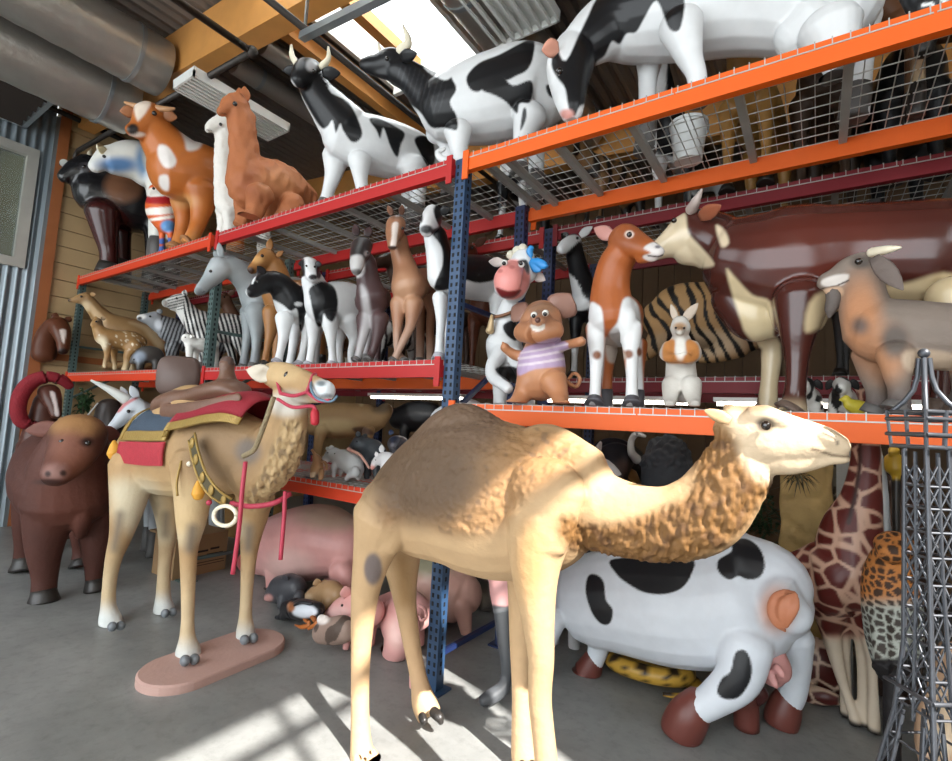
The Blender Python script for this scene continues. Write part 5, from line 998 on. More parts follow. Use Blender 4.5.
animal('piglet_statue', 'dark grey piglet with upright ears behind the pale grey piglet', 'statue', sp, [[(420, 320, 0, 58), (460, 345, 0, 72), (490, 370, 0, 66)], [(415, 310, 0, 52), (385, 295, 0, 44), (360, 310, .02, 28), (340, 325, .03, 18)]],
  [('all', '3c4146'), ('blob', '62686e', (385, 305, 30, 16), .5), ('blob', 'b98f84', (325, 330, 16, 14), .4)], legs=[[(430, 380, .06, 24), (430, None, .06, 18)], [(480, 400, .06, 28), (485, None, .06, 18)], [(440, 380, -.06, 24), (440, None, -.06, 18)], [(490, 400, -.06, 28), (495, None, -.06, 18)]], ears=[((385, 262, .04), (378, 230, .05), 16), ((415, 265, -.03), (430, 245, -.04), 14)], eyes=[(375, 290, .09, 4)])
sp = on(362, 2.72, ZL, 178, 'l', ZA); pk = catmull([sp.P(*q) for q in ((325, 330, .02), (350, 342, .02), (390, 362, .03), (420, 400, .03), (445, 440, .02))], 6)
o = mesh_obj('pig_tail', *tube_geo(pk, [.014 - .006 * i / len(pk) for i in range(len(pk))], 10), mat('pink_skin_paint', 'd8a596', .5), None, origin=pk[0]); tag(o, 'loose pink curved tail piece draped in front of the dark grey piglet', 'statue part')
sp = on(384, 2.62, ZL, 170, 'l', ZA)
animal('piglet_statue', 'white piglet with a pink snout right of the dark grey piglet', 'statue', sp, [[(505, 390, 0, 36), (540, 390, 0, 46), (590, 410, 0, 46)], [(505, 385, 0, 34), (480, 400, .01, 24), (466, 425, .02, 19), (458, 440, .02, 13)]],
  [('all', 'd8d6d6'), ('blob', 'd99a90', (458, 440, 22, 18), .4)], legs=[[(520, 420, .04, 18), (520, None, .05, 14)], [(580, 430, .04, 18), (580, None, .05, 14)]], ears=[((490, 375, .03), (480, 345, .04), 12), ((515, 350, .0), (512, 305, .0), 16)], eyes=[(480, 392, .05, 3)])
sp = on(345, 3.17, ZL, 3, 'l', ZA)
animal('calf_statue', 'tan calf lying behind the small piglets on the low red shelf', 'statue', sp, [[(130, 170, 0, 84), (230, 170, 0, 100), (330, 170, 0, 100), (450, 165, 0, 84), (500, 160, 0, 60)], [(500, 160, 0, 60), (540, 110, 0, 44)], [(360, 240, .05, 44), (420, 220, .1, 34)]],
  [('all', '94754f'), ('blob', '5d4a34', (510, 90, 60, 40), .5), ('blob', 'b39a70', (250, 200, 120, 40), .5), ('poly', '5a4030', [(350, 215), (400, 205), (450, 220), (470, 250), (420, 250), (370, 240)], 8), ('line', 'b8a680', [(400, 80), (420, 30)], 12, 6)],
  legs=[[(180, 230, -.15, 44), (160, 300, -.2, 30), (150, None, -.2, 24)], [(440, 230, -.15, 40), (430, 300, -.2, 26), (430, None, -.2, 22)]], m=FUR)
cr_ = MB().box(-2.98, -2.66, 3.34, 3.44, ZL + .014, ZL + .30).build('crate', mat('dark_red_crate', '6f2a2c', .6, 0, .15), None, origin=(-2.76, 3.3, ZL)); tag(cr_, 'dark red crate at the back of the low shelf', 'crate')
sp = on(410, 4.35, 1.17, 0, 'l', ZA)
animal('pig_statue', 'black pig statue in the dark back of the low shelf left of the hump', 'statue', sp, [[(600, 160, 0, 60), (680, 150, 0, 84), (780, 150, 0, 84), (830, 170, 0, 62)]], [('all', '1b1b1e'), ('poly', '45484c', [(660, 90), (760, 80), (800, 120), (740, 170), (680, 160)], 12)], legs=[[(640, 220, -.1, 30), (640, None, -.12, 22)], [(800, 220, -.1, 30), (800, None, -.12, 22)], [(640, 220, .1, 30), (640, None, .12, 22)], [(800, 220, .1, 30), (800, None, .12, 22)]])
sp = on(395, 2.75, ZL, -95, 'f', ZA)
animal('piglet_statue', 'dark slate piglet with a blue-black back near the camel rump', 'statue', sp, [[(600, 300, -.15, 56), (610, 310, 0, 60), (600, 330, .06, 46)], [(590, 290, .08, 40), (580, 310, .14, 26)]], [('all', '4d4b50'), ('blob', '26324c', (570, 250, 34, 40), .5)], legs=[[(580, 370, .0, 20), (580, None, .02, 16)], [(640, 370, .0, 20), (640, None, .02, 16)]], ears=[((570, 250, .08), (560, 222, .08), 16)])
sp = on(462, 3.1, ZL, -95, 'f', (1, 0, 0))
animal('calf_statue', 'white calf with only its crown and ear showing behind the camel hump', 'statue', sp, [[(462, 470, -.3, 26), (463, 465, 0, 26), (464, 440, .05, 20)], [(466, 418, .08, 24), (462, 432, .14, 20), (460, 448, .2, 14)]], [('all', 'cfd2d6')], legs=[[(452, 480, 0, 9), (452, None, 0, 7)], [(472, 480, 0, 9), (472, None, 0, 7)], [(455, 480, -.3, 9), (455, None, -.3, 7)], [(470, 480, -.3, 9), (470, None, -.3, 7)]], ears=[((448, 408, .06), (428, 428, .08), 8, .4)])
# ---- under the low deck: pigs and small figures on the floor
PIGP = 'd29a94'
sp = onfloor(285, 585, 180, 'l', (2.536, 230, 420))
animal('pig_statue', 'big pink pig standing under the low shelf behind the saddled camel', 'statue', sp, [[(110, 320, 0, 74), (170, 315, 0, 92), (240, 305, 0, 90), (300, 320, 0, 70)], [(110, 330, 0, 68), (78, 345, 0, 48), (54, 356, 0, 32), (40, 360, 0, 26)]],
  [('all', PIGP), ('blob', 'b8525a', (34, 360, 16, 40), .35), ('blob', 'b89a88', (260, 240, 90, 40), .5), ('blob', 'd9b0a8', (150, 370, 60, 40), .5)],
  legs=[[(120, 380, .12, 34), (112, 415, .13, 22), (110, 440, .13, 19), (110, None, .13, 19)], [(112, 380, -.05, 28), (108, 400, -.06, 18), (106, None, -.06, 15)], [(285, 380, .12, 38), (296, 410, .13, 22), (298, None, .13, 18)], [(270, 380, -.12, 38), (275, None, -.12, 18)]],
  hoof=DARKHOOF, hoof_frac=.6, ears=[((128, 292, .16), (162, 326, .27), 24, .4), ((72, 300, -.1), (40, 275, -.1), 18, .4)], ear_ops=[('all', 'c27874')], eyes=[(80, 328, .135, 5)])
sp = Sp((*onlevel(236, 4.2, 0)[:2], 0), 178, 'l', Z8)
animal('hog_statue', 'ochre tan hog standing behind the front legs of the saddled camel', 'statue', sp, [[(590, 500, 0, 50), (630, 505, 0, 88), (690, 500, 0, 86), (730, 500, 0, 70)], [(600, 490, 0, 60), (570, 480, 0, 40)]], [('all', '9c7544'), ('blob', '6e4f2e', (560, 520, 30, 60), .5)], legs=[[(640, 570, .12, 36), (632, 620, .13, 22), (632, None, .13, 17)], [(655, 570, -.12, 36), (665, None, -.12, 17)], [(715, 560, .12, 34), (720, None, .13, 18)], [(705, 560, -.12, 34), (702, None, -.12, 18)]], hoof=mat('tan_hoof', '9c6b43', .5))
# cardboard box with its printing
c0, c1, c2 = atz(144, 575, 0), atz(172, 581, 0), atz(225, 569, 0)
e1 = (c2 - c1); e1[2] = 0; w1 = np.linalg.norm(e1); e1 /= w1; e2 = np.array([-e1[1], e1[0], 0]); 
if (c0 - c1) @ e2 < 0: e2 = -e2
w2 = abs((c0 - c1) @ e2) + .02; hb = .40
CARD = mat('brown_cardboard', '9d7c58', .8, 0, .1, 4.)
bx_ = empty('cardboard_box', c1, 'brown cardboard shipping box on the floor under the saddled camel', 'box')
def obox(name, o, ax, ay, lx, ly, z0, z1, m, par):
    V = [o + ax * i * lx + ay * j * ly + np.array([0, 0, z0 + (z1 - z0) * k]) for i in (0, 1) for j in (0, 1) for k in (0, 1)]
    mb = MB(); mb.add(V, [(0, 1, 3, 2), (4, 6, 7, 5), (0, 4, 5, 1), (2, 3, 7, 6), (0, 2, 6, 4), (1, 5, 7, 3)]); return mb.build(name, m, par)
obox('carton', c1, e1, e2, w1, w2, .003, hb, CARD, bx_); obox('flap', c1 + e2 * w2, e1, e2, w1, .12, hb - .01, hb + .01, CARD, bx_); obox('flap', c1 - e2 * .03, e1, e2, w1 * .96, .03, hb - .006, hb + .002, CARD, bx_)
INK = mat('black_print', '2a211a', .8)
for k, (u0, u1, z0, z1) in enumerate(((.42, .62, .22, .24), (.66, .84, .23, .25), (.40, .55, .15, .185), (.60, .92, .16, .195), (.40, .96, .115, .122), (.40, .96, .09, .096))):
    obox('printed_line', c1 + e1 * w1 * u0 - e2 * .001, e1, e2, w1 * (u1 - u0), .001, z0, z1, INK, bx_)
sp = onfloor(290, 608, 176, 'l', Y1)
animal('piglet_statue', 'dark grey piglet lying on the floor in front of the big pink pig', 'statue', sp, [[(150, 430, 0, 34), (178, 425, 0, 35), (196, 425, 0, 28)], [(155, 430, 0, 32), (135, 440, .02, 24), (124, 450, .03, 15)]], [('all', '46464a'), ('blob', 'c08d86', (122, 452, 12, 10), .4)], legs=[[(160, 450, .06, 16), (155, None, .08, 11)], [(200, 445, .05, 16), (202, None, .06, 12)]], ears=[((160, 408, .05), (172, 398, .08), 12)], eyes=[(136, 432, .06, 3)])
sp = onfloor(300, 628, -100, 'f', Y1)
PB = [('all', '242428'), ('poly', 'cfd3da', [(185, 470), (215, 462), (245, 480), (240, 496), (210, 502), (185, 492)], 4), ('blob', '9c6440', (180, 474, 10, 12), .4)]
animal('penguin_statue', 'black and white penguin figure lying on its back beside the tan piglet', 'statue', sp, [[(170, 480, 0, 22), (205, 480, .03, 30), (245, 482, .0, 24)], [(240, 484, 0, 18), (250, 488, .02, 12)]], PB, legs=[[(180, 490, .04, 10), (160, 500, .06, 7), (142, None, .06, 6)]], raw=[([(215, 500, .05, 8), (225, 520, .06, 7), (205, 524, .08, 6), (192, 520, .1, 4)], .6, [('all', 'a9622e')]), ([(235, 500, .05, 8), (245, 515, .07, 7), (225, 528, .09, 5)], .6, [('all', 'a9622e')]), ([(230, 465, .05, 8), (205, 462, .09, 6), (188, 470, .11, 3)], .6, [('all', '2a2a2e')])])
sp = onfloor(325, 622, 174, 'l', Y1)
animal('piglet_statue', 'tan piglet between the penguin and the pink piglet', 'statue', sp, [[(265, 440, 0, 30), (284, 440, 0, 33), (298, 445, 0, 28)], [(265, 435, 0, 28), (240, 442, .02, 20), (225, 448, .03, 14), (216, 452, .03, 10)]], [('all', 'a88560'), ('blob', 'c4a888', (222, 450, 14, 10), .5)], legs=[[(275, 460, .06, 16), (270, None, .08, 11)], [(305, 465, .06, 16), (305, None, .07, 12)], [(300, 465, -.06, 16), (300, None, -.07, 12)]], ears=[((248, 420, .05), (244, 402, .06), 11), ((262, 420, .0), (270, 405, .0), 9)], eyes=[(236, 434, .06, 3)])
sp = onfloor(352, 645, 172, 'l', Y1)
animal('piglet_statue', 'pink piglet with its head low behind the legs of the large plain camel', 'statue', sp, [[(335, 480, 0, 42), (370, 480, 0, 46), (388, 486, 0, 36)], [(330, 478, 0, 38), (305, 480, .02, 28), (288, 486, .03, 18), (276, 492, .03, 13)]], [('all', PIGP), ('blob', 'dcb0aa', (300, 490, 24, 18), .5)], legs=[[(330, 510, .07, 18), (325, 545, .08, 11), (318, None, .09, 9)], [(380, 520, -.07, 20), (380, None, -.08, 13)]], ears=[((322, 450, .06), (318, 420, .1), 16, .35), ((345, 455, .05), (375, 460, .12), 14, .35)], eyes=[(310, 470, .1, 3.5)])
sp = onfloor(330, 657, 175, 'l', Y1)
o = animal('rock_statue', 'mottled brown rock-shaped figure with a small white knob lying on the floor', 'statue', sp, [[(255, 540, 0, 26), (285, 535, 0, 33), (312, 531, 0, 34), (322, 532, 0, 30)], [(256, 506, .03, 13), (268, 506, .04, 11)]], [('all', '8a7468'), ('patch', '4e4038', 9., .08, 2.), ('blob', 'd6cbc4', (258, 502, 20, 16), .3)], m=FUR)
sp = onfloor(415, 664, 150, 'l', Y1)
animal('pig_statue', 'pink pig bending its snout to the floor beside the blue rack post', 'statue', sp, [[(420, 490, 0, 46), (470, 480, 0, 52), (505, 490, 0, 42)], [(452, 500, .05, 56), (455, 548, .08, 48), (442, 590, .1, 35), (427, 620, .11, 25), (421, 632, .11, 21)]], [('all', PIGP), ('blob', 'c4737a', (420, 634, 26, 12), .4), ('blob', 'e0b4aa', (450, 540, 26, 40), .5)],
  legs=[[(490, 520, .1, 22), (492, 570, .11, 14), (490, None, .12, 12)], [(500, 520, -.1, 22), (508, None, -.12, 12)], [(425, 520, -.1, 22), (415, None, -.12, 12)], [(395, 520, -.0, 18), (392, None, .0, 11)]], ears=[((440, 470, .1), (392, 490, .14), 20, .35), ((470, 490, .12), (500, 560, .18), 24, .35)], ear_ops=[('all', 'd8a29c')], raw=[([(505, 470, .06, 4), (518, 478, .07, 4), (524, 498, .08, 4), (512, 508, .09, 4), (505, 496, .1, 3)], 1.)])
sp = onfloor(458, 627, 10, 'l', Y1)
animal('pig_statue', 'large pale pink pig with an olive-grey back behind the blue rack post', 'statue', sp, [[(500, 400, 0, 70), (545, 420, 0, 88), (590, 440, 0, 72)], [(590, 440, 0, 64), (625, 440, 0, 50)]], [('all', 'c79a8c'), ('blob', '8f8a72', (530, 350, 70, 50), .5), ('blob', 'cfa89a', (540, 470, 50, 50), .5)],
  legs=[[(525, 480, .1, 32), (530, 560, .11, 18), (530, None, .12, 14)], [(505, 480, -.1, 30), (500, None, -.12, 14)], [(600, 470, .1, 26), (605, None, .12, 14)], [(615, 470, -.1, 26), (625, None, -.12, 14)]], raw=[([(560, 450, .3, 14), (585, 440, .34, 12), (605, 420, .36, 8)], .6)])
sp = onfloor(518, 617, 172, 'l', Y1)
animal('pig_statue', 'grey pig with a low pale belly in the shade right of the blue rack post', 'statue', sp, [[(590, 400, 0, 50), (640, 395, 0, 62), (700, 400, 0, 60)]], [('all', '75706c'), ('blob', 'a89a86', (620, 450, 60, 26), .5)], legs=[[(668, 440, .1, 28), (676, 480, .11, 18), (676, None, .12, 16)], [(590, 430, .1, 22), (586, None, .12, 14)], [(690, 440, -.1, 26), (700, None, -.12, 15)]])
# pink figure with a dark stocking
Y2 = (1.997, 330, 380); sp = onfloor(492, 702, -60, 'f', Y2)
animal('flamingo_pink_figure', 'pink figure showing one leg in a dark grey stocking behind the camel belly', 'statue', sp, [[(370, 300, -.1, 40), (365, 340, -.08, 52), (350, 390, -.04, 40)], [(350, 390, -.02, 36), (342, 420, 0, 24), (346, 470, 0, 19), (350, 520, 0, 17), (354, 560, 0, 15), (352, 590, 0, 12), (345, 615, .03, 14), (322, 632, .06, 15), (306, 640, .08, 12)]],
  [('all', 'd8a2a0'), ('fn', '4b4d50', lambda lx, ly, lz, x, y: sstep(y - .12 * (x - 340), 448, 454)), ('line', '6b6d70', [(330, 462), (358, 456)], 4)], legs=[])
# ---- right bay, on the floor
sp = Sp((-.45, 3.4, 0), 176, 'l', Y4)
PW = 'd8dde4'
udder = None
cow = animal('cartoon_cow_statue', 'fat white cartoon cow with black patches, curled orange tail and brown hooves', 'statue', sp,
  [[(150, 290, 0, 128), (260, 290, 0, 152), (380, 300, 0, 170), (500, 305, 0, 172), (600, 290, 0, 168), (668, 272, 0, 132)], [(600, 230, 0, 140), (672, 240, 0, 108), (698, 300, 0, 88)], [(160, 270, 0, 100), (100, 262, .0, 84), (40, 280, 0, 54)], [(690, 300, .12, 90), (745, 340, .12, 54)]],
  [('all', PW), ('poly', '1a1a1d', [(205, 175), (300, 168), (440, 172), (442, 215), (412, 258), (358, 275), (300, 268), (250, 240), (222, 215)], 2.5), ('poly', '1a1a1d', [(560, 122), (600, 112), (640, 140), (656, 190), (640, 225), (605, 232), (580, 222), (550, 232), (520, 208), (520, 175), (558, 150)], 2.5), ('poly', '1a1a1d', [(140, 222), (165, 218), (186, 240), (192, 290), (212, 320), (205, 358), (180, 362), (152, 330), (133, 270)], 2.5), ('poly', '1a1a1d', [(570, 445), (600, 440), (617, 480), (612, 530), (580, 575), (540, 580), (516, 560), (530, 520), (555, 500)], 2.5, None, .02), ('blob', 'c98a6a', (690, 320, 45, 60), .7)],
  legs=[[(600, 420, .2, 74), (575, 520, .25, 62), (500, 585, .28, 46), (445, 615, .3, 42), (425, 645, .3, 42), (418, None, .3, 34)], [(730, 400, -.16, 62), (742, 480, -.2, 44), (735, 560, -.22, 38), (718, 605, -.22, 34), (710, None, -.22, 28)], [(175, 380, -.02, 48), (172, 420, -.01, 34), (162, 462, .0, 27), (150, 490, .0, 27), (140, None, .0, 28)], [(40, 340, .2, 40), (5, 440, .26, 30), (-15, None, .3, 34)]],
  hoof=None, vox=.009, smooth=14, raw=[([(640, 560, .0, 26), (600, 596, -.05, 24), (610, 604, -.06, 20)], .8, [('all', '4a2422')])])
RBH = mat('red_brown_hoof', '6a3830', .4, 0, .15)
for hp in ([(462, 590, .285, 44), (436, 626, .3, 56), (415, 664, .3, 58), (410, None, .3, 56)], [(722, 580, -.22, 38), (712, 612, -.22, 45), (704, 640, -.22, 46), (702, None, -.22, 44)], [(158, 462, .0, 29), (146, 488, .0, 36), (134, 508, .0, 40), (132, None, .0, 40)], [(590, 560, .05, 30), (600, 590, -.02, 34), (602, None, -.04, 34)]):
    hp = [(q_[0], sp.yat(q_[0], q_[2], .01), *q_[2:]) if q_[1] is None else q_ for q_ in hp]
    v, f = chain_geo(sp, hp, .9, flat_end=True); v[:, 2] = np.maximum(v[:, 2], .002); mesh_obj('hoof', v, f, RBH, cow)
PINKU = mat('pink_udder', 'c98f8a', .45)
v, f = fuse([chain_geo(sp, [(672, 445, .06, 40), (680, 490, .06, 48), (676, 512, .06, 36)]), chain_geo(sp, [(668, 505, .16, 14), (684, 535, .18, 11), (690, 545, .18, 8)]), chain_geo(sp, [(690, 490, .16, 14), (704, 505, .18, 11), (708, 515, .18, 8)])], .008, 4); mesh_obj('udder', v, f, PINKU, cow)
ORT = mat('orange_pink_tail', 'c07a58', .5, 0, .12, 16., .4, 30.); 
v, f = fuse([chain_geo(sp, [(742, 274, .32, 9), (712, 272, .36, 12), (688, 290, .38, 16), (680, 325, .38, 18), (692, 358, .38, 15), (714, 382, .36, 6)], .6), chain_geo(sp, [(735, 280, .38, 10), (712, 300, .4, 14), (706, 335, .4, 14), (714, 372, .38, 6)], .6), chain_geo(sp, [(744, 276, .38, 9), (742, 308, .4, 14), (730, 340, .4, 12), (718, 372, .38, 5)], .6)], .007, 3); mesh_obj('tail_tuft', v, f, ORT, cow)
# coiled yellow snake
sp = onfloor(640, 680, 0, 'f', Y4)
pts = [(425, 528, .1), (390, 535, .12), (340, 530, .14), (280, 520, .14), (220, 512, .1), (185, 494, .0), (200, 470, -.14), (260, 466, -.2), (330, 472, -.18), (400, 488, -.12), (380, 500, -.04), (320, 496, .02)]
G = [(185, 500), (185, 500)]
cen = atz(548 + 300 / 2.916, 500 + 516 / 2.916, .05); P_ = []
for k in range(60):
    a = -1.2 + k * .165; r = .30 - .0022 * k
    P_.append(cen + np.array([.31 * math.cos(a) * (1 - k * .006), .16 * math.sin(a) * (1 - k * .006) , .0 + k * .0022 - .012]))
rr = [.012 + .048 * min(1, k / 14) * (1 - .2 * k / 60) for k in range(60)]
v, f = tube_geo(P_, rr, 14); v = np.array(v); v[:, 2] = np.maximum(v[:, 2], .003)
spm = Sp((cen[0], cen[1], 0), 0, 'm'); ang = np.repeat(np.arange(60), 14)
colr = paint(spm, v, [('all', 'b8903a')]); dk = np.array(lin('2a1e14'))
ringk = np.tile(np.arange(14), 60); hot = ((ang % 5) < 2) & (np.isin(ringk, (1, 2, 3, 4, 5)))
colr[hot] = dk; colr[((ang % 3) == 0) & (np.isin(ringk, (0, 12, 7)))] = dk
o = mesh_obj('snake_statue', v, f, GLOSS, None, True, colr, origin=np.array([cen[0], cen[1], 0])); tag(o, 'coiled yellow snake with dark brown spots on the floor under the fat cow', 'statue')
# black bull, white bull, curly black sheep deep in the bay
sp = Sp((*onlevel(622, 4.35, 0)[:2], 0), -95, 'f', (6.8, 580, 420))
animal('bull_statue', 'black bull with a pale curved horn and brown ear deep under the right shelf', 'statue', sp, [[(260, 300, -.45, 180), (250, 300, -.2, 195), (230, 260, 0, 170)], [(240, 260, .1, 130), (250, 340, .3, 90), (250, 420, .42, 66)]], [('all', '1c1c22'), ('blob', '3a2a26', (300, 330, 60, 60), .5)],
  legs=[[(180, 450, 0, 70), (180, 700, 0, 40), (180, None, 0, 44)], [(320, 450, 0, 70), (320, 700, 0, 40), (320, None, 0, 44)], [(180, 450, -.45, 60), (180, None, -.45, 40)], [(320, 450, -.45, 60), (320, None, -.45, 40)]], ears=[((390, 380, .1), (330, 400, .3), 60, .4)], ear_ops=[('all', '8a6238')], horns=[[(390, 270, .15, 34), (350, 220, .2, 26), (350, 140, .2, 22), (385, 95, .22, 20), (440, 110, .24, 12)]], horn_mat=mat('grey_white_horn', 'a9a5a2', .4))
sp = Sp((*onlevel(560, 3.72, 0)[:2], 0), -80, 'f', (6.8, 580, 420))
animal('bull_statue', 'white bull whose horn and pale ear show above the camel back', 'statue', sp, [[(-120, 420, -.2, 170), (-110, 400, 0, 170)], [(-60, 320, .1, 110), (-90, 430, .25, 80)]], [('all', 'c9cacc')], legs=[[(-180, 600, 0, 60), (-180, None, 0, 40)], [(-40, 600, 0, 60), (-40, None, 0, 40)], [(-180, 600, -.22, 60), (-180, None, -.22, 40)], [(-40, 600, -.22, 60), (-40, None, -.22, 40)]], ears=[((50, 290, .12), (280, 370, .15), 66, .3)], ear_ops=[('all', 'bfbcba')], horns=[[(0, 200, .1, 36), (60, 235, .12, 34), (115, 205, .14, 28), (140, 155, .14, 12)]], horn_mat=mat('grey_white_horn', 'a9a5a2', .4))
sp = Sp((*onlevel(667, 3.95, 0)[:2], 0), -90, 'f', (6.8, 580, 420))
animal('sheep_statue', 'charcoal sheep with a curly woolly crown under the orange right shelf', 'statue', sp, [[(590, 560, -.3, 150), (590, 450, -.05, 168), (590, 300, 0, 166), (590, 220, 0, 140)]], [('all', '36393e')], legs=[[(520, 600, 0, 60), (520, None, 0, 40)], [(660, 600, 0, 60), (660, None, 0, 40)], [(520, 600, -.3, 60), (520, None, -.3, 40)], [(660, 600, -.3, 60), (660, None, -.3, 40)]], m=FUR,
  disp=lambda sp, V, Fc: V + normals_of(V, Fc) * ((1 - sstep(px_of(sp, V)[1], 300, 330)) * vnoise(V, 26.) * .03)[:, None])
# stone slab, plant, spiky tuft
b0 = aty(806, 560, 4.32); sb = empty('stone_slab', (b0[0], 4.32, .0), 'tan carved stone-look slab standing behind the camel head', 'prop')
V = []; Fc = []; nx, nz = 26, 60; xa, xb = aty(780, 500, 4.32)[0], aty(833, 500, 4.32)[0]; zb = aty(806, 436, 4.32)[2] + .12
for sd in (0, 1):
    for i in range(nx + 1):
        for k in range(nz + 1):
            u, w = i / nx, k / nz; x = xa + (xb - xa) * u; z = .01 + (zb - .01) * w
            e = min(u, 1 - u) * nx; ed = .02 if e < 1 else 0
            d = noise.noise((x * 9, sd * 5, z * 9)) * .02 + (abs(noise.noise((x * 4, 7, z * 4))) < .06) * .02
            xx = x + (noise.noise((sd, z * 7, u)) * .018 if e < 1 else 0)
            V.append((xx, 4.32 + (.09 - d - ed if sd else -.03 + d + ed), z))
w_ = nz + 1; o2 = (nx + 1) * w_
for i in range(nx):
    for k in range(nz):
        a = i * w_ + k; Fc += [(a, a + w_, a + w_ + 1, a + 1), (o2 + a + 1, o2 + a + w_ + 1, o2 + a + w_, o2 + a)]
for k in range(nz): Fc += [(k, k + 1, o2 + k + 1, o2 + k), (nx * w_ + k + 1, nx * w_ + k, o2 + nx * w_ + k, o2 + nx * w_ + k + 1)]
for i in range(nx): Fc += [(i * w_ + w_, i * w_, o2 + i * w_, o2 + i * w_ + w_), (i * w_ + nz, i * w_ + w_ + nz, o2 + i * w_ + w_ + nz, o2 + i * w_ + nz)]
mesh_obj('slab', V, Fc, mat('tan_stone_paint', 'a88c58', .75, 0, .3, 7., .6, 25.), sb)
MB().box(xb + .02, xb + .10, 4.30, 4.36, 0, zb).build('frame_strip', mat('grey_frame', '8a8a86', .6), sb)
def plant(name, label, cat, c, n, L, spread, m, up=.6, seed=1, zc=0., wid=.012, pot=None):
    rnd = random.Random(seed); root = empty(name, (c[0], c[1], 0 if pot else c[2]), label, cat); mb = MB()
    for i in range(n):
        a = rnd.uniform(0, 2 * math.pi); el = rnd.uniform(up - .5, up + .5); l = L * rnd.uniform(.6, 1.1); q0 = np.array(c) + np.array([rnd.gauss(0, spread), rnd.gauss(0, spread * .5), rnd.gauss(0, spread)])
        d = np.array([math.cos(a) * math.cos(el), math.sin(a) * math.cos(el) * .5, math.sin(el)]); s_ = np.cross(d, [0, 0, 1.]); s_ /= np.linalg.norm(s_) + 1e-9
        mid = q0 + d * l * .55 + np.array([0, 0, .04 * l]); tip = q0 + d * l - np.array([0, 0, .25 * l])
        w = wid * rnd.uniform(.7, 1.3); up_ = np.cross(s_, d) * .003
        mb.add([q0 - s_ * w * .3, q0 + s_ * w * .3, mid + s_ * w, tip, mid - s_ * w, mid + up_], [(0, 1, 2, 5), (2, 3, 5), (3, 4, 5), (4, 0, 5)])
    mb.build('foliage', m, root)
    if pot: MB().lathe((c[0], c[1], 0), [(pot * .7, .002), (pot, pot * 2), (pot * 1.06, pot * 2.1), (pot * .9, pot * 2.1), (pot * .85, pot * 1.8)], 20).build('pot', mat('dark_clay_pot', '4a3a30', .7), root, True); MB().tube([(c[0], c[1], pot * 1.8), (c[0], c[1], c[2])], .015).build('stem', mat('brown_stem', '4d3b28', .8), root)
    return root
LEAF = mat('dark_green_leaf', '2f4a2c', .5, 0, .3, 20.); 
plant('potted_plant', 'leafy dark green plant between the sunlit camel neck and the stone slab', 'plant', aty(745, 520, 4.74), 260, .24, .14, LEAF, .4, 3, wid=.016, pot=.14)
tf = aty(797, 475, 4.14); plant('spiky_tuft', 'dry spiky palm tuft hanging on the tan stone slab', 'plant', tf, 40, .16, .012, mat('dry_palm_leaf', '4a4630', .6), -.3, 5, wid=.005)
# giraffes
def GIR(sc, seed, th=.075):
    """irregular dark plates separated by a pale net"""
    def f(lx, ly, lz, x, y):
        P = np.c_[lx, ly * .9, lz] * sc
        c = np.floor(P); d1 = np.full(len(P), 9.); d2 = np.full(len(P), 9.)
        for dx in (-1, 0, 1):
            for dy in (-1, 0, 1):
                for dz in (-1, 0, 1):
                    q = c + [dx, dy, dz]; hsh = np.modf(np.abs(np.sin(q @ np.array([127.1, 311.7, 74.7]) + seed)) * 43758.5453)[0]; h2 = np.modf(hsh * 917.3)[0]; h3 = np.modf(hsh * 3571.7)[0]
                    pt = q + np.c_[hsh, h2, h3] * .8 + .1; d = np.linalg.norm(P - pt, axis=1)
                    d2 = np.where(d < d1, d1, np.minimum(d2, d)); d1 = np.minimum(d1, d)
        return sstep(d2 - d1, th, th + .12)
    return f
ngir = GIR(8.5, 3.1)
sp = Sp((*onlevel(845, 3.72, 0)[:2], 0), -20, 'l', Y5)
animal('giraffe_statue', 'young giraffe with dark red-brown plates standing behind the fat cow', 'statue', sp,
  [[(70, 430, -.05, 46), (110, 430, 0, 62), (160, 430, 0, 66), (190, 440, 0, 52)], [(165, 420, 0, 62), (165, 350, 0, 50), (182, 290, 0, 33), (190, 230, 0, 24), (192, 180, 0, 21), (194, 120, 0, 20)], [(196, 100, 0, 24), (212, 100, 0, 20), (232, 108, 0, 14)]],
  [('all', 'c39d86'), ('fn', '5c211b', lambda lx, ly, lz, x, y: ngir(lx, ly, lz, x, y) * (1 - sstep(y, 525, 545))), ('fn', 'c9b9a4', lambda lx, ly, lz, x, y: sstep(y, 530, 550)), ('line', '3a1d16', [(160, 330), (172, 280), (180, 230), (182, 170)], 4, 3), ('low', '2a2422', .02, .05)],
  legs=[[(125, 480, .06, 32), (128, 530, .12, 17), (144, 600, .16, 10), (160, 650, .18, 8), (170, 680, .18, 9), (174, None, .18, 11)], [(195, 480, .1, 26), (196, 540, .14, 12), (203, 600, .18, 8), (207, None, .18, 10)], [(178, 480, .1, 24), (184, 560, .2, 10), (188, None, .22, 10)], [(140, 480, .1, 24), (152, 560, .22, 10), (156, None, .24, 10)]],
  ears=[((190, 92, .05), (170, 84, .1), 8)], vox=.009, smooth=6)
sp = Sp((*onlevel(815, 4.17, 0)[:2], 0), 180, 'l', Y5)
animal('giraffe_statue', 'giraffe calf with brown plates lying low behind the cow hind leg', 'statue', sp, [[(60, 590, 0, 50, .5), (100, 590, 0, 52, .5), (128, 615, 0, 32, .6)], [(90, 640, .12, 18), (120, 645, .14, 14), (140, 650, .14, 10)]], [('all', 'c9ae98'), ('fn', '4e1f1a', GIR(9., 8.2)), ('blob', '1d1a1a', (160, 650, 20, 12), .3)], legs=[])
sp = Sp((*onlevel(845, 4.85, 0)[:2], 0), -60, 'l', Y5)
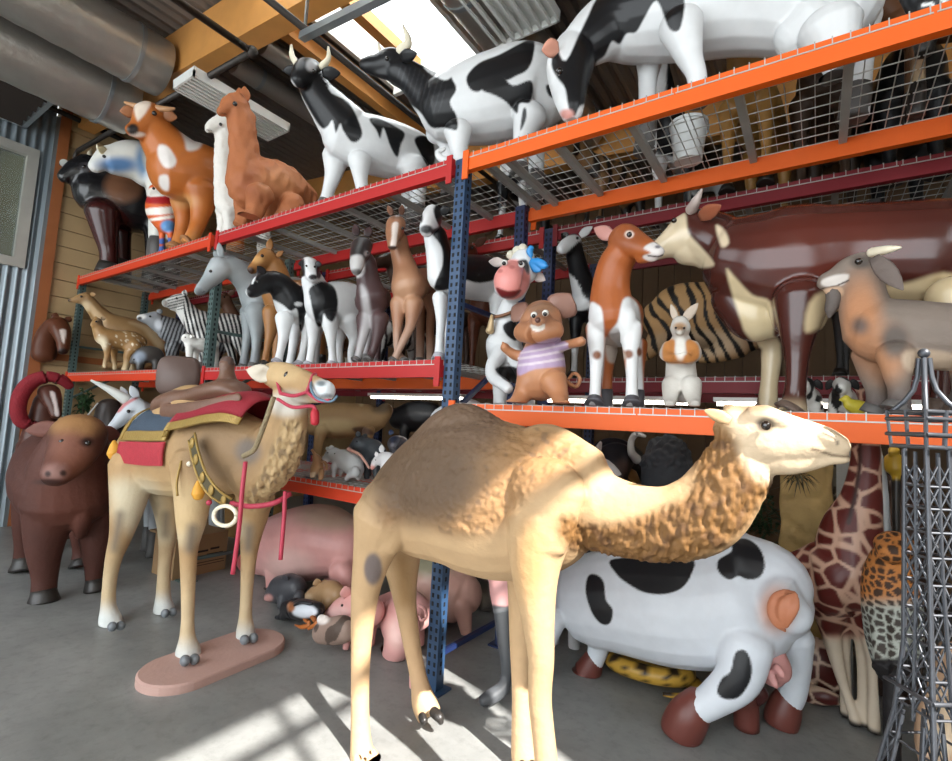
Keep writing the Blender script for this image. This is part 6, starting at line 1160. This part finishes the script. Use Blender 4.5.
animal('giraffe_statue', 'paler giraffe whose neck shows between the stone slab and the dark red giraffe', 'statue', sp, [[(120, 420, -.1, 40), (140, 400, 0, 46)], [(140, 400, 0, 40), (148, 300, 0, 26), (152, 220, 0, 22), (156, 150, 0, 20)], [(158, 130, 0, 20), (176, 138, 0, 12)]], [('all', 'a39884'), ('fn', '5f5648', GIR(12., 4.4))], legs=[[(125, 450, .08, 22), (125, None, .1, 12)], [(155, 450, .08, 22), (155, None, .1, 12)], [(125, 450, -.1, 22), (125, None, -.1, 12)]])
# leopard sitting upright
ROS = GIR(27., 6.3, .14)
sp = Sp((*onlevel(890, 3.3, 0)[:2], 0), -120, 'f', (1.807, 766, 340))
animal('leopard_statue', 'spotted leopard sitting behind the metal lattice tower, orange above and pale below', 'statue', sp,
  [[(235, 600, -.08, 34), (230, 540, -.04, 44), (226, 470, 0, 46), (224, 430, 0, 42), (226, 400, .02, 34)], [(232, 372, .04, 32), (228, 384, .1, 24)]],
  [('all', 'b07038'), ('fn', '9fa39a', lambda lx, ly, lz, x, y: sstep(y, 455, 490)), ('fn', '2a1c14', lambda lx, ly, lz, x, y: ROS(lx, ly, lz, x, y) * .95), ('fn', '1a1718', lambda lx, ly, lz, x, y: sstep(y, 572, 580))],
  legs=[[(206, 470, .04, 22), (208, 520, .06, 17), (210, 560, .08, 15), (212, 585, .1, 16), (206, 596, .14, 14)], [(236, 470, .04, 22), (240, 520, .06, 17), (238, 560, .08, 15), (236, 590, .1, 16)], [(228, 600, .0, 14), (228, None, .0, 14)]], m=FUR, vox=.008)
# dark brown figures and the white tusk behind
sp = Sp((*onlevel(893, 4.5, 0)[:2], 0), -95, 'f', Y5)
animal('bear_statue', 'dark brown bear standing in the shade behind the leopard', 'statue', sp, [[(235, 520, -.1, 60), (238, 420, 0, 64), (240, 330, 0, 54), (240, 280, .04, 40)], [(240, 250, .06, 36), (238, 262, .12, 22)]], [('all', '3c2c24'), ('blob', '5a4030', (240, 330, 26, 40), .6)], legs=[[(215, 560, 0, 26), (215, None, 0, 22)], [(262, 560, 0, 26), (262, None, 0, 22)]], m=FUR)
sp = Sp((*onlevel(880, 3.95, 0)[:2], 0), -90, 'f', Y5)
animal('tusk_statue', 'white curved tusk shape standing between the giraffe neck and the lattice tower', 'statue', sp, [[(228, 420, 0, 10), (226, 340, 0, 9), (222, 280, 0, 9), (217, 230, 0, 8), (212, 190, 0, 5), (209, 160, 0, 3)], [(230, 700, 0, 5), (230, 420, 0, 8)]], [('all', 'cdd2d4')], clamp=True)
sp = Sp((*onlevel(896, 3.9, 0)[:2], 0), -95, 'f', Y5)
dk_ = animal('duck_statue', 'small yellow duck figure above the leopard behind the lattice tower', 'statue', sp, [[(244, 232, 0, 16), (242, 216, 0, 15)], [(242, 200, .02, 10), (236, 204, .05, 5)], [(246, 245, 0, 7), (246, 500, 0, 6), (246, 690, 0, 10)]], [('all', 'b9952e'), ('fn', '2d2824', lambda lx, ly, lz, x, y: sstep(y, 248, 256))])
# cream clawed foot, bottom right
sp = onfloor(950, 790, -140, 'f', Y5); TOE = lambda *p: list(p)
animal('dinosaur_foot_statue', 'cream giant clawed foot behind the base of the lattice tower', 'statue', sp, [[(345, 560, -.1, 20), (342, 620, -.05, 30), (340, 700, 0, 40), (340, 760, .0, 44)], [(318, 640, .04, 16), (305, 680, .1, 18), (300, 730, .14, 18), (310, 790, .16, 14)], [(345, 660, .06, 18), (335, 720, .16, 20), (335, 800, .2, 16)]], [('all', 'c7a283'), ('blob', 'dcc3a4', (330, 700, 30, 60), .5)], m=GLOSS)
# ================================================================== LEFT SIDE, TOWER, FAR STATUES
sp = Sp((*onlevel(172, 3.0, 0)[:2], 0), -115, 'l', ZD)
uni = animal('unicorn_statue', 'white unicorn with a long pale horn and pink forelock behind the saddled camel', 'statue', sp,
  [[(1000, 560, 0, 120), (1180, 570, 0, 140), (1400, 590, 0, 130)], [(990, 540, 0, 110), (940, 420, 0, 86), (890, 310, 0, 64)], [(865, 285, 0, 62), (810, 335, .02, 54), (750, 395, .04, 38), (708, 430, .06, 28)]],
  [('all', 'c6ccd2'), ('poly', 'b9787a', [(755, 270), (800, 262), (860, 235), (875, 245), (830, 270), (790, 300), (760, 330), (740, 330)], 6), ('poly', '8d8684', [(900, 190), (935, 240), (960, 320), (990, 420), (960, 420), (920, 300)], 8)],
  legs=[[(980, 650, .15, 60), (980, 900, .15, 34), (980, None, .15, 36)], [(960, 650, -.15, 60), (950, 900, -.15, 34), (950, None, -.15, 36)], [(1360, 680, .15, 60), (1360, 900, .15, 34), (1360, None, .15, 36)], [(1380, 680, -.15, 60), (1390, 900, -.15, 34), (1390, None, -.15, 36)]],
  hoof=GREYHOOF, ears=[((800, 240, -.06), (768, 168, -.08), 22), ((870, 240, .06), (828, 162, .08), 26)], horns=[[(800, 250, 0, 36), (700, 190, 0, 24), (580, 130, 0, 7)]], horn_mat=mat('pale_unicorn_horn', 'cfd2cc', .35), eyes=[(815, 325, .115, 11)])
sp = Sp((-8.2, 2.22, .3), -8, 'f', ZD)
sp = Sp((*onlevel(40, 2.05, 0)[:2], 0), -12, 'f', ZD)
hs = animal('horse_statue', 'brown horse with white blaze wearing a red wreath, behind the dark bull', 'statue', sp,
  [[(240, 560, -.5, 100), (240, 560, 0, 110)], [(240, 500, .0, 90), (270, 380, .0, 76), (295, 260, .03, 66)], [(310, 200, .08, 60), (330, 250, .16, 52), (348, 310, .22, 38), (356, 350, .25, 32)]],
  [('all', '4c2a20'), ('poly', 'd8ccc8', [(318, 205), (345, 205), (362, 270), (376, 350), (352, 352), (342, 290)], 5)],
  legs=[[(180, 640, 0, 50), (180, 900, 0, 30), (180, None, 0, 34)], [(300, 640, 0, 50), (300, 900, 0, 30), (300, None, 0, 34)], [(180, 640, -.5, 50), (180, None, -.5, 30)], [(300, 640, -.5, 50), (300, None, -.5, 30)]], hoof=DARKHOOF, ears=[((290, 150, .05), (270, 110, .02), 20), ((345, 150, .05), (372, 118, .02), 20)])
v, f = chain_geo(sp, [(440, 165, .12, 26), (390, 125, .14, 34), (300, 105, .14, 38), (200, 140, .12, 44), (135, 220, .12, 44), (115, 310, .12, 42), (140, 390, .12, 40), (220, 420, .12, 30)], .9); o = mesh_obj('red_wreath', v, f, mat('red_velvet', '7d0d1c', .8, 0, .25, 20., .8, 60.), hs)
sp = Sp((WX + .2, 2.62, 2.3), -12, 'f', (3.804, 0, 220))
hb_ = animal('horse_head_trophy', 'brown horse head with white blaze mounted on the timber end wall', 'wall decoration', sp,
  [[(168, 512, .0, 40), (168, 480, .03, 38), (182, 435, .1, 35), (208, 402, .2, 34)], [(220, 395, .22, 34), (232, 425, .3, 32), (240, 460, .36, 24), (240, 492, .4, 20), (240, 500, .4, 17)]],
  [('all', '5a3220'), ('poly', 'd6c9c0', [(228, 418), (252, 420), (246, 460), (240, 470), (234, 450)], 3), ('blob', '2a1a16', (240, 500, 22, 12), .4)], ears=[((208, 378, .2), (214, 352, .18), 12), ((252, 386, .22), (270, 368, .2), 12)], eyes=[(208, 412, .28, 5), (262, 422, .3, 5)], clamp=False)
pf = atx(84, 404, -7.65); plant('potted_garland', 'dark green leafy garland between the red-wreathed horse and the unicorn horn', 'plant', pf, 160, .15, .06, LEAF, .3, 9, wid=.02, pot=.16)  # leafy garland; pot and stem are added to stand it on the floor
sp = Sp((*onlevel(108, 2.75, 0)[:2], 0), -60, 'f', ZD)
ch = animal('rounded_dark_object', 'dark brown rounded object with a white rod left of the unicorn', 'chair', sp, [[(690, 480, 0, 90), (690, 380, 0, 88), (690, 300, 0, 72)], [(690, 600, .1, 110), (690, 620, .3, 100)]], [('all', '3a302c')], legs=[[(620, 640, .3, 16), (620, None, .3, 14)], [(760, 640, .3, 16), (760, None, .3, 14)], [(620, 640, 0, 16), (620, None, 0, 14)], [(760, 640, 0, 16), (760, None, 0, 14)]])  # unidentified rounded dark object; its seat and legs are added
part_tube('white_rod', ch, sp, [(558, 350, .25, 5), (590, 312, .25, 5), (620, 275, .25, 5)], WHITE)
fl = atx(62, 163, WX + .12); lp = empty('flood_lamp', fl, 'small white flood lamp on the trim beside the black bull', 'lamp')
MB().tube([fl, fl + np.array([.1, .0, -.03])], [.03, .055], 14).build('lamp_shade', WHITE, lp, True); MB().tube([fl, (WX + .05, fl[1], fl[2])], .015).build('bracket', DARKPIPE, lp)
# metal lattice tower
tx = onlevel(942, 1.95, 0); tw = empty('lattice_tower_model', tx, 'grey metal lattice tower model at the right edge in front of the racks', 'model tower'); ya = math.radians(38)
TG = mat('dark_silver_metal', '4c4e53', .4, .5, .15)
def tp(x, y, z): return np.array([tx[0] + x * math.cos(ya) - y * math.sin(ya), tx[1] + x * math.sin(ya) + y * math.cos(ya), z])
prof = [(0, .26), (.2, .205), (.45, .145), (.7, .092), (.9, .058), (1.1, .041), (1.4, .037), (1.66, .034)]
def hw(z): return float(np.interp(z, [p[0] for p in prof], [p[1] for p in prof]))
for sx_ in (-1, 1):
    for sy_ in (-1, 1):
        MB().tube([tp(sx_ * w, sy_ * w, max(z, .006)) for z, w in prof], .0065, 8).build('corner_rail', TG, tw, True)
        if 1: MB().tube([tp(sx_ * hw(z) * .55, sy_ * hw(z), max(.006, z)) for z in (0, .2, .45, .7, .9)], .0055, 8).build('inner_rail', TG, tw, True); MB().tube([tp(sx_ * hw(z), sy_ * hw(z) * .55, max(.006, z)) for z in (0, .2, .45, .7, .9)], .0055, 8).build('inner_rail', TG, tw, True)
zs = [.08]; 
while zs[-1] < 1.6: zs.append(zs[-1] + max(.062, .12 * (1.25 - .5 * zs[-1])))
for f in range(4):
    mb = MB(); c_, s_ = [(1, 0), (0, 1), (-1, 0), (0, -1)][f]
    def fp(u, z): w = hw(z); a, b = (w, u * w); return tp(c_ * a - s_ * b, s_ * a + c_ * b, z)
    for a, b in zip(zs, zs[1:]):
        mb.tube([fp(-1, a), fp(1, a)], .0036, 6)
        if a < .85:
            for u0, u1 in ((-1, -.55), (.55, 1)): mb.tube([fp(u0, a), fp(u1, b)], .0026, 6); mb.tube([fp(u1, a), fp(u0, b)], .0026, 6)
        else:
            for u0, u1 in ((-1, 0), (0, 1)): mb.tube([fp(u0, a), fp(u1, b)], .0026, 6); mb.tube([fp(u1, a), fp(u0, b)], .0026, 6)
    mb.tube([fp(0, .9), fp(0, 1.3), fp(0, 1.64)], .005, 6)
    mb.build('lattice_face', TG, tw)
    MB().tube([fp(u, .04 + .34 * math.sin(math.pi * (u + 1) / 2)) for u in np.linspace(-.95, .95, 17)], .012, 8).build('arch', TG, tw, True)
for z, w in ((.98, .072), (1.655, .055), (1.69, .062), (1.735, .062), (1.755, .058)):
    MB().tube([tp(-w, -w, z), tp(w, -w, z), tp(w, w, z), tp(-w, w, z), tp(-w, -w, z)], .006, 8).build('platform_rail', TG, tw, True)
for sx_ in (-1, 0, 1):
    for sy_ in (-1, 0, 1):
        if sx_ or sy_: MB().tube([tp(sx_ * .055, sy_ * .055, 1.65), tp(sx_ * .062, sy_ * .062, 1.76)], .005, 6).build('baluster', TG, tw)
        if sx_ and sy_: MB().tube([tp(sx_ * w, sy_ * w, z) for w, z in ((.058, 1.75), (.034, 1.785), (.018, 1.82), (.011, 1.86), (.008, 1.915))], .007, 8).build('cap_rib', TG, tw, True)
MB().sphere(tp(0, 0, 1.93), .015, 12).build('finial', TG, tw, True)
# ---- statues farther back, seen through the mesh and between the front ones
def quad(name, label, px, y, z, yaw, Hh, cols, L=None, neck=.35, fat=1., hoof=DARKHOOF, ears=True, horns=False, hgt=1.0, group=None, m=None):
    sp = Sp(onlevel(px, y, z + .011), yaw, 'm'); L = L or Hh * .8; t = .62 * Hh; r = .17 * Hh * fat; e = L / 2
    hx, hz = e + neck * Hh * .55, t + .05 * Hh + neck * Hh * hgt
    body = [[(-e, t, 0, r * .82), (-e * .3, t, 0, r), (e * .4, t, 0, r), (e * .85, t + .02 * Hh, 0, r * .85)], [(e * .8, t + .03 * Hh, 0, r * .75), (e + neck * Hh * .2, (t + hz) / 2, 0, r * .55), (hx, hz, 0, r * .45)], [(hx - .02, hz + .01, 0, r * .46), (hx + .1 * Hh, hz - .05 * Hh, 0, r * .36), (hx + .18 * Hh, hz - .10 * Hh, 0, r * .25)]]
    lw = .1 * Hh
    legs = [[(x, t - r * .5, s_ * lw, r * .42), (x + d, t * .5, s_ * lw, r * .24), (x, t * .2, s_ * lw, r * .17), (x + .01, .012, s_ * lw, r * .24)] for x, d in ((e * .78, 0), (-e * .85, -.03 * Hh)) for s_ in (-1, 1)]
    return animal(name, label, 'statue', sp, body, cols, legs=legs, hoof=hoof, hoof_frac=.35, lq=.9, m=m, group=group, vox=.02, smooth=5,
        ears=[((hx - .02, hz + r * .35, s_ * r * .3), (hx - .05 * Hh, hz + r * .75, s_ * r * .8), r * .2) for s_ in (-1, 1)] if ears else (),
        horns=[[(hx, hz + r * .35, s_ * r * .25, r * .12), (hx, hz + r * .8, s_ * r * .5, r * .09), (hx + .03, hz + r * 1.2, s_ * r * .45, r * .03)] for s_ in (-1, 1)] if horns else (),
        eyes=[(hx + .04 * Hh, hz + r * .12, s_ * r * .36, r * .07) for s_ in (-1, 1)])
HOLS = lambda seed, sc=3.2, th=.02: [('all', WHT), ('patch', BLK, sc, th, seed)]
STRP = lambda f, c1, c2: [('all', c1), ('fn', c2, lambda lx, ly, lz, x, y: sstep(np.sin(lx * f + 2.2 * vnoise(np.c_[lx, ly, lz], 5.)), .1, .45))]
quad('horse_statue', 'golden tan horse on the rear top deck behind the largest black and white cow', 757, 4.35, ZT, -95, 1.25, [('all', 'a5793f'), ('low', 'd3c3a2', .05, .2), ('blob', 'b58a4c', (0, .8, .5, .2), .5)])
quad('tiger_statue', 'brown tiger with dark stripes on the rear top deck left of the golden horse', 612, 4.3, ZT, -110, .8, STRP(38., '80603f', '201812'), fat=1.2, hgt=.4)
quad('cow_statue', 'black and white cow on the rear top deck left of the brown tiger', 522, 4.4, ZT, -80, 1.1, HOLS(3.))
quad('cow_statue', 'mostly black cow with white legs on the rear top deck left of the brown moose', 690, 4.7, ZT, -100, 1.25, HOLS(11., 2.4, -.12))
quad('moose_statue', 'dark brown moose on the rear top deck right of the golden horse', 828, 4.6, ZT, -95, 1.3, [('all', '46362b'), ('blob', '5d4a3a', (0, .8, .4, .2), .5)], horns=True)
quad('bison_statue', 'near-black bison on the rear top deck at the right', 905, 4.7, ZT, -90, 1.2, [('all', '19191c'), ('high', '26211f', .7, .9)], fat=1.3, horns=True, hgt=.3)
bk = onlevel(688, 3.34, ZT + .011); bu = empty('bucket', bk, 'white bucket with a wire handle resting on the mesh of the orange top deck', 'bucket')
MB().lathe(bk, [(.085, .0), (.115, .24), (.122, .24), (.122, .26), (.11, .26), (.082, .012)], 24).build('pail', mat('white_plastic', 'c4c6c4', .45), bu, True)
MB().tube([bk + np.array([.12 * math.cos(a), .03, .24 - .12 * math.sin(a)]) for a in np.linspace(0, math.pi, 15)], .005, 6).build('handle', STEEL, bu, True)
quad('zebra_statue', 'zebra on the rear rack seen over the dark donkey foal', 394, 4.6, 2.09, -95, 1.0, STRP(44., 'cfcdc8', '232326'))
quad('horse_statue', 'plain brown horse on the rear rack behind the pale blue-grey horse', 262, 4.4, 2.09, -95, 1.1, [('all', '5d4030')])
quad('cow_statue', 'brown cow on the rear rack behind the front-facing calf', 325, 4.45, 2.09, -100, 1.05, [('all', '6e4a34'), ('patch', 'c9b9a4', 3., .12, 2.)])
quad('horse_statue', 'dark brown horse on the rear rack left of the navy post', 432, 4.4, 2.09, -95, 1.2, [('all', '3d2b22')])
quad('horse_statue', 'reddish brown horse on the rear rack behind the cartoon cow', 500, 4.45, 2.09, -90, 1.15, [('all', '5f3524')])
quad('cow_statue', 'black and white cow on the rear rack behind the cartoon mouse', 602, 4.5, 2.09, -95, 1.1, HOLS(8.))
quad('cow_statue', 'dark grey cow in the shade on the rear rack behind the goat', 860, 4.5, 2.09, -95, .98, [('all', '3a3838')])
quad('cow_statue', 'black and cream cow standing on the floor behind the racks near the saddled camel', 215, 4.6, 0, -80, 1.3, [('all', '2b2522'), ('patch', 'a08c70', 3., .1, 2.)])
for k, (px, lab) in enumerate(((808, 'small white figure with black spots behind the cow hoof, the left one of the pair'), (843, 'small white figure with black spots, the right one of the pair'))):
    sp = Sp(onlevel(px, 3.32, ZMR + .011), -95, 'm')
    animal('dalmatian_figure', lab, 'figure', sp, [[(-.12, .1, 0, .07), (0, .1, 0, .075), (.06, .12, 0, .06)], [(.08, .17, 0, .05), (.13, .15, 0, .035)]], [('all', 'cfccc6'), ('patch', '1c1a1a', 17., .2, k * 3.)], legs=[[(x, .07, s_, .028), (x, .012, s_, .024)] for x in (.05, -.12) for s_ in (-.04, .04)], ears=[((.07, .2, .04), (.05, .15, .07), .02), ((.07, .2, -.04), (.05, .15, -.07), .02)], ear_ops=[('all', '1c1a1a')], group='spotted figures on the right shelf', vox=.008)
sp = Sp(onlevel(858, 3.2, ZMR + .011), 200, 'm'); animal('bird_figure', 'small yellow bird figure on the orange shelf beside the goat hoof', 'figure', sp, [[(-.06, .06, 0, .02), (0, .055, 0, .04), (.04, .07, 0, .03)], [(.05, .095, 0, .024), (.08, .09, 0, .008)]], [('all', 'c9b83a')], legs=[[(0, .03, .012, .006), (0, .01, .012, .008)], [(0, .03, -.012, .006), (0, .01, -.012, .008)]], vox=.006)
# ================================================================== LIGHT
sun = bpy.data.objects.new('sun', bpy.data.lights.new('sun', 'SUN')); COL.objects.link(sun)
sun.data.energy = 17.; sun.data.angle = math.radians(.8); sun.data.color = (1, .97, .92)
sun.rotation_euler = Vector((1, -.35, 1.0)).to_track_quat('Z', 'Y').to_euler()
w = bpy.data.worlds.new('sky'); scene.world = w; w.use_nodes = True
bg = w.node_tree.nodes['Background']; bg.inputs[0].default_value = (.9, .96, 1., 1); bg.inputs[1].default_value = 5.0
scene.view_settings.view_transform = 'Standard'; scene.view_settings.look = 'None'; scene.view_settings.gamma = 1; scene.view_settings.use_curve_mapping = False
scene.view_settings.exposure = 0.0
